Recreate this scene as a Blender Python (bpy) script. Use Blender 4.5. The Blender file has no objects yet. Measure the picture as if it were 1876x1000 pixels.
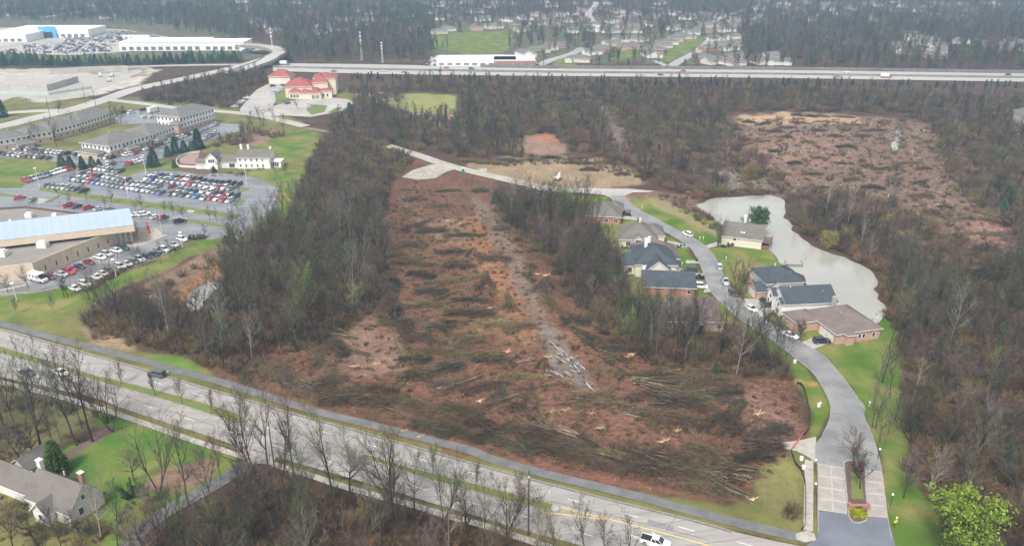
import bpy, math, random, colorsys
import numpy as np
from mathutils import Vector, Matrix
from mathutils.geometry import tessellate_polygon
R = math.radians
rnd = random.Random(7)
nr = np.random.RandomState(11)
S = bpy.context.scene

# ---------------------------------------------------------------- camera
CAM_H = 105.0
FPX = 1461.0                       # focal length in photograph pixels (photo 1876 x 1000)
PITCH = math.atan((500 + 130) / FPX)
cam = bpy.data.cameras.new('camera'); camo = bpy.data.objects.new('camera', cam)
S.collection.objects.link(camo); S.camera = camo
camo.location = (0, 0, CAM_H); camo.rotation_euler = (math.pi / 2 - PITCH, 0, 0)
cam.sensor_width = 36; cam.lens = 36 * FPX / 1876; cam.clip_start = 0.5; cam.clip_end = 20000

# ---------------------------------------------------------------- light
SUN_EL, SUN_AZ = 52, 205
w = bpy.data.worlds.new('World'); S.world = w; w.use_nodes = True
nt = w.node_tree; nt.nodes.clear()
sky = nt.nodes.new('ShaderNodeTexSky'); sky.sky_type = 'NISHITA'; sky.sun_disc = False
sky.sun_elevation = R(SUN_EL); sky.sun_rotation = R(SUN_AZ); sky.air_density = 1.0; sky.dust_density = 3.0
hsv = nt.nodes.new('ShaderNodeHueSaturation'); hsv.inputs['Saturation'].default_value = 0.16
bg = nt.nodes.new('ShaderNodeBackground'); bg.inputs[1].default_value = 0.12
wo = nt.nodes.new('ShaderNodeOutputWorld')
nt.links.new(sky.outputs[0], hsv.inputs['Color']); nt.links.new(hsv.outputs[0], bg.inputs[0]); nt.links.new(bg.outputs[0], wo.inputs[0])
sl = bpy.data.lights.new('sun', 'SUN'); sl.energy = 1.8; sl.angle = R(10); sl.color = (1.0, 0.96, 0.9)
so = bpy.data.objects.new('sun', sl); S.collection.objects.link(so)
so.rotation_euler = (R(90 - SUN_EL), 0, R(180 - SUN_AZ))
S.view_settings.view_transform = 'Standard'; S.view_settings.look = 'None'
S.view_settings.gamma = 1; S.view_settings.use_curve_mapping = False
S.view_settings.exposure = 1.0
S.render.engine = 'CYCLES'
S.cycles.max_bounces = 6; S.cycles.diffuse_bounces = 3; S.cycles.glossy_bounces = 2
S.cycles.transparent_max_bounces = 4; S.cycles.volume_bounces = 0

# ---------------------------------------------------------------- helpers
CP, SP = math.cos(PITCH), math.sin(PITCH)
def G(x, y, z=0.0):
    """ground point (world metres) seen at a point of the photograph"""
    dx = (x - 938) / FPX; dy = -(y - 500) / FPX
    Y = CP + dy * SP; Z = -SP + dy * CP
    t = (CAM_H - z) / (-Z)
    return Vector((dx * t, Y * t, z))
def Gs(pts, z=0.0): return [G(x, y, z) for x, y in pts]
def Ga(pts): return np.array([G(x, y)[:2] for x, y in pts])
def PX(P):
    P = np.atleast_2d(np.asarray(P, float)); X, Y = P[:, 0], P[:, 1]; Z = P[:, 2] if P.shape[1] > 2 else 0 * X
    dz = Z - CAM_H; dep = Y * CP - dz * SP; up = Y * SP + dz * CP
    return np.stack([938 + FPX * X / dep, 500 - FPX * up / dep], 1)
def tag(o, label=None, cat=None, group=None, kind=None):
    if label: o['label'] = label
    if cat: o['category'] = cat
    if group: o['group'] = group
    if kind: o['kind'] = kind
    return o
def link(o, parent=None):
    S.collection.objects.link(o)
    if parent is not None: o.parent = parent
    return o
def empty(name, loc=(0, 0, 0), rz=0.0):
    o = bpy.data.objects.new(name, None); o.empty_display_size = .5
    o.location = loc; o.rotation_euler = (0, 0, rz); return link(o)
class MB:
    def __init__(s): s.v = []; s.f = []; s.m = []
    def poly(s, pts, mat=None):
        n = len(s.v); s.v += [tuple(p) for p in pts]; s.f.append(tuple(range(n, n + len(pts)))); s.m.append(mat); return s
    def ngon(s, pts, mat=None):
        n = len(s.v); s.v += [tuple(p) for p in pts]
        for t in tessellate_polygon([[Vector((p[0], p[1], 0)) for p in pts]]):
            a, b, c = [Vector(pts[i]) for i in t]
            if (b - a).cross(c - a).z < 0: t = t[::-1]
            s.f.append(tuple(n + i for i in t)); s.m.append(mat)
        return s
    def box(s, x0, x1, y0, y1, z0, z1, mat=None, top=None):
        p = [(x0, y0), (x1, y0), (x1, y1), (x0, y1)]; return s.prism(p, z0, z1, mat, top)
    def prism(s, p, z0, z1, mat=None, top=None, flat=True):
        a = sum(p[i][0] * p[(i + 1) % len(p)][1] - p[(i + 1) % len(p)][0] * p[i][1] for i in range(len(p)))
        if a < 0: p = p[::-1]
        k = len(p)
        for i in range(k):
            a, b = p[i], p[(i + 1) % k]
            s.poly([(a[0], a[1], z0), (b[0], b[1], z0), (b[0], b[1], z1), (a[0], a[1], z1)], mat)
        tp = [(q[0], q[1], z1) for q in p]
        (s.poly if k == 4 else s.ngon)(tp, top or mat)
        if flat and k == 4: s.poly([(q[0], q[1], z0) for q in p[::-1]], mat)
        return s
    def cyl(s, p0, p1, r0, r1=None, n=8, mat=None, cap=True):
        p0 = Vector(p0); p1 = Vector(p1); r1 = r0 if r1 is None else r1
        d = (p1 - p0).normalized(); a = d.orthogonal().normalized(); b = d.cross(a); k = len(s.v)
        for p, r in ((p0, r0), (p1, r1)):
            for i in range(n):
                t = 2 * math.pi * i / n; s.v.append(tuple(p + a * (math.cos(t) * r) + b * (math.sin(t) * r)))
        for i in range(n):
            j = (i + 1) % n; s.f.append((k + i, k + j, k + n + j, k + n + i)); s.m.append(mat)
        if cap:
            s.f.append(tuple(range(k + n, k + 2 * n))); s.m.append(mat); s.f.append(tuple(range(k + n - 1, k - 1, -1))); s.m.append(mat)
        return s
    def ball(s, c, r, n=8, m=5, mat=None, sz=1.0):
        k = len(s.v)
        for j in range(m + 1):
            ph = math.pi * j / m
            for i in range(n):
                t = 2 * math.pi * i / n
                s.v.append((c[0] + r * math.sin(ph) * math.cos(t), c[1] + r * math.sin(ph) * math.sin(t), c[2] - r * sz * math.cos(ph)))
        for j in range(m):
            for i in range(n):
                s.f.append((k + j * n + i, k + j * n + (i + 1) % n, k + (j + 1) * n + (i + 1) % n, k + (j + 1) * n + i)); s.m.append(mat)
        return s
    def add(s, o, M=None):
        n = len(s.v); s.v += [tuple(M @ Vector(p)) for p in o.v] if M else o.v
        s.f += [tuple(i + n for i in f) for f in o.f]; s.m += o.m; return s
    def mesh(s, name, mat=None):
        me = bpy.data.meshes.new(name); me.from_pydata(s.v, [], s.f)
        ms = []
        for m in s.m:
            m = m or mat
            if m not in ms: ms.append(m)
        for m in ms: me.materials.append(m)
        me.polygons.foreach_set('material_index', [ms.index(m or mat) for m in s.m]); me.update(); return me
    def build(s, name, mat=None, parent=None, loc=None, rz=None):
        o = bpy.data.objects.new(name, s.mesh(name, mat))
        if loc is not None: o.location = loc
        if rz is not None: o.rotation_euler = (0, 0, rz)
        return link(o, parent)
def mesh_np(name, V, F, mats, mi=None):
    V = np.asarray(V, np.float32); F = np.asarray(F, np.int32)
    me = bpy.data.meshes.new(name); me.vertices.add(len(V)); me.vertices.foreach_set('co', V.ravel())
    k = F.shape[1]; me.loops.add(F.size); me.loops.foreach_set('vertex_index', F.ravel())
    me.polygons.add(len(F)); me.polygons.foreach_set('loop_start', np.arange(0, F.size, k, dtype=np.int32))
    for m in mats: me.materials.append(m)
    if mi is not None: me.polygons.foreach_set('material_index', np.asarray(mi, np.int32))
    me.update(); return me

# noise on arrays
def vn(x, y, sc, seed=0):
    t = np.random.RandomState(seed + 100).rand(64, 64); x = np.asarray(x) / sc + 1000.3; y = np.asarray(y) / sc + 1000.7
    i = np.floor(x).astype(int); j = np.floor(y).astype(int); u = x - i; v = y - j; u = u * u * (3 - 2 * u); v = v * v * (3 - 2 * v)
    a = t[i % 64, j % 64]; b = t[(i + 1) % 64, j % 64]; c = t[i % 64, (j + 1) % 64]; d = t[(i + 1) % 64, (j + 1) % 64]
    return (a * (1 - u) + b * u) * (1 - v) + (c * (1 - u) + d * u) * v
def fbm(x, y, sc, seed=0, o=4):
    r = 0; a = .5; n = 0
    for k in range(o): r = r + a * vn(x, y, sc / 2 ** k, seed + k * 7); n += a; a *= .55
    return r / n
def inside(P, poly):
    x, y = P[:, 0], P[:, 1]; r = np.zeros(len(P), bool); n = len(poly)
    for i in range(n):
        x0, y0 = poly[i]; x1, y1 = poly[(i + 1) % n]
        if y0 == y1: continue
        r ^= ((y0 > y) != (y1 > y)) & (x < (x1 - x0) * (y - y0) / (y1 - y0) + x0)
    return r
def sdist(P, poly):
    """signed distance, positive inside"""
    d = np.full(len(P), 1e9); n = len(poly)
    for i in range(n):
        a = poly[i]; b = poly[(i + 1) % n]; e = b - a; q = P - a
        t = np.clip((q @ e) / max(e @ e, 1e-9), 0, 1); dd = q - t[:, None] * e
        d = np.minimum(d, (dd * dd).sum(1))
    d = np.sqrt(d); return np.where(inside(P, poly), d, -d)

# ---------------------------------------------------------------- materials
def nodes(name):
    m = bpy.data.materials.new(name); m.use_nodes = True; t = m.node_tree
    return m, t, t.nodes['Principled BSDF']
def mixc(t, fac, a, b, bt='MIX'):
    n = t.nodes.new('ShaderNodeMix'); n.data_type = 'RGBA'; n.blend_type = bt
    for s_, v in ((n.inputs[0], fac), (n.inputs[6], a), (n.inputs[7], b)):
        if hasattr(v, 'default_value') or hasattr(v, 'links'): t.links.new(v, s_)
        elif isinstance(v, (int, float)): s_.default_value = v
        else: s_.default_value = (*v, 1)
    return n.outputs[2]
def mth(t, op, a, b=0.0, c=None, clamp=False):
    n = t.nodes.new('ShaderNodeMath'); n.operation = op; n.use_clamp = clamp
    for s_, v in zip(n.inputs, (a, b, c)):
        if v is None: continue
        if isinstance(v, (int, float)): s_.default_value = v
        else: t.links.new(v, s_)
    return n.outputs[0]
def noise(t, sc, det=3, vec=None, rough=.55, dist=0.0):
    n = t.nodes.new('ShaderNodeTexNoise'); n.inputs['Scale'].default_value = sc; n.inputs['Detail'].default_value = det
    n.inputs['Roughness'].default_value = rough; n.inputs['Distortion'].default_value = dist
    if vec is not None: t.links.new(vec, n.inputs['Vector'])
    return n.outputs[0]
def rng(t, v, a, b, c=0.0, d=1.0):
    n = t.nodes.new('ShaderNodeMapRange'); t.links.new(v, n.inputs[0])
    for i, q in enumerate((a, b, c, d)): n.inputs[i + 1].default_value = q
    return n.outputs[0]
def pos(t, scale=None, rot=0.0):
    g = t.nodes.new('ShaderNodeNewGeometry').outputs['Position']
    if scale is None: return g
    m = t.nodes.new('ShaderNodeMapping'); m.inputs['Scale'].default_value = scale; m.inputs['Rotation'].default_value = (0, 0, rot)
    t.links.new(g, m.inputs[0]); return m.outputs[0]
def bump(t, h, st, dist, b):
    n = t.nodes.new('ShaderNodeBump'); n.inputs['Strength'].default_value = st; n.inputs['Distance'].default_value = dist
    t.links.new(h, n.inputs['Height']); t.links.new(n.outputs[0], b.inputs['Normal'])
def surf(name, col, col2=None, rough=.85, sc=.6, fine=6.0, amt=.35, bmp=0.0, spec=.3, metal=0.0, stretch=None, rot=0.0, rough2=None):
    """weathered surface: two tones by broad noise, fine grain on top"""
    m, t, b = nodes(name)
    col2 = col2 or tuple(c * .75 for c in col)
    p = pos(t, stretch or (1, 1, 1), rot)
    n1 = noise(t, sc, 4, p); n2 = noise(t, fine, 3, p)
    c = mixc(t, rng(t, n1, .35, .65), col, col2)
    g = rng(t, n2, .25, .75, 1 - amt, 1 + amt)
    cc = t.nodes.new('ShaderNodeVectorMath'); cc.operation = 'SCALE'; t.links.new(c, cc.inputs[0]); t.links.new(g, cc.inputs[3])
    t.links.new(cc.outputs[0], b.inputs['Base Color'])
    b.inputs['Roughness'].default_value = rough; b.inputs['Specular IOR Level'].default_value = spec; b.inputs['Metallic'].default_value = metal
    if rough2 is not None: t.links.new(rng(t, n1, .4, .6, rough, rough2), b.inputs['Roughness'])
    if bmp: bump(t, n2, .6, bmp, b)
    return m
def ramp(t, fac, stops):
    n = t.nodes.new('ShaderNodeValToRGB'); n.color_ramp.interpolation = 'LINEAR'; e = n.color_ramp.elements
    if len(stops) == 1: stops = [(0, stops[0][1]), (1, stops[0][1])]
    while len(e) < len(stops): e.new(.5)
    for i, (p, c) in enumerate(stops): e[i].position = p; e[i].color = (*c, 1)
    t.links.new(fac, n.inputs[0]); return n.outputs[0]
def twigmat(name, cols, rough=.9, hv=.35):
    """bark/twig/leaf colour that differs from plant to plant"""
    m, t, b = nodes(name); oi = t.nodes.new('ShaderNodeObjectInfo')
    c0 = ramp(t, oi.outputs['Random'], [(i / max(1, len(cols) - 1), q) for i, q in enumerate(cols)])
    lum = rng(t, mth(t, 'FRACT', mth(t, 'MULTIPLY', oi.outputs['Random'], 7.31)), 0, 1, .5, 1.4 if len(cols) > 2 else 1.1)
    cv = t.nodes.new('ShaderNodeVectorMath'); cv.operation = 'SCALE'; t.links.new(c0, cv.inputs[0]); t.links.new(lum, cv.inputs[3]); c = cv.outputs[0]
    p = t.nodes.new('ShaderNodeTexCoord').outputs['Object']; n = noise(t, .9, 3, p)
    cc = t.nodes.new('ShaderNodeVectorMath'); cc.operation = 'SCALE'; t.links.new(c, cc.inputs[0])
    t.links.new(rng(t, n, .3, .7, 1 - hv, 1 + hv), cc.inputs[3]); t.links.new(cc.outputs[0], b.inputs['Base Color'])
    b.inputs['Roughness'].default_value = rough; b.inputs['Specular IOR Level'].default_value = .15
    return m
def plain(name, col, rough=.5, metal=0.0, spec=.5, objcol=False, coat=0.0):
    m, t, b = nodes(name); b.inputs['Base Color'].default_value = (*col, 1)
    b.inputs['Roughness'].default_value = rough; b.inputs['Metallic'].default_value = metal; b.inputs['Specular IOR Level'].default_value = spec
    n = noise(t, 1.2, 4, pos(t))
    if objcol:
        oi = t.nodes.new('ShaderNodeObjectInfo'); src = oi.outputs['Color']
    else:
        rgb = t.nodes.new('ShaderNodeRGB'); rgb.outputs[0].default_value = (*col, 1); src = rgb.outputs[0]
    cc = t.nodes.new('ShaderNodeVectorMath'); cc.operation = 'SCALE'; t.links.new(src, cc.inputs[0])
    t.links.new(rng(t, n, .3, .7, .86, 1.1), cc.inputs[3]); t.links.new(cc.outputs[0], b.inputs['Base Color'])
    b.inputs['Coat Weight'].default_value = coat
    return m
# ---------------------------------------------------------------- ground
# land covers: colour, debris(0-1), grass(0-1)
WOOD = ((.085, .052, .034), .45, 0.); CLEAR = ((.19, .088, .052), 1., 0.); ORANGE = ((.36, .17, .085), .6, 0.)
GRASS = ((.10, .17, .027), 0., 1.); OLIVE = ((.145, .145, .05), .1, .8); STRAW = ((.33, .24, .15), .5, .1)
GRAVEL = ((.40, .37, .33), .25, 0.); MUD = ((.22, .15, .115), .5, 0.); LEAF = ((.20, .095, .06), .6, 0.); MULCH = ((.15, .10, .08), .5, 0.)
SUBURB = ((.115, .115, .075), .3, .4); PALE = ((.50, .45, .39), .3, 0.); BARE = ((.30, .235, .18), .4, 0.)
PUDDLE = ((.46, .44, .40), .1, 0.); DARKW = ((.075, .055, .045), .3, 0.)
PAINT = [  # polygon in photo pixels, cover, feather m, ragged m
 ([(-700, 30), (2600, 30), (2600, 125), (560, 112), (300, 108), (-700, 100)], SUBURB, 20, 10),
 # far wooded patches stay WOOD, lawns on top
 ([(480, 40), (800, 30), (790, 110), (520, 112), (440, 60)], WOOD, 10, 10),
 ([(1360, 45), (2600, 30), (2600, 128), (1370, 124)], WOOD, 10, 10),
 ([(790, 66), (850, 58), (935, 58), (940, 75), (925, 96), (850, 100), (795, 84)], GRASS, 4, 3),
 ([(1125, 92), (1170, 85), (1180, 95), (1150, 108), (1120, 108)], GRASS, 4, 3),
 ([(1245, 70), (1300, 68), (1270, 90), (1225, 112), (1200, 115)], GRASS, 5, 5),
 ([(1020, 103), (1050, 96), (1065, 104), (1050, 122), (1015, 120)], GRASS, 3, 3),
 # left, dealership and construction
 ([(-400, 200), (200, 180), (440, 215), (540, 215), (590, 250), (560, 330), (510, 400), (440, 440), (300, 480), (0, 560), (-400, 620)], OLIVE, 5, 4),
 ([(-700, 100), (40, 98), (160, 102), (230, 112), (180, 122), (-700, 122)], OLIVE, 4, 4),
 ([(-700, 112), (300, 118), (300, 126), (0, 131), (-700, 135)], WOOD, 4, 4),
 ([(-700, 130), (120, 126), (260, 122), (290, 128), (250, 155), (180, 175), (60, 190), (-700, 200)], PALE, 4, 5),
 ([(150, 128), (262, 122), (270, 138), (200, 148)], BARE, 4, 5),
 ([(-300, 190), (60, 186), (110, 196), (90, 200), (-300, 210)], OLIVE, 3, 3),
 ([(-300, 225), (60, 204), (65, 208), (-300, 240)], GRASS, 2, 1),
 ([(120, 212), (215, 183), (235, 186), (110, 236)], OLIVE, 2, 1),
 ([(205, 178), (240, 178), (450, 200), (540, 200), (490, 235), (400, 215), (230, 190)], OLIVE, 3, 4),
 ([(505, 158), (640, 160), (720, 168), (730, 182), (700, 190), (560, 195), (500, 190)], OLIVE, 2, 2),
 ([(735, 171), (756, 171), (836, 175), (832, 211), (750, 207), (735, 190)], ((.28, .29, .10), 0., .9), 1.5, .5),
 ([(690, 172), (740, 172), (752, 207), (700, 200)], ((.21, .22, .09), .2, .7), 3, 2),
 ([(640, 215), (800, 205), (880, 215), (860, 245), (760, 245), (690, 235)], STRAW, 8, 8),
 # around offices
 ([(-200, 300), (0, 291), (65, 293), (120, 303), (118, 312), (80, 322), (48, 334), (40, 345), (-200, 345)], GRASS, 1.5, .6),
 ([(60, 262), (120, 270), (120, 285), (60, 276)], OLIVE, 1, .5),
 ([(120, 285), (230, 296), (265, 305), (325, 290), (360, 275), (350, 310), (330, 320), (270, 318), (240, 325), (225, 322), (200, 318), (120, 308)], ((.13, .16, .05), .1, .9), 1.5, 1),
 ([(310, 290), (330, 280), (350, 270), (385, 285), (380, 306), (345, 306), (322, 300)], MULCH, 1.5, 1),
 ([(470, 262), (530, 243), (580, 240), (600, 255), (580, 290), (520, 292), (500, 280)], GRASS, 2.5, 2),
 ([(425, 262), (470, 240), (510, 235), (520, 243), (470, 268)], ((.27, .17, .13), .3, 0.), 2, 1),
 ([(450, 318), (520, 310), (580, 300), (590, 345), (540, 400), (510, 395), (500, 345), (480, 330), (455, 326)], GRASS, 2, 2),
 ([(325, 303), (440, 318), (450, 326), (380, 322), (330, 314)], MULCH, 1, 1),
 # lawns round the blue roofed building
 ([(-300, 560), (0, 541), (80, 533), (180, 512), (235, 494), (300, 468), (372, 438), (412, 438), (440, 452), (395, 456), (350, 470), (300, 500), (235, 520), (185, 545), (148, 580), (150, 605), (250, 640), (345, 660), (420, 700), (520, 735), (640, 765), (760, 797), (900, 840), (1060, 880), (1200, 903), (1330, 925), (1380, 905), (1410, 860), (1440, 822), (1480, 812), (1500, 850), (1500, 1000), (1300, 965), (900, 866), (500, 752), (0, 612), (-300, 560)], OLIVE, 1.6, 1.2),
 ([(-300, 560), (0, 545), (190, 515), (300, 474), (380, 442), (412, 442), (330, 475), (240, 515), (180, 545), (120, 575), (60, 590), (-300, 600)], GRASS, 3, 3),
 ([(262, 648), (330, 652), (368, 676), (340, 686), (280, 668)], ((.085, .18, .025), 0., .4), 2, 1),
 ([(150, 600), (240, 626), (250, 645), (170, 632)], STRAW, 2, 1.5),
 ([(0, 518), (50, 508), (120, 520), (90, 530), (0, 538)], GRASS, 1, .4),
 ([(60, 485), (210, 446), (240, 450), (205, 462), (90, 505)], ((.15, .16, .06), .2, .8), 1, .5),
 # orange bank by the small pond
 ([(290, 508), (345, 478), (400, 452), (440, 455), (425, 490), (400, 500), (360, 515), (300, 560), (230, 560)], ((.26, .165, .12), .7, .1), 3, 3),
 ([(345, 512), (372, 492), (400, 478), (408, 500), (385, 522), (362, 532), (335, 548), (330, 530)], ORANGE, 3, 2.5),
 # clearings
 ([(600, 300), (720, 275), (800, 305), (900, 325), (915, 385), (965, 430), (1000, 480), (1060, 560), (1110, 620), (1200, 665), (1330, 692), (1440, 690), (1478, 740), (1480, 800), (1445, 822), (1415, 870), (1372, 912), (1280, 900), (1100, 872), (900, 828), (700, 775), (560, 737), (430, 700), (400, 670), (470, 650), (570, 610), (620, 560), (680, 560), (690, 450), (670, 400), (600, 350)], CLEAR, 4, 4),
 ([(560, 735), (700, 776), (900, 829), (1080, 866), (1290, 902), (1390, 910), (1370, 918), (1290, 916), (1050, 884), (860, 836), (700, 793), (550, 752), (440, 715), (430, 700)], LEAF, 1.2, 1.2),
 ([(830, 390), (890, 400), (930, 450), (960, 520), (1000, 580), (1060, 640), (1040, 650), (970, 600), (900, 540), (860, 480), (800, 430)], ((.33, .155, .075), .8, 0.), 8, 7),
 ([(900, 560), (990, 575), (1040, 620), (960, 640), (890, 600)], ((.29, .15, .085), .8, 0.), 7, 6),
 ([(640, 590), (700, 580), (730, 640), (740, 680), (660, 680), (590, 650)], ((.26, .155, .115), .6, 0.), 4, 4),
 ([(760, 400), (850, 400), (870, 440), (780, 450)], ((.26, .155, .10), .7, 0.), 5, 5),
 ([(880, 360), (925, 400), (950, 460), (990, 540), (1010, 590), (1050, 660), (1110, 730), (1095, 740), (1030, 670), (985, 600), (950, 540), (915, 470), (880, 400), (850, 350)], MUD, 2.5, 2),
 ([(1000, 590), (1030, 620), (1070, 690), (1110, 740), (1080, 735), (1010, 660), (985, 610)], ((.23, .19, .16), .5, 0.), 3, 2.5),
 ([(1300, 690), (1400, 700), (1470, 740), (1475, 790), (1420, 800), (1330, 760)], ((.25, .13, .098), .9, 0.), 5, 5),
 ([(850, 740), (1000, 700), (1200, 740), (1300, 800), (1200, 830), (1000, 800)], ((.22, .105, .068), 1., 0.), 5, 5),
 ([(1380, 860), (1440, 840), (1475, 880), (1470, 960), (1400, 940), (1370, 915)], ((.20, .19, .07), .3, .6), 3, 3),
 ([(860, 300), (960, 283), (1090, 290), (1165, 312), (1185, 338), (1120, 345), (1030, 343), (930, 330), (880, 318)], STRAW, 3, 4),
 ([(940, 268), (960, 248), (1000, 243), (1030, 255), (1040, 280), (990, 290), (950, 285)], ((.27, .18, .13), .5, 0.), 3, 3),
 ([(968, 262), (975, 250), (1000, 245), (1020, 254), (1024, 268), (1000, 272)], ((.40, .17, .10), .4, 0.), 2, 2),
 ([(1095, 200), (1110, 195), (1150, 260), (1210, 300), (1190, 320), (1130, 280)], ((.22, .18, .15), 1., 0.), 4, 5),
 ([(1330, 218), (1400, 207), (1520, 207), (1660, 218), (1740, 245), (1795, 265), (1800, 300), (1785, 345), (1830, 395), (1850, 430), (1850, 470), (1790, 490), (1700, 470), (1640, 420), (1560, 385), (1440, 352), (1370, 345), (1330, 330), (1310, 290), (1320, 250)], ((.25, .16, .115), 1., 0.), 8, 9),
 ([(1360, 212), (1440, 206), (1560, 212), (1600, 225), (1500, 228), (1400, 235), (1350, 225)], ((.42, .28, .18), .3, 0.), 7, 6),
 ([(1390, 240), (1560, 240), (1560, 300), (1450, 310), (1380, 280)], ((.30, .19, .135), .8, 0.), 8, 8),
 ([(1640, 218), (1655, 220), (1655, 260), (1640, 290), (1632, 280), (1640, 250)], DARKW, 2, 1),
 ([(1622, 420), (1632, 350), (1640, 300), (1652, 300), (1650, 360), (1642, 420)], DARKW, 3, 2),
 ([(1755, 420), (1830, 400), (1850, 450), (1780, 465)], ((.33, .17, .14), .8, 0.), 4, 4),
 ([(1310, 318), (1350, 310), (1420, 330), (1400, 345), (1330, 345)], ((.22, .20, .15), 1., .2), 4, 3),
 # right hand neighbourhood
 ([(1140, 356), (1200, 350), (1280, 362), (1275, 385), (1215, 380), (1160, 366)], ((.21, .13, .10), .7, 0.), 2, 2),
 ([(1138, 358), (1175, 363), (1165, 378), (1150, 370)], ((.33, .19, .12), .3, 0.), 1.5, 1),
 ([(1275, 372), (1300, 378), (1290, 388), (1268, 384)], ((.40, .18, .12), .3, 0.), 1.5, 1),
 ([(1155, 364), (1200, 362), (1260, 385), (1310, 405), (1325, 430), (1330, 445), (1290, 450), (1230, 415), (1190, 395), (1160, 378)], GRASS, 1.5, 1),
 ([(1180, 360), (1230, 372), (1290, 408), (1320, 425), (1315, 435), (1270, 412), (1200, 380)], ((.27, .23, .12), .2, .5), 1.2, 1),
 ([(1050, 358), (1110, 360), (1128, 380), (1110, 384), (1070, 372), (1040, 365)], GRASS, 1.5, 1),
 ([(1100, 400), (1165, 405), (1200, 425), (1240, 440), (1262, 455), (1280, 490), (1300, 545), (1330, 560), (1350, 590), (1300, 580), (1240, 560), (1180, 560), (1110, 540), (1095, 470)], GRASS, 2, 2),
 ([(1290, 455), (1330, 448), (1408, 455), (1440, 486), (1456, 496), (1440, 510), (1410, 545), (1400, 580), (1424, 578), (1600, 575), (1628, 572), (1640, 600), (1650, 650), (1652, 700), (1655, 760), (1660, 820), (1680, 880), (1720, 960), (1760, 1040), (1630, 1040), (1610, 840), (1585, 760), (1560, 710), (1500, 640), (1400, 580), (1340, 520), (1312, 480)], GRASS, 2, 1.5),
 ([(1350, 470), (1395, 480), (1410, 520), (1370, 545), (1345, 520), (1335, 490)], ((.24, .19, .10), .3, .4), 3, 3),
 ([(1360, 590), (1410, 618), (1470, 668), (1510, 710), (1522, 750), (1505, 798), (1480, 808), (1485, 760), (1460, 700), (1440, 670), (1400, 640), (1360, 620)], GRASS, 1.5, 1),
 ([(1455, 694), (1498, 700), (1502, 708), (1460, 704)], ((.36, .22, .09), .2, .2), .8, .6),
 # lower left lawn and drive
 ([(-60, 890), (60, 880), (130, 880), (200, 915), (205, 960), (240, 1010), (200, 1060), (-100, 1060)], OLIVE, 3, 3),
 ([(170, 742), (300, 790), (430, 838), (440, 850), (380, 890), (330, 925), (270, 960), (235, 1000), (190, 1020), (195, 960), (190, 930), (150, 885), (85, 862), (40, 880), (0, 882), (60, 850), (120, 815), (175, 790)], ((.085, .175, .025), 0., .7), 2, 1.5),
 ([(300, 858), (330, 850), (380, 840), (400, 855), (380, 880), (320, 905), (260, 905), (250, 890)], ((.26, .17, .12), .5, 0.), 1.5, 1.2),
 ([(115, 835), (140, 815), (180, 782), (208, 778), (212, 790), (170, 815), (120, 845)], ((.19, .125, .11), .5, 0.), 1.2, .8),
 ([(15, 868), (70, 838), (90, 848), (40, 878)], ((.19, .125, .11), .5, 0.), 1.2, .8),
 ([(170, 732), (240, 752), (350, 788), (450, 823), (600, 866), (870, 946), (1070, 1000), (1060, 1010), (920, 975), (870, 960), (620, 892), (500, 855), (440, 836), (350, 806), (170, 748)], OLIVE, 1, .8),
 ([(-200, 680), (0, 692), (165, 740), (180, 780), (100, 830), (0, 870), (-200, 900)], ((.12, .115, .05), .4, .5), 3, 3),
 ([(560, 960), (640, 935), (720, 950), (800, 990), (800, 1100), (560, 1100)], ((.27, .125, .09), .7, 0.), 4, 4),
]
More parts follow.
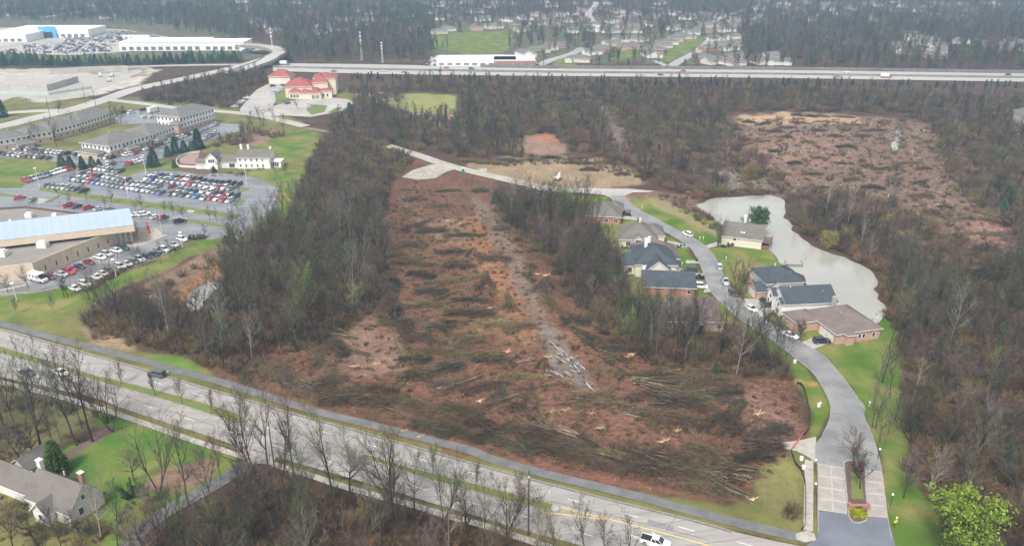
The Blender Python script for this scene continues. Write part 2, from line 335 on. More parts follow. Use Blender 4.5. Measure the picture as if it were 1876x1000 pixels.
def build_ground():
    nu, nv = 560, 560
    y0, y1 = 62.0, 3200.0
    vv = np.linspace(0, 1, nv); Yr = y0 * (y1 / y0) ** vv
    uu = np.linspace(-1, 1, nu)
    half = 60 + Yr * .78
    X = uu[None, :] * half[:, None]; Y = np.repeat(Yr[:, None], nu, 1) + 0 * X
    P = np.stack([X.ravel(), Y.ravel()], 1); N = len(P)
    col = np.tile(np.array(WOOD[0]), (N, 1)); deb = np.full(N, WOOD[1]); gr = np.zeros(N)
    jag = (fbm(P[:, 0], P[:, 1], 9, 3, 4) - .5) * 4
    for poly, (c, d, g), fe, rg in PAINT:
        A = Ga(poly); lo = A.min(0) - fe - rg * 2 - 2; hi = A.max(0) + fe + rg * 2 + 2
        k = np.where((P[:, 0] > lo[0]) & (P[:, 0] < hi[0]) & (P[:, 1] > lo[1]) & (P[:, 1] < hi[1]))[0]
        if not len(k): continue
        s = sdist(P[k], A) + jag[k] * rg * .7
        wgt = np.clip(s / fe + .5, 0, 1); wgt = wgt * wgt * (3 - 2 * wgt)
        col[k] = col[k] * (1 - wgt[:, None]) + np.array(c) * wgt[:, None]
        deb[k] = deb[k] * (1 - wgt) + d * wgt; gr[k] = gr[k] * (1 - wgt) + g * wgt
    # height: rough in woods and clearings, mound of red earth
    z = (fbm(P[:, 0], P[:, 1], 7, 21, 3) - .5) * .5 * deb - .02 - .1 * deb
    for (mx, my, r, h) in ((995, 268, 15, 4.5), (33, 186, 11, 3.0), (1205, 372, 9, 1.0)):
        c = G(mx, my); q = np.hypot(P[:, 0] - c.x, P[:, 1] - c.y) / r; z += h * np.clip(1 - q * q, 0, 1) ** 1.5
    V = np.stack([P[:, 0], P[:, 1], z], 1)
    i = np.arange(nv - 1)[:, None] * nu + np.arange(nu - 1)[None, :]; i = i.ravel()
    F = np.stack([i, i + 1, i + nu + 1, i + nu], 1)
    m, t, b = nodes('ground_cover')
    at = t.nodes.new('ShaderNodeAttribute'); at.attribute_name = 'cover'
    a2 = t.nodes.new('ShaderNodeAttribute'); a2.attribute_name = 'litter'
    sp = t.nodes.new('ShaderNodeSeparateColor'); t.links.new(a2.outputs['Color'], sp.inputs[0])
    D, Gm = sp.outputs[0], sp.outputs[1]
    p = pos(t); n1 = noise(t, .09, 5, p); n2 = noise(t, .7, 5, p, .65); n3 = noise(t, 3.2, 3, p, .7)
    st = noise(t, 1.3, 4, pos(t, (.35, 2.6, 1), .35), .7); st2 = noise(t, 1.3, 4, pos(t, (2.4, .4, 1), .6), .7)
    # grass: mown green with yellow patches
    gy = mixc(t, mth(t, 'MULTIPLY', Gm, rng(t, n1, .42, .62)), at.outputs['Color'], (.18, .165, .055))
    gy = mixc(t, mth(t, 'MULTIPLY', mth(t, 'MULTIPLY', Gm, rng(t, n2, .55, .75)), .5), gy, (.08, .11, .03))
    # debris: dark sticks, pale chips, red leaf drift
    c = mixc(t, mth(t, 'MULTIPLY', D, rng(t, n2, .40, .64, 0, .85)), gy, (.055, .036, .028))
    c = mixc(t, mth(t, 'MULTIPLY', D, rng(t, st, .54, .66, 0, .75)), c, (.075, .055, .045))
    c = mixc(t, mth(t, 'MULTIPLY', D, rng(t, st2, .58, .70, 0, .6)), c, (.27, .17, .12))
    c = mixc(t, mth(t, 'MULTIPLY', D, rng(t, n3, .66, .74, 0, .7)), c, (.40, .31, .23))
    sc_ = t.nodes.new('ShaderNodeVectorMath'); sc_.operation = 'SCALE'; t.links.new(c, sc_.inputs[0])
    t.links.new(mth(t, 'MULTIPLY', rng(t, n3, .3, .7, .78, 1.2), rng(t, n1, .3, .7, .75, 1.25)), sc_.inputs[3])
    t.links.new(sc_.outputs[0], b.inputs['Base Color']); b.inputs['Roughness'].default_value = .95; b.inputs['Specular IOR Level'].default_value = .12
    bump(t, mth(t, 'ADD', n2, mth(t, 'MULTIPLY', st, D)), .7, .25, b)
    me = mesh_np('ground', V, F, [m])
    a = me.attributes.new('cover', 'FLOAT_COLOR', 'POINT'); a.data.foreach_set('color', np.concatenate([col, np.ones((N, 1))], 1).astype(np.float32).ravel())
    a = me.attributes.new('litter', 'FLOAT_COLOR', 'POINT'); a.data.foreach_set('color', np.stack([deb, gr, 0 * deb, 1 + 0 * deb], 1).astype(np.float32).ravel())
    me.polygons.foreach_set('use_smooth', [True] * len(F))
    o = link(bpy.data.objects.new('ground', me)); tag(o, kind='structure')
    # the plain that goes on beyond and beside the modelled land
    k = MB(); mm = surf('far_plain', (.11, .09, .065), (.09, .10, .06), sc=.004, fine=.05)
    k.poly([(-9000, -3000, -.6), (9000, -3000, -.6), (9000, 12000, -.6), (-9000, 12000, -.6)]); tag(k.build('terrain', mm), kind='structure')
build_ground()
# ---------------------------------------------------------------- roads, paths, water
M_CONC = surf('road_concrete', (.35, .33, .305), (.275, .255, .24), rough=.8, sc=.22, fine=2.5, amt=.14, stretch=(.12, 1.9, 1), rot=.42)
M_ASPH = surf('street_asphalt', (.27, .265, .26), (.17, .17, .17), rough=.6, rough2=.4, sc=.16, fine=2.5, amt=.2, spec=.4)
M_WET = surf('wet_asphalt', (.235, .238, .245), (.12, .125, .135), rough=.36, rough2=.14, sc=.10, fine=2, amt=.12, spec=.7, stretch=(.5, 1.6, 1), rot=.37)
M_NEWA = surf('entrance_asphalt', (.17, .185, .215), (.13, .145, .17), rough=.45, rough2=.3, sc=.2, fine=3, amt=.1, spec=.5)
M_TRAIL = surf('trail_asphalt', (.175, .172, .168), (.125, .125, .125), rough=.7, sc=.3, fine=2.5, amt=.16)
M_WALK = surf('pavement_concrete', (.42, .39, .35), (.33, .305, .275), rough=.85, sc=.5, fine=3, amt=.15)
M_KERB = surf('kerb_concrete', (.36, .33, .30), (.26, .24, .22), rough=.85, sc=.6, fine=4, amt=.2)
M_FWY = surf('freeway_concrete', (.43, .41, .38), (.37, .35, .33), rough=.8, sc=.03, fine=.4, amt=.08, stretch=(.2, 2, 1))
M_GRAV = surf('gravel', (.44, .40, .35), (.33, .30, .26), sc=.25, fine=2.2, amt=.25, bmp=.05)
M_PALE = surf('pale_yard', (.44, .41, .375), (.33, .31, .285), sc=.05, fine=.7, amt=.15)
M_GRS = surf('verge_grass', (.12, .17, .04), (.17, .17, .06), sc=.3, fine=4, amt=.3, bmp=.05)
M_WHT = plain('white_paint', (.80, .80, .77), .6); M_YEL = plain('yellow_paint', (.75, .55, .13), .6)
M_CRK = plain('crack_sealant', (.10, .09, .085), .7)
M_TRIM = plain('white_trim', (.80, .79, .76), .6)

def sheet(name, px, z, mat, kind='structure', world=False):
    P = px if world else Gs(px)
    k = MB(); k.ngon([(p[0], p[1], z) for p in P], mat); return tag(k.build(name), kind=kind)
def resample(P, n):
    P = [Vector((p[0], p[1])) for p in P]; L = [0]
    for a, b in zip(P, P[1:]): L.append(L[-1] + (b - a).length)
    out = []
    for i in range(n):
        s = L[-1] * i / (n - 1); k = 0
        while k < len(L) - 2 and L[k + 1] < s: k += 1
        f = (s - L[k]) / max(L[k + 1] - L[k], 1e-6); out.append(P[k].lerp(P[k + 1], f))
    return out
def smooth(P, n):
    """Catmull-Rom through world points"""
    P = [Vector((p[0], p[1])) for p in P]; Q = [2 * P[0] - P[1]] + P + [2 * P[-1] - P[-2]]; out = []
    for i in range(1, len(Q) - 2):
        a, b, c, d = Q[i - 1:i + 3]
        for j in range(8):
            t = j / 8; out.append(.5 * ((2 * b) + (c - a) * t + (2 * a - 5 * b + 4 * c - d) * t * t + (3 * b - a - 3 * c + d) * t ** 3))
    out.append(P[-1]); return resample(out, n)
def strip(name, L, Rr, z, mat, n=60, px=True, kind='structure', build=True):
    if px: L = Gs(L); Rr = Gs(Rr)
    L = smooth(L, n); Rr = smooth(Rr, n); k = MB()
    for i in range(n - 1):
        q = [(L[i].x, L[i].y, z), (Rr[i].x, Rr[i].y, z), (Rr[i + 1].x, Rr[i + 1].y, z), (L[i + 1].x, L[i + 1].y, z)]
        if (Vector(q[1]) - Vector(q[0])).cross(Vector(q[3]) - Vector(q[0])).z < 0: q = q[::-1]
        k.poly(q, mat)
    return tag(k.build(name), kind=kind) if build else k
def offset(P, d):
    out = []
    for i, p in enumerate(P):
        a = P[max(i - 1, 0)]; b = P[min(i + 1, len(P) - 1)]; t = (b - a).normalized(); out.append(p + Vector((-t.y, t.x)) * d)
    return out
def ribbon(name, pts, wd, z, mat, n=60, px=True, kind='structure', closed=False):
    P = Gs(pts) if px else pts; P = smooth(P, n) if not closed else [Vector((p[0], p[1])) for p in P] + [Vector((P[0][0], P[0][1]))]
    L = offset(P, wd / 2); Q = offset(P, -wd / 2); k = MB()
    for i in range(len(P) - 1): k.poly([(Q[i].x, Q[i].y, z), (Q[i + 1].x, Q[i + 1].y, z), (L[i + 1].x, L[i + 1].y, z), (L[i].x, L[i].y, z)], mat)
    return tag(k.build(name), kind=kind)
def kerb(pts, wd=.3, h=.15, n=60, px=True, closed=False, name='kerb', mat=None, z0=0.0, sm=True):
    P = Gs(pts) if px else pts
    P = smooth(P, n) if (sm and not closed) else [Vector((p[0], p[1])) for p in P]
    if closed: P = P + [P[0]]
    L = offset(P, wd / 2); Q = offset(P, -wd / 2); k = MB()
    for i in range(len(P) - 1):
        a, b, c, d = Q[i], Q[i + 1], L[i + 1], L[i]
        k.poly([(a.x, a.y, h), (b.x, b.y, h), (c.x, c.y, h), (d.x, d.y, h)])
        k.poly([(a.x, a.y, z0), (b.x, b.y, z0), (b.x, b.y, h), (a.x, a.y, h)]); k.poly([(c.x, c.y, z0), (d.x, d.y, z0), (d.x, d.y, h), (c.x, c.y, h)])
    return tag(k.build(name, mat or M_KERB), kind='structure')
Z1, Z2, Z3, Z4 = .14, .16, .18, .20    # stacked sheets

# main road: north kerb line and south edge
RN = [(-260, 545), (-120, 574), (0, 602.6), (100, 630), (180, 653), (276, 680), (376, 710), (470, 737), (510, 750), (650, 787.6), (776, 823), (870, 849), (938, 868), (1075.6, 904), (1270, 953), (1340, 973), (1418, 991), (1476, 1003), (1600, 1032), (1760, 1070), (2000, 1130)]
RS = [(-260, 622), (-120, 655), (0, 689), (163, 725), (233, 750), (351, 787.6), (446, 819), (600, 863), (675.6, 885), (800, 923), (870, 943), (950, 968), (1050, 994), (1200, 1040), (1400, 1098), (1600, 1150), (1800, 1200), (2000, 1250)]
strip('road', RN, RS, Z1, M_CONC, 90)
ribbon('kerb_shade', [(x, y + 2.2) for x, y in RN[:16]], .5, Z2, surf('kerb_shade_tone', (.20, .18, .16), (.14, .125, .11), sc=.8, fine=4), 90); kerb(RN[:16], n=90); kerb(RS, n=90)  # dark ribbon paints the north kerb face's shade onto the road edge
MED1N = [(-260, 573), (-120, 605), (0, 635), (100, 665), (180, 690), (250, 706), (340, 730), (426, 755), (447, 765)]
MED1S = [(-260, 585), (-120, 617), (0, 649), (100, 676), (180, 700), (300, 733), (360, 752), (430, 776), (447, 778)]
MED2N = [(670, 834), (686, 836.5), (750.8, 857.8), (800, 869), (870, 887), (900, 895), (960, 910), (1013, 924)]
MED2S = [(662, 840), (672, 844), (700.7, 851), (776, 877), (800, 884), (870, 902), (925, 918), (1008, 937)]
for a, b, tip in ((MED1N, MED1S, [(447, 765), (462, 772), (466, 777), (460, 781), (447, 778)]), (MED2N, MED2S, [(1013, 924), (1024, 929), (1026, 934), (1020, 938), (1008, 937)])):
    strip('verge', a, b, .30, M_GRS, 40); loop = [(a_[0], a_[1]) for a_ in a] + tip[1:-1] + [(b_[0], b_[1]) for b_ in b[::-1]]
    kerb(loop, wd=.32, h=.32, closed=True, sm=False)
    sheet('median_nose', tip, .315, M_WALK)
# painted lines
def dash(x, y, ux, uy, L=3.05, wd=.14, mat=M_WHT, z=Z2, par=None):
    p = G(x, y); d = (G(x + ux, y + uy) - p); d.z = 0; d.normalize(); n_ = Vector((-d.y, d.x, 0)); k = MB()
    a = p - d * L / 2; b = p + d * L / 2
    k.poly([tuple((q + n_ * s)[:2]) + (z,) for q, s in ((a, -wd / 2), (b, -wd / 2), (b, wd / 2), (a, wd / 2))]); o = k.build('lane_dash', mat); return tag(o, kind='structure')
for i, (x, y) in enumerate([(-40, 605), (18, 622), (82, 641), (150, 661), (218, 681.5), (288, 702), (362, 723), (436, 745.4), (518, 769), (598, 793), (683, 817), (772, 842), (863, 866.5), (956.6, 892.3), (1053, 918), (1154.5, 944), (1257, 969), (1365, 997)]): dash(x, y, 80, 22.5)
for x, y in [(-30, 660), (40, 679), (120, 703), (200, 724), (272, 745.5), (347, 768.5), (426, 793), (510, 819), (597, 844), (679.5, 869), (771, 895), (866, 922), (963, 947), (1072, 978.5)]: dash(x, y, 80, 23.5)
dash(1176, 989, 80, 22, L=6)
for ln in ([(990, 938), (1050, 945), (1113, 952.5)], [(1028, 929.5), (1070, 941), (1113, 951), (1180, 968), (1270, 992), (1400, 1030), (1500, 1060)]): ribbon('yellow_line', ln, .22, Z3, M_YEL, 30)
ribbon('white_line', [(1150, 979), (1202, 993)], .2, Z2, M_WHT, 4)
# tar seams and cracks running with the lanes
def crack(pts, wd=.12, z=Z2): ribbon('seam', pts, wd, z, M_CRK, 40)
crack([(0, 665), (150, 705), (250, 733), (400, 783), (450, 800)], .1); crack([(560, 800), (700, 838), (900, 893), (1100, 940), (1300, 990)], .1)
for x, y in ((300, 760), (385, 720), (480, 757), (560, 820), (720, 868), (810, 893), (1000, 905), (1112, 955), (1230, 960), (640, 812)):
    crack([(x - 9, y + 14), (x - 1, y + rnd.uniform(-1, 1)), (x + 10, y - 14)], .09)
M_PATCH = surf('road_patch', (.25, .24, .23), (.21, .20, .195), sc=.8, fine=4)
for x, y, L_, w_ in ((1040, 957, 2.6, 1.8), (420, 796, 5, 1.6), (330, 705, 3, 1.4), (700, 812, 6, 1.2), (560, 843, 4, 1.5), (905, 925, 3, 1.5), (1210, 962, 5, 1.3), (160, 700, 4, 1.4), (770, 852, 2.4, 2.0)):
    q_ = dash(x, y, 80, 23, L=L_, wd=w_, mat=M_PATCH, z=Z2 - .008); q_.name = 'road_patch'
for i in range(26):
    f = i / 25; a = Vector((-100, 588)).lerp(Vector((1380, 984)), f); b = Vector((-100, 668)).lerp(Vector((1130, 1018)), f); ribbon('joint', [tuple(a), tuple(b)], .07, Z2 - .004, M_CRK, 4)
# straight-on arrow on the turn lane
k = MB(); p = G(1191, 981); d = (G(1221, 989) - p).normalized(); d.z = 0; nn = Vector((-d.y, d.x, 0))
def arr(u, v): q = p + d * u + nn * v; return (q.x, q.y, Z3)
k.poly([arr(1.9, -.12), arr(.2, -.12), arr(.2, .12), arr(1.9, .12)][::-1]); k.poly([arr(.2, -.5), arr(.2, .5), arr(-1.3, 0)][::-1]); k.poly([arr(1.2, .12), arr(.4, 1.0), arr(.1, .9), arr(.8, .12)])
tag(k.build('lane_arrow', M_WHT), kind='structure')
# trail and pavements
TR = [(-260, 536), (-120, 563), (0, 593), (100, 620), (200, 645), (250, 658), (326, 679), (401, 699), (470, 720), (575, 752.5), (675.6, 777.6), (776, 802.6), (870, 827.7), (900, 841), (1025.6, 875), (1151, 905), (1270, 936.7), (1325, 951.7), (1450.6, 981), (1478, 987)]
ribbon('trail', TR, 2.6, .12, M_TRAIL, 100)
def slabs(pts, wd, ln, name='pavement', z=.12, lo=0):
    """a pavement laid in squares, each its own slab with an open joint"""
    P = Gs(pts); Lt = sum((b - a).length for a, b in zip(P, P[1:])); n = max(3, int(Lt / ln)); C = smooth(P, n + 1)
    L = offset(C, wd / 2); Q = offset(C, -wd / 2); root = None
    base = MB()
    for i in range(n): base.poly([(Q[i].x, Q[i].y, z - .05), (Q[i + 1].x, Q[i + 1].y, z - .05), (L[i + 1].x, L[i + 1].y, z - .05), (L[i].x, L[i].y, z - .05)])
    root = tag(base.build(name, M_CRK), kind='structure')
    for i in range(n):
        g = .03; a = Q[i].lerp(Q[i + 1], g); b = Q[i].lerp(Q[i + 1], 1 - g); c = L[i].lerp(L[i + 1], 1 - g); d_ = L[i].lerp(L[i + 1], g)
        k = MB(); k.prism([a, b, c, d_], z - .06, z + rnd.uniform(0, .015), M_WALK); k.build('slab', parent=root)
    return root
slabs([(1482, 843), (1482, 880), (1481, 930), (1480.5, 972)], 1.75, 1.6)
sheet('ramp', [(1457, 978), (1480, 972), (1492, 978), (1495, 990), (1475, 994), (1459, 988)], .15, M_WALK)
ribbon('pavement', [(-120, 665), (0, 700), (90, 722), (175, 746), (260, 774), (351, 806), (446, 837)], 1.6, .12, M_WALK, 60)
ribbon('pavement', [(500, 851), (560, 868), (625.6, 890), (690, 908), (751, 924), (820, 945), (870, 958), (920, 974), (1000, 1000), (1150, 1050)], 1.6, .12, M_WALK, 60)
ribbon('driveway', [(470, 832), (451, 850), (415, 875), (376, 898), (308, 935), (263, 968), (238, 1000), (215, 1050)], 3.6, .13, M_TRAIL, 40)
sheet('driveway_apron', [(446, 821), (505, 838), (500, 852), (480, 850), (455, 848), (440, 838)], .15, M_WALK)
# entrance street
SL = [(1497, 1010), (1499, 975), (1498.5, 935), (1498, 850), (1494, 838), (1494, 815), (1506, 798), (1516, 778), (1521.5, 758), (1520, 738), (1504, 705), (1486, 680), (1458.6, 658), (1432, 637), (1406, 617), (1375, 598), (1346, 578), (1325, 558), (1306, 540), (1295, 519), (1285, 492), (1274, 468), (1258, 449), (1210, 421), (1171, 403), (1139, 382), (1115, 360)]
SR = [(1640, 1010), (1633, 985), (1626, 948), (1617, 875), (1610, 838), (1600, 805), (1588, 775), (1583, 758), (1586, 745), (1572, 730), (1539, 685), (1506, 650), (1485, 637), (1468.6, 628), (1440, 609), (1406, 589), (1370, 559), (1354, 545), (1333, 519), (1322, 497), (1311, 473), (1293, 452), (1269, 436), (1230, 416), (1190, 394), (1163, 379), (1142, 359)]
def street(upto0, upto1, z, mat, name='street'):
    return strip(name, SL[upto0:upto1], SR[upto0:upto1], z, mat, 90)
street(3, len(SL), Z1, M_ASPH)
strip('street', [(1497, 1020), (1499, 975), (1498.5, 936)], [(1645, 1020), (1633, 985), (1626, 949)], Z1, M_NEWA, 12)
sheet('street', [(1476, 1001), (1497, 985), (1500, 936), (1627, 949), (1640, 1000), (1800, 1085), (1600, 1032)], Z1 - .004, M_NEWA)
kerb(SL[1:6], wd=.18, h=.24, n=24); kerb(SL[6:], wd=.16, h=.2, n=120); kerb(SR[1:7], wd=.18, h=.24, n=30); kerb(SR[9:], wd=.16, h=.2, n=120)
sheet('side_apron', [(1425, 812), (1440, 810), (1470, 806), (1495, 800), (1496, 850), (1482, 838), (1458, 826), (1440, 824)], Z1 - .008, M_WALK)
# dark bays behind the entrance kerb line: squares of pale paving split by concrete bands
def lerp2(q, u, v):
    a = Vector(q[0]).lerp(Vector(q[1]), u); b = Vector(q[3]).lerp(Vector(q[2]), u); r = a.lerp(b, v); return (r.x, r.y)
M_PAV = surf('paver', (.37, .33, .30), (.30, .275, .26), rough=.8, sc=.5, fine=2.6, amt=.16); M_BAND = surf('paver_band', (.45, .41, .37), (.40, .36, .33), sc=.6, fine=3, amt=.1)
def apron(quad, cu, cv, z, bu=.05, bv=.035):
    base = sheet('paving', quad, z, M_BAND)
    for i in range(cu):
        for j in range(cv):
            u0, u1 = (i + bu) / cu, (i + 1 - bu) / cu; v0, v1 = (j + bv * 2) / cv, (j + 1 - bv * 2) / cv
            P = [G(*lerp2(quad, u, v)) for u, v in ((u0, v0), (u1, v0), (u1, v1), (u0, v1))]
            k = MB(); k.prism([(p.x, p.y) for p in P], z - .02, z + .012 + rnd.uniform(0, .004), M_PAV); k.build('paver_panel', parent=base)
apron([(1498, 850), (1547, 857), (1552, 942), (1499, 935)], 2, 4, Z2)
apron([(1584, 862), (1615, 864), (1627, 949), (1589, 946)], 1, 4, Z2)
# island at the entrance
ISL = [(1546, 857), (1545, 849), (1552, 845), (1577, 845), (1583, 850), (1585, 880), (1587, 910), (1590, 945), (1586, 955), (1574, 959), (1562, 957), (1555, 948), (1552, 920), (1549, 890)]
sheet('island_bed', ISL, .30, surf('island_mulch', (.14, .09, .075), (.10, .065, .055), sc=1, fine=5, amt=.35)); kerb(ISL, wd=.3, h=.33, closed=True, sm=False)
sheet('island_grass', [(1558, 866), (1576, 866), (1582, 915), (1560, 915)], .31, M_GRS)
# junction at the head of the street and the gravel site track
sheet('side_street', [(985, 343), (1040, 345), (1100, 345), (1150, 346), (1196, 350), (1192, 353), (1160, 353), (1150, 357), (1142, 361), (1115, 362), (1108, 358), (1070, 354), (1020, 352), (985, 348)], Z1 - .01, M_PALE)
kerb([(960, 346), (1040, 345), (1110, 346), (1200, 351)], wd=.3, h=.3, n=20)
ribbon('site_track', [(560, 235), (590, 240), (640, 250), (712, 268)], 4, .09, surf('dirt_track', (.24, .19, .15), (.18, .14, .11)), 30)
ribbon('site_track', [(708, 267), (760, 283), (810, 300), (850, 311), (906, 324), (973, 339), (1030, 349)], 6.5, .10, M_GRAV, 60)
sheet('gravel_pad', [(736, 325), (756, 312), (790, 302), (824, 302), (842, 308), (818, 315), (798, 327), (765, 330)], .12, M_GRAV)
sheet('gravel_pad', [(878, 309), (893, 309), (892, 315), (880, 316)], .12, M_GRAV)
# private drives on the right
for q in ([(1136, 396), (1160, 397), (1172, 404), (1163, 404), (1136, 402)], [(1222, 441), (1253, 447), (1262, 452), (1255, 454), (1232, 452), (1222, 449)],
          [(1256, 477), (1278, 478), (1281, 483), (1257, 483)], [(1254, 497), (1288, 502), (1291, 510), (1262, 507), (1243, 502)], [(1289, 527), (1300, 526), (1308, 535), (1290, 536)],
          [(1287, 452), (1312, 444), (1325, 448), (1300, 455), (1291, 456)], [(1362, 547), (1392, 549), (1400, 556), (1388, 570), (1370, 562)], [(1380, 578), (1400, 562), (1420, 566), (1400, 582)],
          [(1468, 628), (1492, 617), (1506, 618), (1520, 628), (1490, 641)]):
    sheet('driveway', q, .12, M_WALK)
# cul-de-sac sheets and lots on the left: wet car parks
LOT = [(-300, 350), (-80, 345), (40, 345), (50, 334), (85, 322), (122, 309), (150, 306), (205, 317), (232, 324), (268, 312), (330, 315), (375, 321), (392, 317), (440, 320), (490, 330), (488, 334), (510, 345), (508, 380), (480, 400), (455, 425), (440, 437), (378, 437), (345, 440), (300, 468), (235, 494), (180, 512), (80, 533), (0, 541), (-300, 570)]
sheet('car_park', LOT, .05, M_WET)
sheet('car_park', [(-300, 262), (0, 268), (70, 270), (120, 276), (210, 288), (270, 269), (330, 242), (395, 226), (440, 228), (440, 240), (370, 262), (330, 280), (265, 300), (235, 302), (118, 300), (66, 292), (0, 289), (-300, 300)], .05, M_WET)
sheet('car_park', [(200, 222), (232, 205), (300, 198), (330, 205), (330, 225), (230, 228)], .05, M_WET)
sheet('lot_entrance', [(150, 306), (210, 290), (235, 301), (222, 308), (205, 317)], .06, M_WET)
for isl in ([(72, 345), (80, 344), (200, 362), (330, 378), (425, 392), (438, 393), (440, 397), (428, 400), (325, 388), (200, 372), (72, 350)],
            [(-80, 350), (0, 354), (50, 362), (20, 361), (-80, 356)], [(330, 401), (350, 402), (420, 414), (434, 416), (436, 421), (420, 423), (412, 418), (345, 408)],
            [(262, 324), (272, 320), (272, 324), (264, 327)], [(440, 344), (455, 344), (456, 349), (444, 351)], [(433, 368), (446, 366), (449, 370), (440, 374), (432, 374)],
            [(100, 361), (112, 358), (92, 371), (80, 372)]):
    pad = Gs(isl); k = MB(); k.prism([(p.x, p.y) for p in pad], 0, .2, M_KERB, M_GRS); tag(k.build('planted_island'), kind='structure')
for q in ([(50, 364), (56, 361), (92, 366), (88, 370), (74, 374), (65, 374), (72, 368)],): sheet('pale_patch', q, .07, M_PALE)
for q in ([(345, 385), (358, 387), (352, 391), (342, 389)], [(325, 398), (345, 400), (340, 404), (310, 402)]): sheet('ramp', q, .22, M_WALK)
sheet('pavement', [(0, 531), (50, 521), (52, 523), (0, 534)], .1, M_WALK)
kerb([(-120, 556), (0, 544), (80, 527), (100, 518), (80, 515)], n=40); kerb([(395, 438), (345, 439), (300, 467), (235, 493), (180, 511), (80, 533), (0, 541), (-120, 552)], n=60)
ribbon('pavement', [(95, 505), (150, 480), (210, 456), (238, 450), (250, 452), (290, 436), (304, 430)], 1.7, .1, M_WALK, 30)
sheet('plaza', [(245, 418), (288, 418), (298, 430), (285, 440), (244, 452), (243, 440)], .09, surf('plaza_stone', (.45, .37, .30), (.38, .32, .27), sc=.4, fine=2, amt=.12))
sheet('patio', [(326, 292), (345, 283), (365, 282), (360, 302), (332, 300)], .07, surf('brick_patio', (.34, .24, .19), (.29, .20, .16), sc=.5, fine=3))
# roads on the far left and the church car park
ribbon('road', [(-350, 285), (-100, 248), (0, 232), (70, 215), (140, 199), (200, 180), (250, 163), (330, 146), (400, 131), (450, 119), (486, 108)], 13, .09, M_FWY, 60)
ribbon('road', [(-300, 220), (-60, 212), (60, 204), (110, 203)], 9, .08, M_FWY, 20)
ribbon('road', [(196, 183), (260, 190), (330, 199), (420, 206), (480, 213), (560, 232)], 7, .1, M_FWY, 30)
sheet('construction_yard', [(-500, 150), (0, 150), (60, 143), (150, 140), (255, 128), (262, 132), (215, 150), (150, 175), (60, 183), (-500, 200)], .1, M_PALE)
ribbon('road', [(-500, 140), (0, 131), (120, 127), (300, 121), (420, 119), (560, 118)], 8, .11, M_FWY, 20)
sheet('church_car_park', [(440, 200), (455, 180), (470, 165), (490, 155), (512, 154), (522, 165), (508, 180), (500, 195), (560, 178), (600, 178), (640, 183), (648, 190), (632, 203), (570, 215), (520, 212), (470, 215), (440, 208)], .12, M_PALE)
for q in ([(560, 200), (575, 192), (600, 194), (594, 206), (570, 211)], [(600, 207), (616, 198), (628, 198), (612, 208)], [(503, 168), (518, 162), (530, 175), (540, 183), (505, 184)]): sheet('church_lawn', q, .16, M_GRS)
sheet('church_turnaround', [(650, 172), (690, 168), (722, 172), (722, 182), (700, 186), (690, 192), (680, 188), (690, 180), (655, 176)], .12, M_PALE)
ribbon('pavement', [(752, 208), (800, 211), (842, 213)], 1.2, .09, M_PALE, 6)
# interstate and overpass
def fw(x): return 116.5 + (x - 500) * .0135
strip('freeway', [(470, 117), (700, 119), (1000, 126.5), (1400, 129), (1900, 136), (2700, 146)], [(500, 123), (700, 127), (1000, 131.5), (1400, 135.5), (1900, 142), (2700, 152)], .25, M_FWY, 30)
strip('freeway', [(500, 124.5), (700, 129.5), (1000, 134), (1400, 137.5), (1900, 144.5), (2700, 155)], [(500, 131), (700, 136.5), (1000, 140), (1400, 143.5), (1900, 151), (2700, 162)], .25, M_FWY, 30)
def barrier(pts, h, mat, name, label, cat, wd=.5, z0=0):
    P = smooth(Gs(pts), 40); L = offset(P, wd / 2); Q = offset(P, -wd / 2); k = MB()
    for i in range(len(P) - 1): k.prism([Q[i], Q[i + 1], L[i + 1], L[i]], z0, z0 + h, mat)
    return tag(k.build(name), label, cat)
M_BAR = surf('barrier_concrete', (.30, .28, .25), (.22, .21, .19), sc=.1, fine=1, amt=.2)
barrier([(500, 123.8), (700, 128.2), (1000, 132.7), (1400, 136.5), (1900, 143.2), (2700, 153.5)], 1.4, M_BAR, 'median_barrier', 'concrete median barrier between the two carriageways of the freeway', 'barrier')
barrier([(880, 124.5), (1000, 126), (1400, 128.3), (1900, 135.3), (2700, 145)], 2.6, surf('noise_wall_concrete', (.20, .18, .17), (.15, .14, .13), sc=.05, fine=.6), 'noise_wall', 'long dark noise wall along the far side of the freeway', 'wall')
def overpass():
    C = [(418, 119), (455, 112), (486, 107), (506, 100), (512, 94), (500, 88), (480, 85), (440, 82)]
    top = 7.0; P = smooth([G(x, y, top) for x, y in C], 40); hts = [min(1, max(.02, (i - 2) / 12)) * top if i < 22 else top for i in range(40)]
    root = empty('overpass', (P[18].x, P[18].y, 0)); tag(root, 'curved concrete ramp bridge on piers crossing over the freeway', 'bridge')
    L = offset(P, 6.5); Q = offset(P, -6.5); off = Vector((P[18].x, P[18].y, 0)); k = MB(); prs = [MB(), MB()]
    for i in range(39):
        a, b, c, d_ = Q[i], Q[i + 1], L[i + 1], L[i]; z0, z1 = hts[i], hts[i + 1]
        def v(p, z): return (p.x - off.x, p.y - off.y, z)
        k.poly([v(a, z0), v(b, z1), v(c, z1), v(d_, z0)], M_FWY)
        for p, q in ((a, b), (d_, c)):
            prs[p is not a].poly([v(p, z0 - 1.6), v(q, z1 - 1.6), v(q, z1 + .9), v(p, z0 + .9)], M_BAR)
    k.build('deck', parent=root); [q_.build('parapet', parent=root) for q_ in prs]
    for i in (14, 17, 20, 23, 26):
        for s in (-3.5, 3.5):
            c = P[i] + (offset(P, s)[i] - P[i]); q = MB(); q.cyl((c.x - off.x, c.y - off.y, -.5), (c.x - off.x, c.y - off.y, hts[i] - .3), .7, n=8, mat=M_BAR); q.build('pier', parent=root)
overpass()
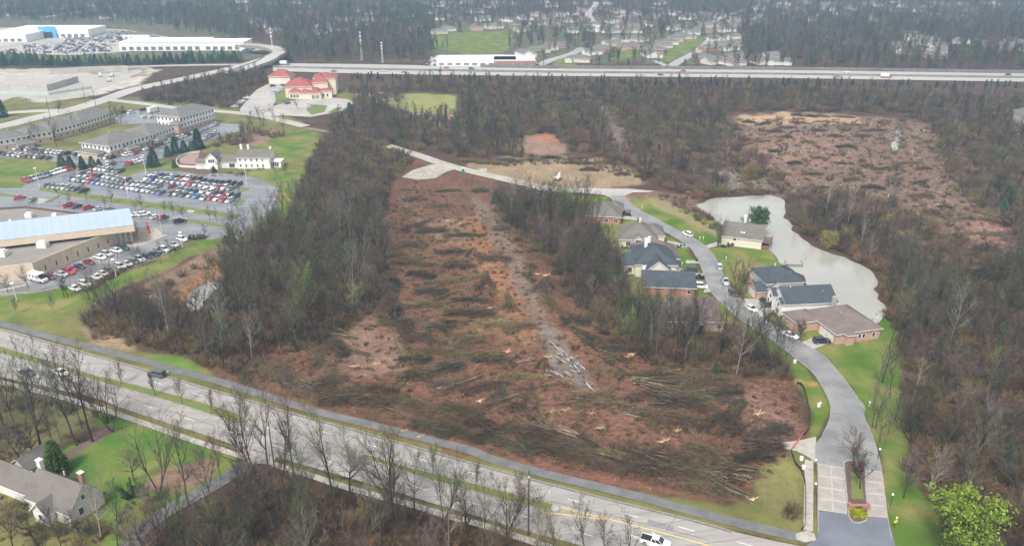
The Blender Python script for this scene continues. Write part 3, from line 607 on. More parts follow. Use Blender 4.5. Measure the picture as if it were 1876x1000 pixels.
# far streets behind the freeway
M_FST = surf('far_street', (.38, .37, .35), (.32, .31, .30), sc=.05, fine=.5, amt=.1)
for pts, wd in (([(990, 120), (1010, 110), (1045, 100), (1068, 88)], 9), ([(1088, 45), (1082, 35), (1078, 25), (1090, 12), (1092, 4)], 9), ([(1222, 128), (1245, 112), (1280, 93), (1310, 66)], 9), ([(1222, 122), (1200, 112)], 6),
                ([(80, 32), (140, 24), (230, 10), (340, 0), (420, -6)], 14), ([(1500, 30), (1512, 22), (1522, 15)], 10), ([(1180, 12), (1230, 20), (1290, 30)], 7), ([(1390, 10), (1330, 30), (1300, 45)], 7)):
    ribbon('road', pts, wd, .12, M_FST, 20)
sheet('car_park', [(-300, 55), (110, 50), (230, 55), (330, 72), (340, 86), (200, 98), (120, 102), (40, 98), (-300, 100)], .12, M_PALE)
sheet('car_park', [(340, 78), (420, 76), (470, 84), (478, 92), (455, 96), (420, 92), (350, 92)], .13, M_PALE)
sheet('car_park', [(780, 118), (800, 102), (920, 100), (975, 104), (990, 122), (940, 124), (800, 123)], .12, M_FWY)
# ---------------------------------------------------------------- water
mw, tw, bw = nodes('pond_water')
nw = noise(tw, .03, 3, pos(tw)); tw.links.new(mixc(tw, rng(tw, nw, .3, .7), (.29, .28, .235), (.37, .36, .31)), bw.inputs['Base Color'])
bw.inputs['Roughness'].default_value = .04; bw.inputs['Specular IOR Level'].default_value = 1.0; bw.inputs['IOR'].default_value = 1.75
bump(tw, noise(tw, .9, 3, pos(tw)), .12, .08, bw)
def ragged(px, a, step=3.0, seed=0):
    P = Gs(px); out = []
    for i, p in enumerate(P):
        q = P[(i + 1) % len(P)]; n = max(1, int((q - p).length / step)); t_ = (q - p).normalized(); nn_ = Vector((-t_.y, t_.x, 0))
        for j in range(n):
            r_ = p.lerp(q, j / n); out.append(r_ + nn_ * ((float(fbm(np.array([r_.x]), np.array([r_.y]), 9, seed)[0]) - .5) * 2 * a))
    return out
sheet('pond', ragged([(1272, 372), (1305, 364), (1355, 360), (1405, 358.5), (1430, 362), (1441, 372), (1440, 395), (1450, 424), (1487, 450), (1543, 472), (1586, 494), (1603, 515), (1612, 548), (1612, 574), (1590, 590), (1560, 596), (1528, 585), (1490, 545), (1470, 505), (1452, 492), (1435, 481), (1407.6, 456), (1370, 430), (1324, 412), (1297, 398), (1282, 385), (1262, 378)], 3.4), .06, mw, world=True)
sheet('pond', ragged([(343, 548), (352, 532), (368, 524), (384, 516), (397, 519), (402, 526), (390, 534), (384, 546), (372, 552), (366, 566), (352, 570), (346, 562)], 1.6, 1.5), .06, mw, world=True)
m_p = plain('muddy_puddle', (.40, .37, .34), .12, spec=.8)
for q in ([(1634, 262), (1640, 258), (1644, 266), (1642, 276), (1636, 277), (1633, 270)], [(1312, 316), (1324, 316), (1326, 324), (1314, 326)], [(1375, 330), (1392, 332), (1398, 340), (1380, 342)]): sheet('puddle', q, .16, m_p)
def ruts():
    """water lying in the wheel ruts of the haul track: ragged slivers"""
    k = MB(); rr = random.Random(3)
    def sl(x, y, ux, uy, L, wd):
        p = G(x, y); d_ = G(x + ux, y + uy) - p; d_.z = 0; d_.normalize(); n_ = Vector((-d_.y, d_.x, 0)); pts = []
        m = 7
        for i in range(m): f = i / (m - 1) - .5; pts.append(p + d_ * f * L + n_ * (wd * (.55 * math.cos(f * 3.0) + rr.uniform(-.15, .15)) + .12 * math.sin(f * 7 + x)))
        for i in range(m - 1, -1, -1): f = i / (m - 1) - .5; pts.append(p + d_ * f * L + n_ * (-wd * (.5 * math.cos(f * 3.0) + rr.uniform(-.15, .15)) + .12 * math.sin(f * 7 + x)))
        k.ngon([(q.x, q.y, .26) for q in pts])
    for i in range(13): t_ = i / 12; sl(1015 + 65 * t_ + rr.uniform(-5, 5), 630 + 75 * t_ + rr.uniform(-3, 3), 60, 66, rr.uniform(3, 8), rr.uniform(.35, .8))
    for i in range(12): sl(1022 + i * 4 + rr.uniform(-5, 5), 650 + i * 2 + rr.uniform(-8, 8), 60, 50 + rr.uniform(-30, 30), rr.uniform(2, 4), rr.uniform(.3, .7))
    for i in range(10): sl(1000 + i * 6 + rr.uniform(-4, 4), 684 + rr.uniform(-6, 6), 60, 35 + rr.uniform(-20, 30), rr.uniform(1.5, 4), rr.uniform(.25, .5))
    for i in range(8): sl(940 + i * 5, 668 - i * 1.5 + rr.uniform(-2, 2), 30, -12, rr.uniform(1, 2.4), rr.uniform(.1, .25))
    for i in range(6): sl(714 + i * 4, 585 + i * 3, 10, 22, rr.uniform(1, 2.2), .25)
    for i in range(6): sl(1150 + i * 6, 760 + i * 1.4, 60, 12, rr.uniform(1.5, 3), .2)
    for i in range(46):
        f = rr.random() ** .6; sl(1648 - 8 * f + rr.uniform(-4, 4), 222 + 54 * f, rr.uniform(-6, 6), 3, rr.uniform(1.5, 4), rr.uniform(.5, 1.3))
    for i in range(40): sl(rr.uniform(1305, 1400), rr.uniform(315, 352), rr.uniform(-6, 6), 3, rr.uniform(1, 3), rr.uniform(.3, .9))
    for i in range(14): sl(rr.uniform(1755, 1815), rr.uniform(700, 740), 5, 3, rr.uniform(1, 3), rr.uniform(.5, 1.2))
    tag(k.build('rut_water', m_p), kind='stuff')
ruts()
# ---------------------------------------------------------------- buildings
def shingle(name, c, k=.8): return surf(name, c, tuple(q * k for q in c), rough=.85, sc=.35, fine=5, amt=.22, bmp=.02, stretch=(1, 1, 3))
M_RGR = shingle('grey_shingles', (.165, .155, .14)); M_RBR = shingle('brown_shingles', (.185, .145, .13)); M_RDK = shingle('dark_shingles', (.065, .078, .092)); M_RTP = shingle('taupe_shingles', (.165, .15, .13))
M_RPB = shingle('purple_brown_shingles', (.17, .125, .12)); M_RRED = shingle('red_shingles', (.33, .10, .095), .85)
M_CRM = surf('cream_siding', (.66, .60, .50), (.60, .54, .45), rough=.8, sc=.4, fine=4, amt=.07, stretch=(1, 1, 6)); M_WSD = surf('white_siding', (.76, .75, .71), (.70, .69, .66), rough=.7, sc=.4, fine=5, amt=.06, stretch=(1, 1, 6))
M_TAN = surf('tan_brick', (.50, .38, .28), (.44, .33, .25), rough=.85, sc=.5, fine=6, amt=.14); M_BRK = surf('red_brick', (.40, .20, .15), (.33, .165, .125), rough=.85, sc=.5, fine=6, amt=.2)
M_PBK = surf('pink_brick', (.50, .32, .26), (.44, .28, .22), rough=.85, sc=.5, fine=6, amt=.16); M_WBK = surf('painted_brick', (.68, .65, .60), (.60, .57, .52), rough=.85, sc=.7, fine=4, amt=.14)
M_GLS = plain('window_glass', (.035, .042, .05), .12, spec=.8); M_GAR = plain('garage_panel', (.66, .63, .57), .6); M_DOOR = plain('door_paint', (.12, .07, .05), .5); M_DECK = surf('deck_timber', (.20, .11, .09), (.15, .085, .07), sc=.6, fine=5)
M_STUC = surf('stucco', (.70, .60, .45), (.66, .56, .42), sc=.3, fine=3, amt=.07); M_CHIM = M_WSD
def hip(mb, x0, x1, y0, y1, z, rh, mat, oh=.5, trim=M_TRIM, ridge=None, along=None):
    x0 -= oh; x1 += oh; y0 -= oh; y1 += oh; W, D = x1 - x0, y1 - y0; t = .22
    along = along or ('x' if W >= D else 'y'); r = (min(W, D) / 2 if ridge is None else ridge)
    a = [(x0, y0, z), (x1, y0, z), (x1, y1, z), (x0, y1, z)]; b = [(p[0], p[1], z + t) for p in a]
    mb.poly(a[::-1], trim)
    for i in range(4): j = (i + 1) % 4; mb.poly([a[i], a[j], b[j], b[i]], trim)
    if along == 'x': r0, r1 = (x0 + r, (y0 + y1) / 2, z + t + rh), (x1 - r, (y0 + y1) / 2, z + t + rh)
    else: r0, r1 = ((x0 + x1) / 2, y0 + r, z + t + rh), ((x0 + x1) / 2, y1 - r, z + t + rh)
    if along == 'x':
        mb.poly([b[0], b[1], r1, r0], mat); mb.poly([b[1], b[2], r1], mat); mb.poly([b[2], b[3], r0, r1], mat); mb.poly([b[3], b[0], r0], mat)
    else:
        mb.poly([b[0], b[1], r0], mat); mb.poly([b[1], b[2], r1, r0], mat); mb.poly([b[2], b[3], r1], mat); mb.poly([b[3], b[0], r0, r1], mat)
    return mb
def gable(mb, x0, x1, y0, y1, z, rh, mat, wall, oh=.45, trim=M_TRIM, along='x'):
    """two pitched slabs with white barge boards and solid gable walls"""
    def T(u, v, h): return (u, v, h) if along == 'x' else (v, u, h)
    if along == 'x': u0, u1, v0, v1 = x0, x1, y0, y1
    else: u0, u1, v0, v1 = y0, y1, x0, x1
    vm = (v0 + v1) / 2; sl = rh / (vm - v0); t = .2
    for s in (-1, 1):
        ve = (v0 - oh) if s < 0 else (v1 + oh); ze = z - sl * oh
        lo = [T(u0 - oh, ve, ze), T(u1 + oh, ve, ze), T(u1 + oh, vm, z + rh), T(u0 - oh, vm, z + rh)]; hi = [(p[0], p[1], p[2] + t) for p in lo]
        mb.poly(hi, mat); mb.poly(lo[::-1], trim)
        for i in range(4):
            if i == 2: continue
            j = (i + 1) % 4; mb.poly([lo[i], lo[j], hi[j], hi[i]], trim)
    for u in (u0, u1):
        e = .002 if u == u0 else -.002
        mb.poly([T(u + e, v0, z), T(u + e, v1, z), T(u + e, vm, z + rh - .02)], wall)
    return mb
_wm = {}
def window(parent, side, u, z, w_=1.0, h=1.2, dims=None, name='window', glass=True, frame=M_TRIM, col=None):
    """side: 'n' near wall (y=y0), 'f' far, 'l' left, 'r' right; u along the wall"""
    x0, x1, y0, y1 = dims; key = (name, w_, h, frame.name, col.name if col else '')
    if key not in _wm:
        f = MB(); t = .09
        f.box(-w_ / 2 - t, w_ / 2 + t, -.07, .0, -t, 0, frame); f.box(-w_ / 2 - t, w_ / 2 + t, -.07, 0, h, h + t, frame)
        f.box(-w_ / 2 - t, -w_ / 2, -.07, 0, 0, h, frame); f.box(w_ / 2, w_ / 2 + t, -.07, 0, 0, h, frame)
        if w_ > 1.3: f.box(-.03, .03, -.06, 0, 0, h, frame)
        g = MB(); g.box(-w_ / 2, w_ / 2, -.025, -.005, 0, h, col or M_GLS)
        _wm[key] = (f.mesh('frame'), g.mesh('pane'))
    fm, gm = _wm[key]; g = 0
    o = bpy.data.objects.new(name, gm); link(o, parent)
    p = bpy.data.objects.new('frame', fm); link(p, o)
    e = .004
    o.location, o.rotation_euler = {'n': ((x0 + u, y0 - e, z), (0, 0, 0)), 'f': ((x0 + u, y1 + e, z), (0, 0, math.pi)), 'l': ((x0 - e, y0 + u, z), (0, 0, -math.pi / 2)), 'r': ((x1 + e, y0 + u, z), (0, 0, math.pi / 2))}[side]
    return o
def axis(A, B): d = B - A; return math.atan2(d.y, d.x), d.length
def block(root, x0, x1, y0, y1, z0, z1, mat, nm='wall'): k = MB(); k.box(x0, x1, y0, y1, z0, z1, mat); return k.build(nm, parent=root)
def chimney(root, x, y, z0, z1, mat=M_CHIM, s=.5, cap=True):
    k = MB(); k.box(x - s, x + s, y - s * .7, y + s * .7, z0, z1, mat); o = k.build('chimney', parent=root)
    if cap: c = MB(); c.box(x - s - .1, x + s + .1, y - s * .7 - .1, y + s * .7 + .1, z1, z1 + .18, M_TRIM); c.build('cap', parent=o)
    return o
def vents(root, pts):
    for x, y, z in pts: k = MB(); k.cyl((x, y, z - .5), (x, y, z + .45), .13, n=6, mat=M_TRIM); k.build('vent_pipe', parent=root)
def house(A, B, depth, wh, roof, rh, wmat, rmat, label, name='house', along=None, lower=None, cat='house', roofo=.5, z0=-.3, ang=None):
    A = G(*A); B = G(*B); a, w_ = axis(A, B)
    root = empty(name, A, a); tag(root, label, cat); D = (0, w_, 0, depth)
    if lower: block(root, 0, w_, 0, depth, z0, wh * lower[1], lower[0]); block(root, .02, w_ - .02, .02, depth - .02, wh * lower[1], wh, wmat)
    else: block(root, 0, w_, 0, depth, z0, wh, wmat)
    k = MB()
    if roof == 'hip': hip(k, 0, w_, 0, depth, wh, rh, rmat, roofo, along=along)
    else: gable(k, 0, w_, 0, depth, wh, rh, rmat, wmat, roofo, along=along or 'x')
    k.build('roof', parent=root); return root, D, w_
def wing(root, x0, x1, y0, y1, wh, roof, rh, wmat, rmat, along=None, z0=-.3, oh=.4, nm='wing_wall'):
    block(root, x0, x1, y0, y1, z0, wh, wmat, nm); k = MB()
    if roof == 'hip': hip(k, x0, x1, y0, y1, wh, rh, rmat, oh, along=along)
    elif roof == 'gable': gable(k, x0, x1, y0, y1, wh, rh, rmat, wmat, oh, along=along or 'x')
    k.build('wing_roof', parent=root); return (x0, x1, y0, y1)
def winrow(root, D, side, us, z, w_=1.0, h=1.3, **kw):
    for u in us: window(root, side, u, z, w_, h, D, **kw)
def lin(a, b, n): return [a + (b - a) * i / max(1, n - 1) for i in range(n)]
# --- right hand street, from the far end
r, D, W = house((1068, 408), (1136, 411.5), 15, 2.9, 'hip', 3.6, M_BRK, M_RTP, 'low brick house with grey brown hipped roof, farthest along the street')
wing(r, W - 6, W + .6, 9, 17, 2.8, 'hip', 2.2, M_BRK, M_RTP); winrow(r, D, 'n', (3, 9, 12.5), .8, 1.4, 1.3); window(r, 'r', 3, 0, 2.6, 2.1, D, 'garage_door', col=M_GAR)
r, D, W = house((1135, 453.5), (1203, 455), 13, 3.0, 'hip', 4.4, M_CRM, M_RTP, 'cream house with grey hipped roof and an arched window on the near wall')
wing(r, W - 4, W + 3.2, 5, 15, 2.8, 'hip', 2.6, M_CRM, M_RTP)
winrow(r, D, 'n', (3, 10.5), .8, 1.5, 1.5); wing(r, 4.6, 8.2, -1.2, 3, 3.6, 'gable', 1.3, M_CRM, M_RTP, 'y'); window(r, 'n', 1.8, 1.0, 1.9, 2.4, (4.6, 8.2, -1.2, 3)); vents(r, [(6, 7, 6)]); chimney(r, 7.5, 8, 5, 8.3, M_CRM, .35)
k = MB(); k.box(4.3, 8.6, -3.2, -1.25, .5, .65, M_DECK); k.build('deck', parent=r)
r, D, W = house((1160, 484), (1240, 486), 11, 3.0, 'hip', 3.6, M_PBK, M_RPB, 'house with purple brown roof half hidden behind the dark roofed house')
k = MB(); k.cyl((-2.5, 1, -.2), (-2.5, 1, .6), 1.6, n=12, mat=M_WALK); k.build('garden_table', parent=r)
r, D, W = house((1163, 507), (1238, 508), 16, 4.2, 'hip', 4.2, M_CRM, M_RDK, 'large cream house with dark slate coloured roof and several front gables')
wing(r, 3, 11, -3.2, 5, 3.6, 'gable', 3.2, M_CRM, M_RDK, 'y'); wing(r, -3.5, 3, 2, 11, 3.2, 'gable', 2.6, M_CRM, M_RDK, 'x'); wing(r, W - 5, W + 1.5, 1, 7, 2.8, 'gable', 2.0, M_CRM, M_RDK, 'y'); wing(r, W - 5, W + 2.2, 9, 17, 2.9, 'hip', 2.2, M_CRM, M_RDK)
winrow(r, (3, 11, -3.2, 5), 'n', (2, 4, 6), 1.6, 1.1, 1.7); window(r, 'n', 2, 1.0, 1.2, 1.4, (-3.5, 3, 2, 11)); window(r, 'r', 3, 0, 3.4, 2.2, (W - 5, W + 1.5, 1, 7), 'garage_door', col=M_GAR); chimney(r, 4.2, 9, 5, 10, M_WSD, .5); chimney(r, 5.6, 12, 5, 9.5, M_WSD, .4)
r, D, W = house((1178, 540), (1272, 543.5), 12, 3.0, 'gable', 2.8, M_BRK, M_RDK, 'long low red brick house with dark roof, side wall to the clearing')
window(r, 'n', 7.2, 1.5, 1.2, .5, D); window(r, 'n', 14, .9, 1.0, 1.2, D); chimney(r, .4, 7, 2, 6.6, M_WSD, .4); vents(r, [(6, 4, 4.6), (11, 8, 4.8)]); window(r, 'r', 6, 0, 4.4, 2.2, D, 'garage_door', col=M_GAR)
r, D, W = house((1226, 606), (1326, 607), 15, 3.0, 'hip', 3.8, M_PBK, M_RPB, 'purple brown hipped roof seen through the trees at the wood edge')
winrow(r, D, 'n', (4, 9, 14), .8, 1.2, 1.3)
# --- lake side
r, D, W = house((1321, 448), (1394, 457), 14, 3.5, 'gable', 3.2, M_CRM, M_RTP, 'cream house with plain grey gabled roof standing at the pond edge')
chimney(r, W * .5, 8.4, 5, 9, M_CRM, .5); 
for u in (6.2, 7.1): k = MB(); k.box(u, u + .55, 2.0, 2.9, 4.55, 4.9, M_TRIM); k.build('skylight', parent=r)
k = MB(); k.box(W + .02, W + 3.4, 1, 6.5, 2.5, 2.7, M_DECK); k.build('deck', parent=r)
for y_ in (1.1, 6.3): k = MB(); k.box(W + 3.1, W + 3.3, y_, y_ + .2, -.3, 3.6, M_DECK); k.build('post', parent=r)
k = MB(); k.box(W + .05, W + 3.4, 1, 1.08, 3.3, 3.45, M_DECK); k.box(W + 3.32, W + 3.4, 1, 6.5, 3.3, 3.45, M_DECK); k.build('railing', parent=r)
k = MB(); k.box(W + .05, W + 2.6, .5, 4.5, -.3, .9, M_DECK); k.build('steps', parent=r)
window(r, 'n', 4.5, 2.2, .9, .9, D)
r, D, W = house((1401, 546), (1469, 542), 12, 4.7, 'hip', 3.2, M_CRM, M_RDK, 'two storey cream and brick house with dark hipped roof and big skylight', lower=(M_PBK, .45))
wing(r, -3.4, 2.8, -1.5, 6, 3.0, 'gable', 1.8, M_PBK, M_RDK, 'x'); k = MB(); k.box(-3.44, -3.4, .2, 4.6, .05, 2.3, M_GAR); k.build('garage_door', parent=r); k = MB(); k.poly([(8.6, 7.6, 7.25), (10.4, 7.6, 7.25), (10.4, 9.4, 6.35), (8.6, 9.4, 6.35)], M_TRIM); k.build('skylight', parent=r); vents(r, [(6, 8, 7.6), (9, 3.5, 6.4)])
wing(r, 2, 4, -.6, 3, 4.4, 'gable', .9, M_CRM, M_RDK, 'y'); window(r, 'n', 1, 2.9, .9, 1.2, (2, 4, -.6, 3))
r, D, W = house((1437, 582), (1528, 577.5), 11, 4.5, 'gable', 3.0, M_WSD, M_RDK, 'two storey white and tan house with dark roof and bright front gables', lower=(M_TAN, .45))
winrow(r, D, 'l', (5.3,), 2.9, .8, 1.2); wing(r, -1.2, 1.5, .5, 4.5, 4.2, 'gable', 1.1, M_WSD, M_RDK, 'x'); window(r, 'l', 2, 2.8, 1, 1.1, (-1.2, 1.5, .5, 4.5)); window(r, 'l', 2, .5, 1.6, 1.6, (-1.2, 1.5, .5, 4.5)); wing(r, -1.2, 1.5, 6, 10.5, 4.4, 'gable', 1.6, M_WSD, M_RDK, 'x'); window(r, 'l', 2.2, 2.8, 1.2, 1.3, (-1.2, 1.5, 6, 10.5)); winrow(r, (-1.2, 1.5, 6, 10.5), 'l', (1.2, 3.2), .5, 1.0, 1.8)
vents(r, [(12.5, 3.5, 6.2), (3, 5, 7.4)])
r, D, W = house((1530, 631), (1610, 619.5), 15, 3.1, 'hip', 4.2, M_PBK, M_RBR, 'low brick house with broad brown hipped roof, nearest the entrance')
wing(r, -6.5, 1, 9, 16, 2.9, 'hip', 2.0, M_PBK, M_RBR); wing(r, 2.5, 4.8, -1.4, 2, 3.0, 'hip', .8, M_PBK, M_RBR)
for v_ in (1.4, 4.6): window(r, 'l', v_ + 1.2, 0, 2.6, 2.2, D, 'garage_door', col=M_GAR)
winrow(r, D, 'n', (7.5, 8.8, 12), .9, .8, 1.3); vents(r, [(5, 6, 6.0)]); chimney(r, 9, 14.4, 2, 7.0, M_WALK, .6, False)
# --- lower left house
C = G(133, 964); Fr = G(193, 921); dv = Fr - C; ang = math.atan2(dv.y, dv.x) - math.pi / 2; dp = dv.length
root = empty('house', C, ang); tag(root, 'white painted house with steep grey roof and two brick chimneys at the lower left', 'house')
L_ = 12.0; block(root, -L_, 0, 0, dp, -.3, 3.0, M_WBK); k = MB(); gable(k, -L_, 0, 0, dp, 3.0, 4.2, M_RTP, M_WBK, .35, along='x'); k.build('roof', parent=root)
Dh = (-L_, 0, 0, dp); window(root, 'r', dp * .32, 1.2, 1.0, 1.5, Dh); window(root, 'r', dp * .45, 4.0, .8, 1.1, Dh)
chimney(root, -1.6, dp * .5 + 1.4, 5.5, 8.5, M_BRK, .5); chimney(root, -L_ + .2, dp * .5 + .4, 6.0, 9.0, M_WBK, .55)
wing(root, -8, -4, -1.8, dp * .4, 2.8, 'gable', 1.9, M_WBK, M_RTP, 'y'); window(root, 'n', 2, .9, .9, 1.3, (-8, -4, -1.8, 2)); wing(root, -24, -L_ - .02, 1.0, dp - 1.5, 2.8, 'gable', 3.0, M_WBK, M_RTP, 'x'); wing(root, -25, -20, dp - 1.4, dp + 4, 2.8, 'gable', 1.8, M_WBK, M_RGR, 'y')
vents(root, [(-7, dp * .5 + 1.6, 6.6), (-15, 4, 5.0)])
# --- offices: three ranges of hipped blocks
def office(A, B, depth, segs, label, floors=2, group=None, lower=M_TAN):
    A = G(*A); B = G(*B); a, w_ = axis(A, B); root = empty('office_building', A, a); tag(root, label, 'office building', group)
    for (x0, x1, y0, y1, h, rh) in segs:
        if x1 < 0: x1 = w_
        hb = 3.1; block(root, x0, x1, y0, y1, -.3, hb, lower); block(root, x0 + .03, x1 - .03, y0 + .03, y1 - .03, hb, h, M_WSD if h > 4 else lower)
        k = MB(); hip(k, x0, x1, y0, y1, h, rh, M_RGR2, .8); k.build('roof', parent=root)
        Dd = (x0, x1, y0, y1)
        for fl in range(3 if h > 9 else 2):
            z = .9 + 2.95 * fl; hh = 1.5
            for side, ln in (('n', x1 - x0), ('l', y1 - y0), ('r', y1 - y0)):
                n_ = int(ln / (2.4 if fl else 3.4))
                if side == 'r' and x1 < w_ - 1: continue
                for u in lin(1.3, ln - 1.3, max(2, n_)): window(root, side, u, z, 1.0, hh, (x0 + .03, x1 - .03, y0 + .03, y1 - .03) if fl else Dd)
        vents(root, [((x0 + x1) / 2 + q, (y0 + y1) / 2 + 1, h + rh + .1) for q in (-2, 2.5)])
    return root, w_
M_RGR2 = shingle('office_shingles', (.18, .17, .155))
ra, w1 = office((209.6, 288), (275, 268.5), 20, [(-2, -1, 0, 19, 6.0, 3.4), ], 'two storey office block with grey hipped roof nearest the church side car park', group='office blocks')
k = MB(); hip(k, 6, 12, -4.0, 2, 2.9, 1.4, M_RGR2, .5); k.build('porch_roof', parent=ra); block(ra, 6.3, 11.7, -3.6, -.02, -.3, 2.88, M_TAN, 'porch_wall')
k = MB(); hip(k, -7.2, -2.05, 3, 17, 2.9, 1.4, M_RGR2, .4); k.build('porch_roof', parent=ra); block(ra, -7, -2.05, 3.3, 16.7, -.3, 2.88, M_TAN, 'porch_wall')
rb, w2 = office((277, 268), (322, 251.5), 18, [(0, -1, 0, 18, 6.0, 3.2)], 'middle office block of the front range with dark upper windows', group='office blocks')
k = MB(); hip(k, 2, 8, -3.5, 1, 2.9, 1.4, M_RGR2, .5); k.build('porch_roof', parent=rb); block(rb, 2.3, 7.7, -3.1, -.02, -.3, 2.88, M_TAN, 'porch_wall')
rc, w3 = office((333, 245), (395, 226), 17, [(0, -1, 0, 16, 9.2, 3.2)], 'three storey office block with rows of windows at the range end', group='office blocks')
k = MB(); hip(k, -3.4, 2.2, -1.6, 5, 5.9, 1.3, M_RGR2, .5); k.build('porch_roof', parent=rc); block(rc, -3.0, -.02, -1.2, 4.6, -.3, 5.88, M_TAN, 'porch_wall')
rd, w4 = office((38, 272), (96, 262), 17, [(-12, 4, 0, 15, 5.8, 3.0), (4.05, 17, 2, 17, 5.8, 3.0)], 'two storey office block at the left edge behind bare trees', group='office blocks')
k = MB(); hip(k, -2, 6, -4, 1.5, 2.9, 1.6, M_RGR2, .5); k.build('porch_roof', parent=rd); block(rd, -1.7, 5.7, -3.6, -.02, -.3, 2.88, M_TAN, 'porch_wall')
re_, w5 = office((98, 258), (150, 244), 16, [(0, -1, 0, 16, 5.8, 3.2)], 'office block with wide grey roof in the middle of the rear range', group='office blocks')
rf_, w6 = office((152, 243), (212, 223), 16, [(0, -1, 0, 16, 5.8, 3.4)], 'office block at the far end of the rear range beside the road', group='office blocks')
# --- white house converted among the lawns
r, D, W = house((436, 309), (496, 309), 9, 5.4, 'gable', 2.6, M_WSD, M_RTP, 'long white two storey house with chimneys above the car park')
winrow(r, D, 'n', lin(1.5, W - 3.5, 5), 3.6, .7, 1.2); winrow(r, D, 'n', lin(1.5, W - 3.5, 5), .8, .7, 1.3); chimney(r, .8, 6, 6, 10, M_WSD, .5); chimney(r, 3.8, 7, 6, 9.6, M_WSD, .45); chimney(r, W - .6, 5, 6, 9.2, M_WSD, .4)
wing(r, -11, .0 - .02, 1, 9, 3.0, 'gable', 2.6, M_WSD, M_RTP, 'x'); wing(r, -14.5, -9, -1.2, 7, 5.0, 'gable', 2.6, M_WSD, M_RTP, 'y'); winrow(r, (-14.5, -9, -1.2, 7), 'n', (1.7, 2.7, 3.7), 3.2, .8, 1.5)
wing(r, -19.6, -14.6, -.6, 5.5, 2.7, 'gable', 1.5, M_WSD, M_RTP, 'x'); window(r, 'n', 2.8, .1, 2.2, 2.0, (-19.6, -14.6, -.6, 5.5), 'garage_door', col=M_GAR); window(r, 'n', 8, .3, 2.6, 1.9, (-11, 0, 1, 9)); wing(r, W + .02, W + 4.5, 2, 7, 2.8, 'hip', .8, M_WSD, M_TRIM)
winrow(r, (W, W + 4.5, 2, 7), 'n', (1, 2, 3), .5, .8, 1.8)
# --- red roofed church centre
A = G(522, 182); B = G(606, 180)
root = empty('church_building', A, axis(A, B)[0]); tag(root, 'cream hall with red hipped roofs and curved porch facing the turning circle', 'church building'); W = (B - A).length
M_RR = M_RRED
for (x0, x1, y0, y1, h, rh) in ((0, 18, 5, 24, 7, 5), (18.05, W - 2, 8, 26, 9, 4.5), (W - 12, W + 3, 12, 30, 11, 2.5), (3, 10, 0, 4.95, 4.2, 2.2), (10.05, 17, -2, 4.9, 4.0, 2.2), (17.05, W - 6, -4, 7.9, 4.2, 2.4), (W - 5.9, W + 1, -1, 7.9, 4.8, 1.2)):
    block(root, x0, x1, y0, y1, -.3, h, M_STUC); k = MB(); hip(k, x0, x1, y0, y1, h, rh, M_RR, .6); k.build('roof', parent=root)
winrow(root, (3, 10, 0, 4.95), 'n', (1.5, 3.5, 5.5), 1, 1.2, 1.8); winrow(root, (17.05, W - 6, -4, 7.9), 'n', lin(2, W - 25, 6), .6, 1.5, 2.2); winrow(root, (W - 5.9, W + 1, -1, 7.9), 'n', (1.5, 4), 1.2, 1.2, 2)
A = G(493, 154); root = empty('garage_building', A, -.05); tag(root, 'small cream garage with red pyramid roof beside the church car park', 'garage')
block(root, 0, 16, 0, 12, -.3, 5.2, M_STUC); k = MB(); hip(k, 0, 16, 0, 12, 5.2, 4.5, M_RR, .7); k.build('roof', parent=root); winrow(root, (0, 16, 0, 12), 'n', (3.5, 8, 12.5), .1, 3, 2.8, name='garage_door', col=M_GAR)
# --- blue roofed building at the left edge
Zr, Zb = 5.0, 9.0
M_FLAT = surf('flat_roof_membrane', (.26, .235, .215), (.21, .19, .175), sc=.12, fine=2, amt=.12); M_BLUE = surf('blue_metal_roof', (.38, .455, .60), (.35, .43, .58), rough=.5, sc=.06, fine=1.2, amt=.04, spec=.5)
M_BGE = surf('beige_panel', (.62, .50, .38), (.57, .46, .35), sc=.25, fine=2, amt=.07); M_UNIT = plain('rooftop_unit', (.70, .69, .66), .5)
root = empty('store_building', (0, 0, 0)); O = G(213, 421, Zr); root.location = (O.x, O.y, 0); tag(root, 'long beige building with pale blue metal roof band at the left edge', 'building')
def rel(x, y, z): p = G(x, y, z); return (p.x - O.x, p.y - O.y)
front = [rel(213, 421, Zr), rel(59, 483, Zr), rel(0, 491, Zr), rel(-160, 512, Zr), rel(-160, 430, Zr), rel(244, 408, Zr)]
k = MB(); k.prism(front, -.3, Zr - .5, M_BGE, M_FLAT); k.build('wall', parent=root)
def parapet(pts, z0, z1, mat, t=.35):
    for a, b in zip(pts, pts[1:]):
        a = Vector(a); b = Vector(b); d = (b - a).normalized(); n_ = Vector((-d.y, d.x)) * t; k = MB(); k.prism([a, b, b + n_, a + n_], z0, z1, mat); k.build('parapet', parent=root)
parapet([front[3], front[2], front[1], front[0]], Zr - .5, Zr + .35, M_BGE)
back = [rel(-160, 392, 6), rel(48, 379, 6), rel(150, 391.5, 6), rel(240, 405, 6), rel(240, 412, 6), rel(-160, 440, 6)]
k = MB(); k.prism(back, -.3, 5.6, M_BGE, M_FLAT); k.build('wall', parent=root); parapet([back[3], back[2], back[1], back[0]], 5.6, 6.3, M_DOOR, .3)
bandp = [rel(-170, 428, Zb), rel(237, 383.6, Zb), rel(244, 407.5, Zb), rel(-170, 455, Zb)]
k = MB(); k.prism(bandp, 5.65, Zb - .9, M_BGE, M_BGE); k.build('band_wall', parent=root)
b0 = [Vector(p) for p in bandp]; k = MB(); k.poly([(b0[3].x, b0[3].y, Zb - .9), (b0[2].x, b0[2].y, Zb - .9), (b0[1].x, b0[1].y, Zb + .5), (b0[0].x, b0[0].y, Zb + .5)], M_BLUE)
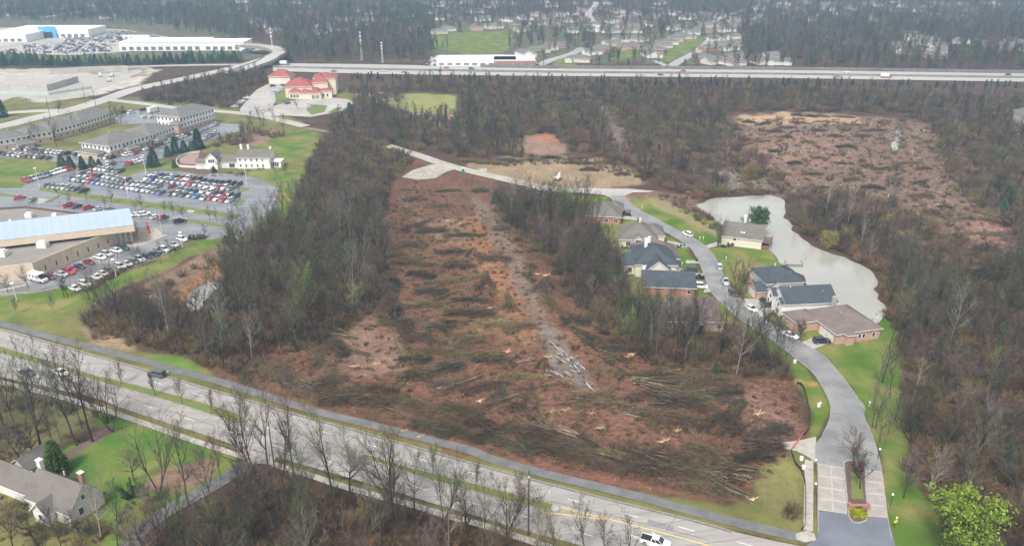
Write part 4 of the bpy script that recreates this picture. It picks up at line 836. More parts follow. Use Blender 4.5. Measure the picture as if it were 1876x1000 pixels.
k.poly([(b0[3].x, b0[3].y, Zb - 1.15), (b0[2].x, b0[2].y, Zb - 1.15), (b0[2].x, b0[2].y, Zb - .9), (b0[3].x, b0[3].y, Zb - .9)], M_TRIM); k.poly([(b0[2].x, b0[2].y, Zb - 1.2), (b0[1].x, b0[1].y, Zb - 1.2), (b0[1].x, b0[1].y, Zb + .5), (b0[2].x, b0[2].y, Zb - .9)], M_TRIM); k.build('roof', parent=root)
for i in range(1, 24):
    f = i / 24; p = b0[3].lerp(b0[2], f); q = b0[0].lerp(b0[1], f); k = MB(); k.cyl((p.x, p.y, Zb - .87), (q.x, q.y, Zb + .53), .05, n=4, mat=M_BLUE); k.build('seam', parent=root)
gl = [rel(216, 420, Zr), rel(243, 408.5, Zr + 1), rel(245, 443, 0.2), rel(226, 447, .2)]
g0, g1 = Vector(rel(214, 446, 0)), Vector(rel(243, 443, 0)); k = MB(); k.prism([g0, g1, g1 + Vector((0, 3)), g0 + Vector((0, 3))], -.2, 6.2, plain('entrance_glass', (.30, .30, .28), .15, spec=.8), M_BGE); k.build('glazed_entrance', parent=root)
for i in range(4): p = g0.lerp(g1, i / 3); k = MB(); k.box(p.x - .3, p.x + .3, p.y - .35, p.y + .25, -.2, 7.5, M_BGE); k.build('column', parent=root)
A_, B_ = Vector(front[1]), Vector(front[0]); an = math.atan2((B_ - A_).y, (B_ - A_).x)
for i in range(7):
    p = A_.lerp(B_, .12 + i * .125); k = MB(); k.box(-.2, .2, -.06, .02, 1.2, 3.0, M_GLS); k.build('slit_window', parent=root, loc=(p.x, p.y, 0), rz=an)
for i in range(1, 8): p = A_.lerp(B_, .055 + i * .125); k = MB(); k.box(-.04, .04, -.03, .01, 0, Zr + .3, M_WALK); k.build('panel_joint', parent=root, loc=(p.x, p.y, 0), rz=an)
for x, y, s in ((22, 443, 1.6), (79, 450, 1.6), (106, 432, 1.7), (157, 427, 1.3), (4, 466, 1.7), (54, 396, 1.3), (101, 396, 1.0), (80, 439, .5), (132, 431, .4), (19, 405, .5)):
    p = rel(x, y, Zr if y > 412 else 6); k = MB(); zz = Zr - .5 if y > 412 else 5.6; k.box(p[0] - s, p[0] + s, p[1] - s * .8, p[1] + s * .8, zz, zz + .3 + s * .9, M_UNIT); k.box(p[0] - s * .7, p[0] + s * .7, p[1] - s * .5, p[1] + s * .5, zz + .3 + s * .9, zz + .5 + s * 1.1, M_UNIT); k.build('rooftop_unit', parent=root)
# --- construction site walls
M_TILT = surf('bare_precast', (.44, .42, .38), (.36, .34, .31), sc=.08, fine=.8, amt=.2)
def wallrun(pts, h, name, label, post=0, mat=M_TILT, cat='wall'):
    P = Gs(pts); root = empty(name, P[0]); tag(root, label, cat)
    for a, b in zip(P, P[1:]):
        L = (b - a).length; n = max(1, int(L / 7)); d = (b - a).normalized(); q = Vector((-d.y, d.x, 0)) * .3
        for i in range(n):
            u = a + (b - a) * (i / n) + d * .1; v_ = a + (b - a) * ((i + 1) / n) - d * .1; k = MB(); k.prism([(p.x - P[0].x, p.y - P[0].y) for p in (u, v_, v_ + q, u + q)], -.2, h + rnd.uniform(-.1, .1), mat); k.build('wall_panel', parent=root)
wallrun([(-140, 168), (0, 166), (88, 168), (145, 151)], 4.5, 'construction_wall', 'unfinished concrete wall panels on the cleared building site')
wallrun([(92, 137), (160, 133), (235, 131)], 4.5, 'construction_wall', 'far unfinished wall of the building site below the evergreens')
wallrun([(-140, 173), (0, 172), (90, 175), (168, 163)], 1.8, 'site_fence', 'pale green screened fence around the unfinished building', mat=plain('fence_screen', (.42, .47, .42), .7), cat='fence')
# --- dealership and strip mall, far away
M_FGL = plain('grey_glass', (.16, .18, .20), .2)  # plain grey glass for the showroom and shop windows
def bigbox(A, W, Dp, h, label, name='showroom', mats=(M_TRIM, M_TRIM), ang=0.0, extra=None, cat='showroom'):
    root = empty(name, G(*A), ang); tag(root, label, cat); block(root, 0, W, 0, Dp, -.3, h, mats[0]); k = MB(); k.box(-.3, W + .3, -.3, Dp + .3, h, h + .5, mats[1]); k.build('roof', parent=root)
    k = MB(); n = int(W / 7)
    for i in range(n): w0 = 2 + i * (W - 4) / n; g = MB(); g.box(w0, w0 + (W - 4) / n - 2.6, -.06, -.01, .6, h * .5, M_FGL); g.build('window', parent=root)
    if extra: extra(root)
    return root
def blue_portal(r):
    k = MB(); k.box(34, 52, -1.2, -.1, 0, 11.5, plain('portal_blue', (.10, .38, .75), .5)); k.build('entrance_portal', parent=r)
    k = MB(); k.box(38, 48, -1.4, -1.25, 0, 6.0, M_GLS); k.build('entrance_glass', parent=r)
bigbox((15, 70), 85, 40, 8, 'white car showroom with a bright blue entrance portal', extra=blue_portal); bigbox((-60, 78), 60, 40, 7, 'white showroom at the far left edge below the blue portal one')
bigbox((220, 94), 78, 34, 7.5, 'white showroom block behind the evergreens, left of the pair', ang=.05); bigbox((334, 93), 58, 28, 7, 'white showroom block behind the evergreens, right of the pair', ang=.03); bigbox((225, 73), 28, 18, 5, 'small grey roofed sales office amid the parked stock', mats=(M_TRIM, M_RGR))
bigbox((800, 121), 66, 26, 4.5, 'low white roofed shopping strip beside the freeway', 'shopping_strip', cat='shop'); bigbox((905, 122), 34, 22, 4.5, 'low brick fronted shop with white roof by the freeway', 'shopping_strip', mats=(M_BRK, M_TRIM), cat='shop')
# --- suburb houses
HM = {}
def far_house(x, y, i, label):
    rr = random.Random(i); key = i % 6
    if key not in HM:
        out = []
        wmt = (M_WSD, M_BRK, M_CRM, M_WSD, M_PBK, M_CRM)[key]; rmt = (M_RGR, M_RTP, M_RGR2, M_RBR, M_RTP, M_RGR)[key]
        k = MB(); k.box(-9, 9, -5, 5, -.3, 3.2, wmt); k.box(-9.5, -4, -8, -5.02, -.3, 3.0, wmt); a = k.mesh('wall')
        k = MB(); (gable(k, -9, 9, -5, 5, 3.2, 2.4, rmt, wmt, .5) if key % 2 == 0 else hip(k, -9, 9, -5, 5, 3.2, 2.4, rmt, .6)); gable(k, -9.5, -4, -8, -4.5, 3.0, 1.4, rmt, wmt, .4, along='y'); b = k.mesh('roof')
        k = MB(); [k.box(u, u + 1.6, -5.06, -5.01, 1, 2.2, M_GLS) for u in (-2, 2.5, 6)]; c = k.mesh('window')
        HM[key] = (a, b, c)
    o = empty('house', G(x, y), rr.choice((.3, .5, -.3, 1.9)) + rr.uniform(-.2, .2)); tag(o, label, 'house', 'suburban houses beyond the freeway')
    for nm_, me in zip(('wall', 'roof'), HM[key]): link(bpy.data.objects.new(nm_, me), o)
    s = rr.uniform(.85, 1.2); o.scale = (s, s, 1)
NAM = ('white sided', 'red brick', 'cream sided', 'white walled', 'pale brick', 'cream walled'); RN_ = ('grey', 'taupe', 'grey', 'brown', 'taupe', 'grey')
FH = []
for (x, y) in [(960, 103), (975, 99), (990, 96), (1005, 92), (1018, 88), (1060, 113), (1085, 100), (1100, 94), (1120, 84), (1135, 76), (1150, 90), (1165, 75), (1190, 104), (1198, 96), (1210, 88), (1222, 82), (1238, 76), (1250, 70), (1265, 64), (1300, 92), (1320, 86), (1335, 92), (1350, 83), (1345, 72), (1310, 76), (1290, 110), (1305, 116), (1335, 118), (1375, 112), (1400, 116), (1428, 118), (1350, 108), (1410, 107),
               (1120, 60), (1145, 52), (1163, 60), (1185, 48), (1150, 38), (1120, 42), (1050, 28), (1062, 22), (1040, 40), (1048, 60), (1100, 20), (1130, 24), (1165, 28), (1200, 34), (1230, 28), (1260, 36), (1290, 30), (1320, 34), (1345, 40), (1380, 26), (1300, 50), (1235, 55), (1270, 48), (1385, 36), (1330, 58), (1000, 36), (985, 46),
               (930, 40), (940, 50), (905, 52), (960, 36), (870, 55), (820, 56), (760, 56), (690, 14), (720, 20), (660, 22), (632, 42), (600, 50), (620, 56), (585, 30), (560, 24), (540, 8), (500, 12), (480, 50), (470, 44), (505, 62), (455, 20), (585, 62), (605, 16), (745, 30), (790, 26), (830, 18), (870, 24), (900, 14),
               (1440, 26), (1460, 22), (1490, 38), (1515, 12), (1540, 28), (1560, 18), (1590, 10), (1610, 12), (1640, 22), (1663, 66), (1672, 74), (1690, 82), (1700, 78), (1680, 100), (1660, 98), (1705, 106), (1715, 98), (1760, 80), (1800, 84), (1850, 80), (1862, 84), (1840, 92), (1870, 92), (1720, 88), (1650, 88), (1780, 22), (1700, 16), (1830, 14), (20, 14), (60, 22), (110, 18), (180, 14), (240, 20), (300, 14), (370, 12), (420, 26), (30, 30), (200, 34)]: FH.append((x, y))
rf = random.Random(77)
for _ in range(70):
    x, y = rf.uniform(930, 1870), rf.uniform(4, 60)
    if all(abs(x - a) > 14 or abs(y - b) > 5 for a, b in FH) and not (1400 < x and 38 < y): FH.append((x, y))
for _ in range(26):
    x, y = rf.uniform(420, 930), rf.uniform(4, 62)
    if all(abs(x - a) > 14 or abs(y - b) > 5 for a, b in FH): FH.append((x, y))
for i, (x, y) in enumerate(FH):
    where = ('by the noise wall' if y > 98 else 'mid suburb' if y > 55 else 'on the hazy slope') + (' at the left' if x < 500 else ' left of centre' if x < 930 else ' near the straight street' if x < 1430 else ' in the right woods')
    far_house(x, y, i, '%s house, %s roof, %s' % (NAM[i % 6], RN_[i % 6], where))
r, D, W = house((1872, 234), (1930, 236), 14, 7, 'gable', 3, M_CRM, M_RGR, 'pale house peeping from the wood at the right edge', along='y')
# ---------------------------------------------------------------- vehicles
def paintmat():
    m = plain('car_paint', (.5, .5, .5), .28, spec=.6, objcol=True, coat=.5); return m
M_CAR = paintmat(); M_CGL = plain('car_glass', (.02, .025, .03), .06, spec=.9); M_TYRE = plain('tyre_rubber', (.02, .02, .02), .8); M_RIM = plain('wheel_rim', (.45, .45, .45), .35, metal=.6)
M_HL = plain('headlight_lens', (.75, .75, .72), .1); M_TL = plain('tail_light_lens', (.45, .03, .03), .2)
SHAPES = { # length, width, body profile (x,z), cabin profile (x,z), wheel radius
 'sedan': (4.7, 1.82, [(-2.35, .5), (-2.32, .82), (-1.7, .98), (-1.45, 1.0), (.95, .98), (1.3, .92), (2.2, .72), (2.36, .5)], [(-1.75, .98), (-1.0, 1.42), (.35, 1.43), (1.25, .95)], .33),
 'suv': (4.8, 1.9, [(-2.38, .55), (-2.38, 1.1), (-2.25, 1.15), (1.0, 1.12), (1.3, 1.08), (2.2, .95), (2.4, .6)], [(-2.28, 1.14), (-1.95, 1.72), (.3, 1.74), (1.15, 1.1)], .38),
 'hatchback': (4.2, 1.78, [(-2.1, .5), (-2.1, .95), (-1.9, 1.0), (.95, .98), (1.2, .93), (1.95, .75), (2.1, .5)], [(-2.0, 1.0), (-1.45, 1.45), (.3, 1.48), (1.15, .95)], .32),
 'pickup': (5.6, 1.95, [(-2.8, .6), (-2.8, 1.12), (-.65, 1.14), (1.3, 1.14), (1.6, 1.1), (2.6, 1.0), (2.8, .65)], [(-.62, 1.14), (-.45, 1.78), (.7, 1.78), (1.5, 1.12)], .40),
 'van': (5.2, 1.98, [(-2.6, .5), (-2.6, 1.2), (1.3, 1.18), (1.8, 1.05), (2.5, .8), (2.6, .5)], [(-2.58, 1.2), (-2.45, 1.85), (1.0, 1.85), (1.9, 1.08)], .35),
 'box_truck': (8.0, 2.4, [(-4, .8), (-4, 1.2), (2.0, 1.2), (3.6, 1.2), (4, .8)], [(2.1, 1.2), (2.15, 2.3), (3.0, 2.3), (3.7, 1.2)], .5)}
def carparts(kind):
    L, W, bp, cp, wr = SHAPES[kind]; h = W / 2; P = {}
    b = MB(); zb = .28 if kind != 'box_truck' else .5
    sec = [(x, z, h * (1 - .16 * max(0, abs(x) / (L / 2) - .75) / .25)) for x, z in bp]; n = len(sec)
    for i in range(n - 1):
        x0, z0, w0 = sec[i]; x1, z1, w1 = sec[i + 1]; s0, s1 = w0 * .93, w1 * .93
        b.poly([(x0, -s0, z0), (x1, -s1, z1), (x1, s1, z1), (x0, s0, z0)], M_CAR)
        for s in (-1, 1):
            q = [(x0, s * w0, zb), (x1, s * w1, zb), (x1, s * w1, max(zb, z1 - .18)), (x0, s * w0, max(zb, z0 - .18))]; b.poly(q if s < 0 else q[::-1], M_CAR)
            q = [(x0, s * w0, max(zb, z0 - .18)), (x1, s * w1, max(zb, z1 - .18)), (x1, s * s1, z1), (x0, s * s0, z0)]; b.poly(q if s < 0 else q[::-1], M_CAR)
    for i, sg in ((0, -1), (n - 1, 1)): x, z, w_ = sec[i]; q = [(x, -w_, zb), (x, w_, zb), (x, w_ * .93, z), (x, -w_ * .93, z)]; b.poly(q[::-1] if sg < 0 else q, M_CAR)
    if kind == 'pickup':
        b.box(-2.7, -.75, -.78, .78, 1.145, 1.15, M_TYRE); 
        for s in (-1, 1): b.box(-2.78, -.66, s * .9 - .06, s * .9 + .06, 1.1, 1.2, M_CAR)
    if kind == 'box_truck': b.box(-4, 1.9, -1.22, 1.22, 1.2, 3.4, M_TRIM)
    g = MB(); hr, hb = h * .74, h * .90; (xa, za), (xb, zb2), (xc, zc), (xd, zd) = cp
    lo = [(xa, za), (xd, zd)]
    b.poly([(xb, -hr, zb2), (xc, -hr, zc), (xc, hr, zc), (xb, hr, zb2)], M_CAR)                       # roof panel
    g.poly([(xa, hb, za), (xa, -hb, za), (xb, -hr, zb2), (xb, hr, zb2)][::-1][::-1], M_CGL); g.poly([(xd, -hb, zd), (xd, hb, zd), (xc, hr, zc), (xc, -hr, zc)], M_CGL)
    for s in (-1, 1):
        q = [(xa, s * hb, za), (xd, s * hb, zd), (xc, s * hr, zc), (xb, s * hr, zb2)]; g.poly(q if s < 0 else q[::-1], M_CGL)
        for (x0, z0, x1, z1) in ((xa, za, xb, zb2), (xd, zd, xc, zc), (xc - .75 * (xc - xb) / 1.6 - .2, zc, (xa + xd) / 2, (za + zd) / 2)):     # pillars
            b.cyl((x0, s * (hb if z0 < z1 else hr) * 1.004, z0), (x1, s * (hr if z0 < z1 else hb) * 1.004, z1), .045, n=4, mat=M_CAR, cap=False)
    P['body'] = b; P['window'] = g
    for i, (x, s) in enumerate(((-L * .31, -1), (-L * .31, 1), (L * .31, -1), (L * .31, 1))):
        w_ = MB(); w_.cyl((x, s * (h - .2), wr), (x, s * (h + .015), wr), wr, n=10, mat=M_TYRE); w_.cyl((x, s * (h - .1), wr), (x, s * (h + .03), wr), wr * .6, n=8, mat=M_RIM); P['wheel', i] = w_
    xf, zf, wf = sec[-1]; xr, zr, w2 = sec[0]
    for i, s in enumerate((-1, 1)):
        q = MB(); q.box(xf - .12, xf + .015, s * wf * .72 - .2, s * wf * .72 + .2, zf + .0, zf + .16, M_HL); P['headlight', i] = q
        q = MB(); q.box(xr - .015, xr + .1, s * w2 * .78 - .16, s * w2 * .78 + .16, sec[1][1] - .32, sec[1][1] - .1, M_TL); P['tail_light', i] = q
    return P
CARS = {}
for kd in SHAPES:
    P = carparts(kd); al = MB()
    for q in P.values(): al.add(q)
    CARS[kd] = (al.mesh(kd), [((k if isinstance(k, str) else k[0]), v.mesh(k if isinstance(k, str) else k[0])) for k, v in P.items()])
COL = {'white': (.80, .80, .78), 'silver': (.50, .51, .52), 'grey': (.26, .27, .28), 'dark grey': (.10, .105, .11), 'black': (.025, .027, .03), 'blue': (.07, .13, .30), 'bright blue': (.09, .28, .62), 'navy': (.03, .05, .11), 'red': (.50, .03, .05), 'maroon': (.20, .025, .04), 'green': (.05, .10, .08), 'cream': (.68, .62, .50), 'pale green': (.45, .52, .48)}
CC = dict(w='white', s='silver', g='grey', d='dark grey', k='black', b='blue', B='bright blue', n='navy', r='red', m='maroon', G='green', c='cream', p='pale green')
KD = dict(s='sedan', u='suv', h='hatchback', p='pickup', v='van', t='box_truck')
def car(kind, col, loc, ang, label, group=None, parts=False, z=.14):
    me, pp = CARS[kind]; c = (*COL[col], 1); nm = {'suv': 'suv', 'sedan': 'parked_car', 'hatchback': 'parked_car'}.get(kind, kind)
    if parts:
        o = empty(nm, (loc.x, loc.y, z), ang)
        for n_, m_ in pp: q = link(bpy.data.objects.new(n_, m_), o); q.color = c
    else: o = link(bpy.data.objects.new(nm, me)); o.location = (loc.x, loc.y, z); o.rotation_euler = (0, 0, ang); o.color = c
    return tag(o, label, {'suv': 'car', 'sedan': 'car', 'hatchback': 'car', 'box_truck': 'truck'}.get(kind, kind), group)
def ordn(i): return ['first', 'second', 'third', 'fourth', 'fifth', 'sixth', 'seventh', 'eighth', 'ninth', 'tenth', 'eleventh', 'twelfth', 'thirteenth', 'fourteenth', 'fifteenth', 'sixteenth', 'seventeenth', 'eighteenth', 'nineteenth', 'twentieth'][i]
def row(p0, p1, cols, where, kinds=None, flip=0, z=.08, group='parked cars of the large lot', ang=None):
    A = G(*p0); B = G(*p1); n = len(cols); a0 = math.atan2((B - A).y, (B - A).x) + math.pi / 2 + (math.pi if flip else 0)
    if ang is not None: a0 = ang
    j = 0
    for i, c in enumerate(cols):
        if c == '.': continue
        kd = KD[(kinds or ''.join(rnd.choice('ssuuhu') for _ in cols))[i]]
        f = i / max(1, n - 1); p = A.lerp(B, f); p += Vector((rnd.uniform(-.12, .12), rnd.uniform(-.25, .25), 0))
        nm_ = {'suv': 'SUV'}.get(kd, kd)
        car(kd, CC[c], p, a0 + rnd.uniform(-.03, .03), '%s %s, %s from the left in the %s' % (CC[c], nm_, ordn(j), where), group, z=z); j += 1
_v = G(425, 352) - G(273, 334); a_ = math.atan2(_v.y, _v.x) + math.pi / 2
row((272, 329), (423, 347.5), 'wbssgsswrswsw'.replace('.', '') + 'rwg', 'front line of the top lot block', flip=1)
row((284, 322), (437, 341), 'wbnwnrwmkkdknkkn'.replace('.', ''), 'back line of the top lot block', flip=1)
row((133, 329), (296, 355), 'bwgwrBssgggswwpwsgb', 'front line of the middle lot block', flip=1)
row((152, 322), (182, 326), 'dsrk', 'back line left of the middle block', flip=1); row((195, 325), (232, 333), 'wssgm', 'back line centre of the middle block', flip=1); row((240, 337), (290, 344), 'gpsgsg', 'back line right of the middle block', flip=1)
row((315, 344), (318, 345), 'm', 'gap behind the blue car', kinds='s', flip=1)
row((315, 356), (325, 357), 'ds', 'short run right of the blue car', flip=1); row((337, 359), (361, 362), 'dsB', 'run before the white vans', flip=1); row((331, 350), (356, 353), 'gsdb', 'line behind the bright blue car', flip=1)
row((374, 365), (377, 365), 's', 'spot left of the lamp islands', kinds='p', flip=1); row((375, 352), (388, 354), 'ww', 'pair of tall vans', kinds='vv', flip=1)
row((388, 365), (422, 370), 'rwrs', 'front line at the right end', flip=1); row((396, 357), (431, 362), 'kmrkd', 'back line at the right end', flip=1)
row((47, 333), (127, 311), 'rdsgggdwwwwrr', 'line beside the lawn', flip=1); row((87, 342), (139, 349), 'dgsssgd', 'line above the long grass island', flip=1)
row((153, 352), (156, 352.6), 'k', 'island line, standing apart', kinds='p', flip=1)
row((154, 310), (158, 311), 'k', 'short upper line', kinds='v', flip=1); row((172, 310), (220, 316), 'rwwwdgd', 'short upper line', flip=1)
def one(x, y, ux, uy, kind, col, label, group=None, parts=False, z=.14):
    p = G(x, y); d = G(x + ux, y + uy) - p; return car(kind, col, p, math.atan2(d.y, d.x), label, group, parts, z)
for x, y, ux, uy, kd, c, lb in ((36, 364, 20, -4, 'sedan', 'red', 'red sedan alone by the pale triangle in the left lot'), (60, 368, 16, -8, 'sedan', 'grey', 'grey car beside the pale triangle in the left lot'),
    (128, 378, 20, -6, 'pickup', 'red', 'red pickup below the grass island, left of a dark car'), (142, 380, 20, -7, 'sedan', 'navy', 'dark car between the red pickup and the red SUV'), (162, 383, 20, -6, 'suv', 'red', 'red SUV nearest the blue roof'),
    (182, 385, 20, -6, 'sedan', 'pale green', 'pale green car just behind the blue roof'), (200, 386, 20, -6, 'sedan', 'grey', 'grey green car half hidden by the blue roof'), (251, 395.5, 20, -4, 'sedan', 'white', 'white sedan right of the blue roof, beside another'), (265, 395, 20, -4, 'suv', 'white', 'white SUV right of the blue roof under a bare tree'),
    (286, 399.6, 20, -5, 'hatchback', 'white', 'white hatchback near the entrance plaza'), (299, 401, 20, -7, 'suv', 'dark grey', 'dark SUV beside the white hatchback near the plaza'), (329.6, 407.6, 22, -5, 'suv', 'black', 'black SUV parked alone near the plaza'), (66, 281, 20, 3, 'sedan', 'dark grey', 'dark sedan at the corner of the office lot')):
    one(x, y, ux, uy, kd, c, lb, z=.08)
row((8, 271), (20, 272), 'r.', 'office forecourt', kinds='pp', group='cars around the offices'); row((32, 274), (64, 277), 'wdwd', 'line before the left office', group='cars around the offices'); row((83, 279), (123, 283), 'mwwwwk', 'line between the two offices', group='cars around the offices')
row((2, 283), (90, 291.5), 'kdswwmgwkd', 'line along the office lawn', group='cars around the offices'); row((142, 285), (182, 289), 'nwwsd', 'line before the front office', group='cars around the offices'); row((188, 290), (206, 291), 'wwk', 'line by the office corner', group='cars around the offices'); row((229, 286), (246, 282), 'wwr', 'line right of the office corner', group='cars around the offices')
row((197, 302), (208, 301), 'wk', 'pair by the row of firs', group='cars around the offices'); row((236, 302), (258, 295), 'rwww', 'line above the yellow island', group='cars around the offices')
row((269, 275), (360, 244), 'wrnkwwnwwkws', 'line along the middle offices', group='cars around the offices', ang=a_); row((371, 240), (397, 229), 'ssws', 'line below the three storey office', group='cars around the offices', ang=a_); row((372, 258), (396, 245), 'wsgw', 'outer line of the office lot', group='cars around the offices', ang=a_)
for x, y, kd, c, lb in ((241, 208, 'van', 'white', 'white van behind the offices, left of a dark car'), (262, 203, 'suv', 'black', 'black SUV behind the offices between two vans'), (282, 206, 'box_truck', 'white', 'white box truck behind the offices'), (265.6, 215, 'sedan', 'white', 'white sedan below the black SUV behind offices'), (278, 215, 'sedan', 'white', 'white sedan nearest the three storey office wall'), (226, 207, 'suv', 'dark grey', 'dark SUV under a bare tree behind the offices')): one(x, y, 20, -5, kd, c, lb, z=.08)
# lane beside the beige wall
for x, y, kd, c, lb in ((91, 510, 'sedan', 'maroon', 'maroon car behind the parked white camper'), (113.6, 505, 'sedan', 'silver', 'silver car right of the maroon one by the beige wall'), (125, 501, 'pickup', 'red', 'red pickup in front along the beige wall'), (130, 496, 'sedan', 'red', 'red car beside the red pickup by the beige wall'), (145.6, 491, 'sedan', 'navy', 'navy car by the beige wall'),
    (163, 483, 'sedan', 'maroon', 'maroon sedan standing apart by the beige wall'), (184, 474, 'sedan', 'white', 'white sedan left of the silver SUV by the wall'), (196, 468.5, 'suv', 'silver', 'silver SUV between white cars by the wall'), (214, 461.5, 'sedan', 'white', 'long white car near the end of the beige wall'), (227, 457, 'suv', 'green', 'dark green SUV at the end of the beige wall')): one(x, y, 22, 5, kd, c, lb, z=.08)
for x, y, kd, c, lb in ((137.6, 531, 'sedan', 'white', 'white sedan nearest the lawn at the lane mouth'), (157, 523, 'suv', 'white', 'white SUV behind a brown bush along the lane'), (178, 510, 'sedan', 'white', 'white car behind the brown hedge'), (189, 504, 'sedan', 'cream', 'cream car behind the brown hedge'), (199, 498, 'sedan', 'green', 'dark green car behind the brown hedge'),
    (221, 491, 'suv', 'silver', 'silver car behind the top of the hedge'), (233, 486, 'sedan', 'silver', 'silver sedan just past the hedge'), (246, 482, 'sedan', 'dark grey', 'dark grey car left of a white one by the lawn'), (256, 477.6, 'suv', 'white', 'white SUV under the first bank tree'), (270, 472, 'sedan', 'black', 'black sedan under the bank trees, left of the pair'), (283, 468, 'sedan', 'black', 'black sedan under the bank trees, right of the pair'), (289, 462, 'sedan', 'grey', 'grey sedan under the bank trees'),
    (302, 460, 'suv', 'white', 'white SUV under the dark bank tree'), (318, 451, 'sedan', 'silver', 'silver car below the lane lamp'), (334, 441, 'suv', 'white', 'white SUV at the top end of the lane')): one(x, y, 22, 7, kd, c, lb, z=.08)
# church
row((430, 197), (452, 181), 'sdswkw', 'line along the thicket at the church', group='cars at the church', z=.13); row((500, 172), (512, 167), 'sss', 'line left of the church', group='cars at the church', z=.13); row((472, 206), (492, 204), 'wws', 'line below the church drive', group='cars at the church', z=.13)
for x, y, c, lb in ((565, 194, 'white', 'white car in the church forecourt'), (527, 191, 'dark grey', 'dark car left of the church forecourt'), (500, 159, 'black', 'black car before the red roofed garage')): one(x, y, 10, -2, 'sedan', c, lb, z=.13)
for x, y, c in ((178, 180, 'black'), (200, 171, 'silver')): one(x, y, 20, -8, 'sedan', c, c + ' car on the road past the building site', z=.1)
# interstate traffic
for i, (x, y, kd, c) in enumerate(((612, 132.5, 'sedan', 'dark grey'), (703.6, 132, 'pickup', 'silver'), (740, 135, 'sedan', 'grey'), (818, 126.4, 'sedan', 'red'), (864, 128, 'suv', 'black'), (1252, 131.8, 'sedan', 'red'), (1260, 140.6, 'suv', 'silver'), (1550, 134, 'van', 'white'), (1536, 142, 'sedan', 'grey'), (1561, 144, 'sedan', 'white'), (1623, 143.5, 'box_truck', 'red'), (1664, 145, 'sedan', 'white'), (1847, 139, 'sedan', 'black'), (522, 120, 'box_truck', 'blue'), (1210, 139, 'sedan', 'black'))):
    one(x, y, 20, .3 if i else 0, kd, c, '%s %s on the freeway %s' % (c, kd.replace('_', ' '), ('just past the ramp', 'by the cedars', 'behind the cedar row', 'beside the shopping strip', 'beside the shopping strip end', 'at the straight street', 'below the straight street', 'leading a trailer', 'trailing the red truck', 'between grey car and red truck', 'on the near carriageway', 'ahead of the red truck', 'near the right edge', 'under the ramp', 'behind the tallest bare trees')[i]), z=.25)
# main road and street, with their parts
one(288, 689.5, -31, -6, 'suv', 'dark grey', 'dark SUV with spare wheel driving in the far lanes of the main road', parts=True); one(113, 686, 30, 10, 'sedan', 'white', 'white sedan driving in the near lanes of the main road', parts=True, z=.16); one(51, 686, 30, 10, 'sedan', 'dark grey', 'dark sedan behind bare trees in the near lanes', parts=True)
one(1200, 998, 30, 9, 'pickup', 'white', 'white pickup at the bottom edge in the near lanes', parts=True)
k = MB(); k.cyl((0, 0, 0), (-.2, 0, 0), .36, n=12, mat=M_TYRE); sp_ = k.build('spare_wheel', parent=[o for o in S.objects if o.get('label', '').startswith('dark SUV with spare')][0]); sp_.location = (-2.4, .1, .95)
for x, y, ux, uy, kd, c, lb in ((1259, 432, -14, -7, 'suv', 'white', 'white SUV parked at the kerb where the street bends'), (1317, 491.5, -6, -16, 'suv', 'silver', 'silver SUV heading up the middle of the street'), (1328, 519, 8, 14, 'pickup', 'silver', 'silver pickup parked at the lake side kerb'), (1342, 539.5, 9, 12, 'sedan', 'black', 'black sedan parked behind the silver pickup'), (1375.5, 568, 18, 10, 'sedan', 'white', 'white sedan parked outside the white gabled house'), (1447.5, 617.5, 20, 8, 'sedan', 'white', 'white sedan parked before the brown roofed house'),
    (1504.5, 628, 22, -1, 'suv', 'black', 'black SUV on the drive of the brown roofed house'), (1264, 498.5, -22, -1, 'suv', 'black', 'black SUV on the drive of the cream gabled house'), (1281, 527.5, 10, 1, 'van', 'white', 'white van on the drive of the red brick house'), (1407, 561, 20, -2, 'sedan', 'dark grey', 'dark sedan under trees beside the white gabled house')): one(x, y, ux, uy, kd, c, lb, parts=True)
# camper by the building
def camper():
    p = G(71, 515); d = G(93, 521) - p; r = empty('camper_van', (p.x, p.y, .08), math.atan2(d.y, d.x)); tag(r, 'white camper van parked at the corner of the beige wall', 'camper van')
    k = MB(); k.box(-3.4, 1.6, -1.15, 1.15, .55, 2.9, M_TRIM); k.build('body', parent=r); k = MB(); k.box(1.61, 3.6, -1.0, 1.0, .5, 1.35, M_TRIM); k.build('bonnet', parent=r); k = MB(); k.box(.9, 2.4, -1.12, 1.12, 2.905, 3.15, M_TRIM); k.build('roof_pod', parent=r)
    k = MB(); k.poly([(2.9, -.9, 1.36), (2.9, .9, 1.36), (1.62, .9, 2.5), (1.62, -.9, 2.5)], M_CGL); k.build('windscreen', parent=r)
    for x, s in ((-2, -1), (-2, 1), (2.6, -1), (2.6, 1)): k = MB(); k.cyl((x, s * .8, .4), (x, s * 1.17, .4), .4, n=10, mat=M_TYRE); k.build('wheel', parent=r)
    for x in (-2.6, -1.0, .6): k = MB(); k.box(x, x + .9, -1.18, -1.155, 1.7, 2.3, M_CGL); k.build('window', parent=r)
    k = MB(); k.box(-3.3, 1.5, -1.18, -1.155, .95, 1.08, M_TYRE); k.build('stripe', parent=r)
camper()
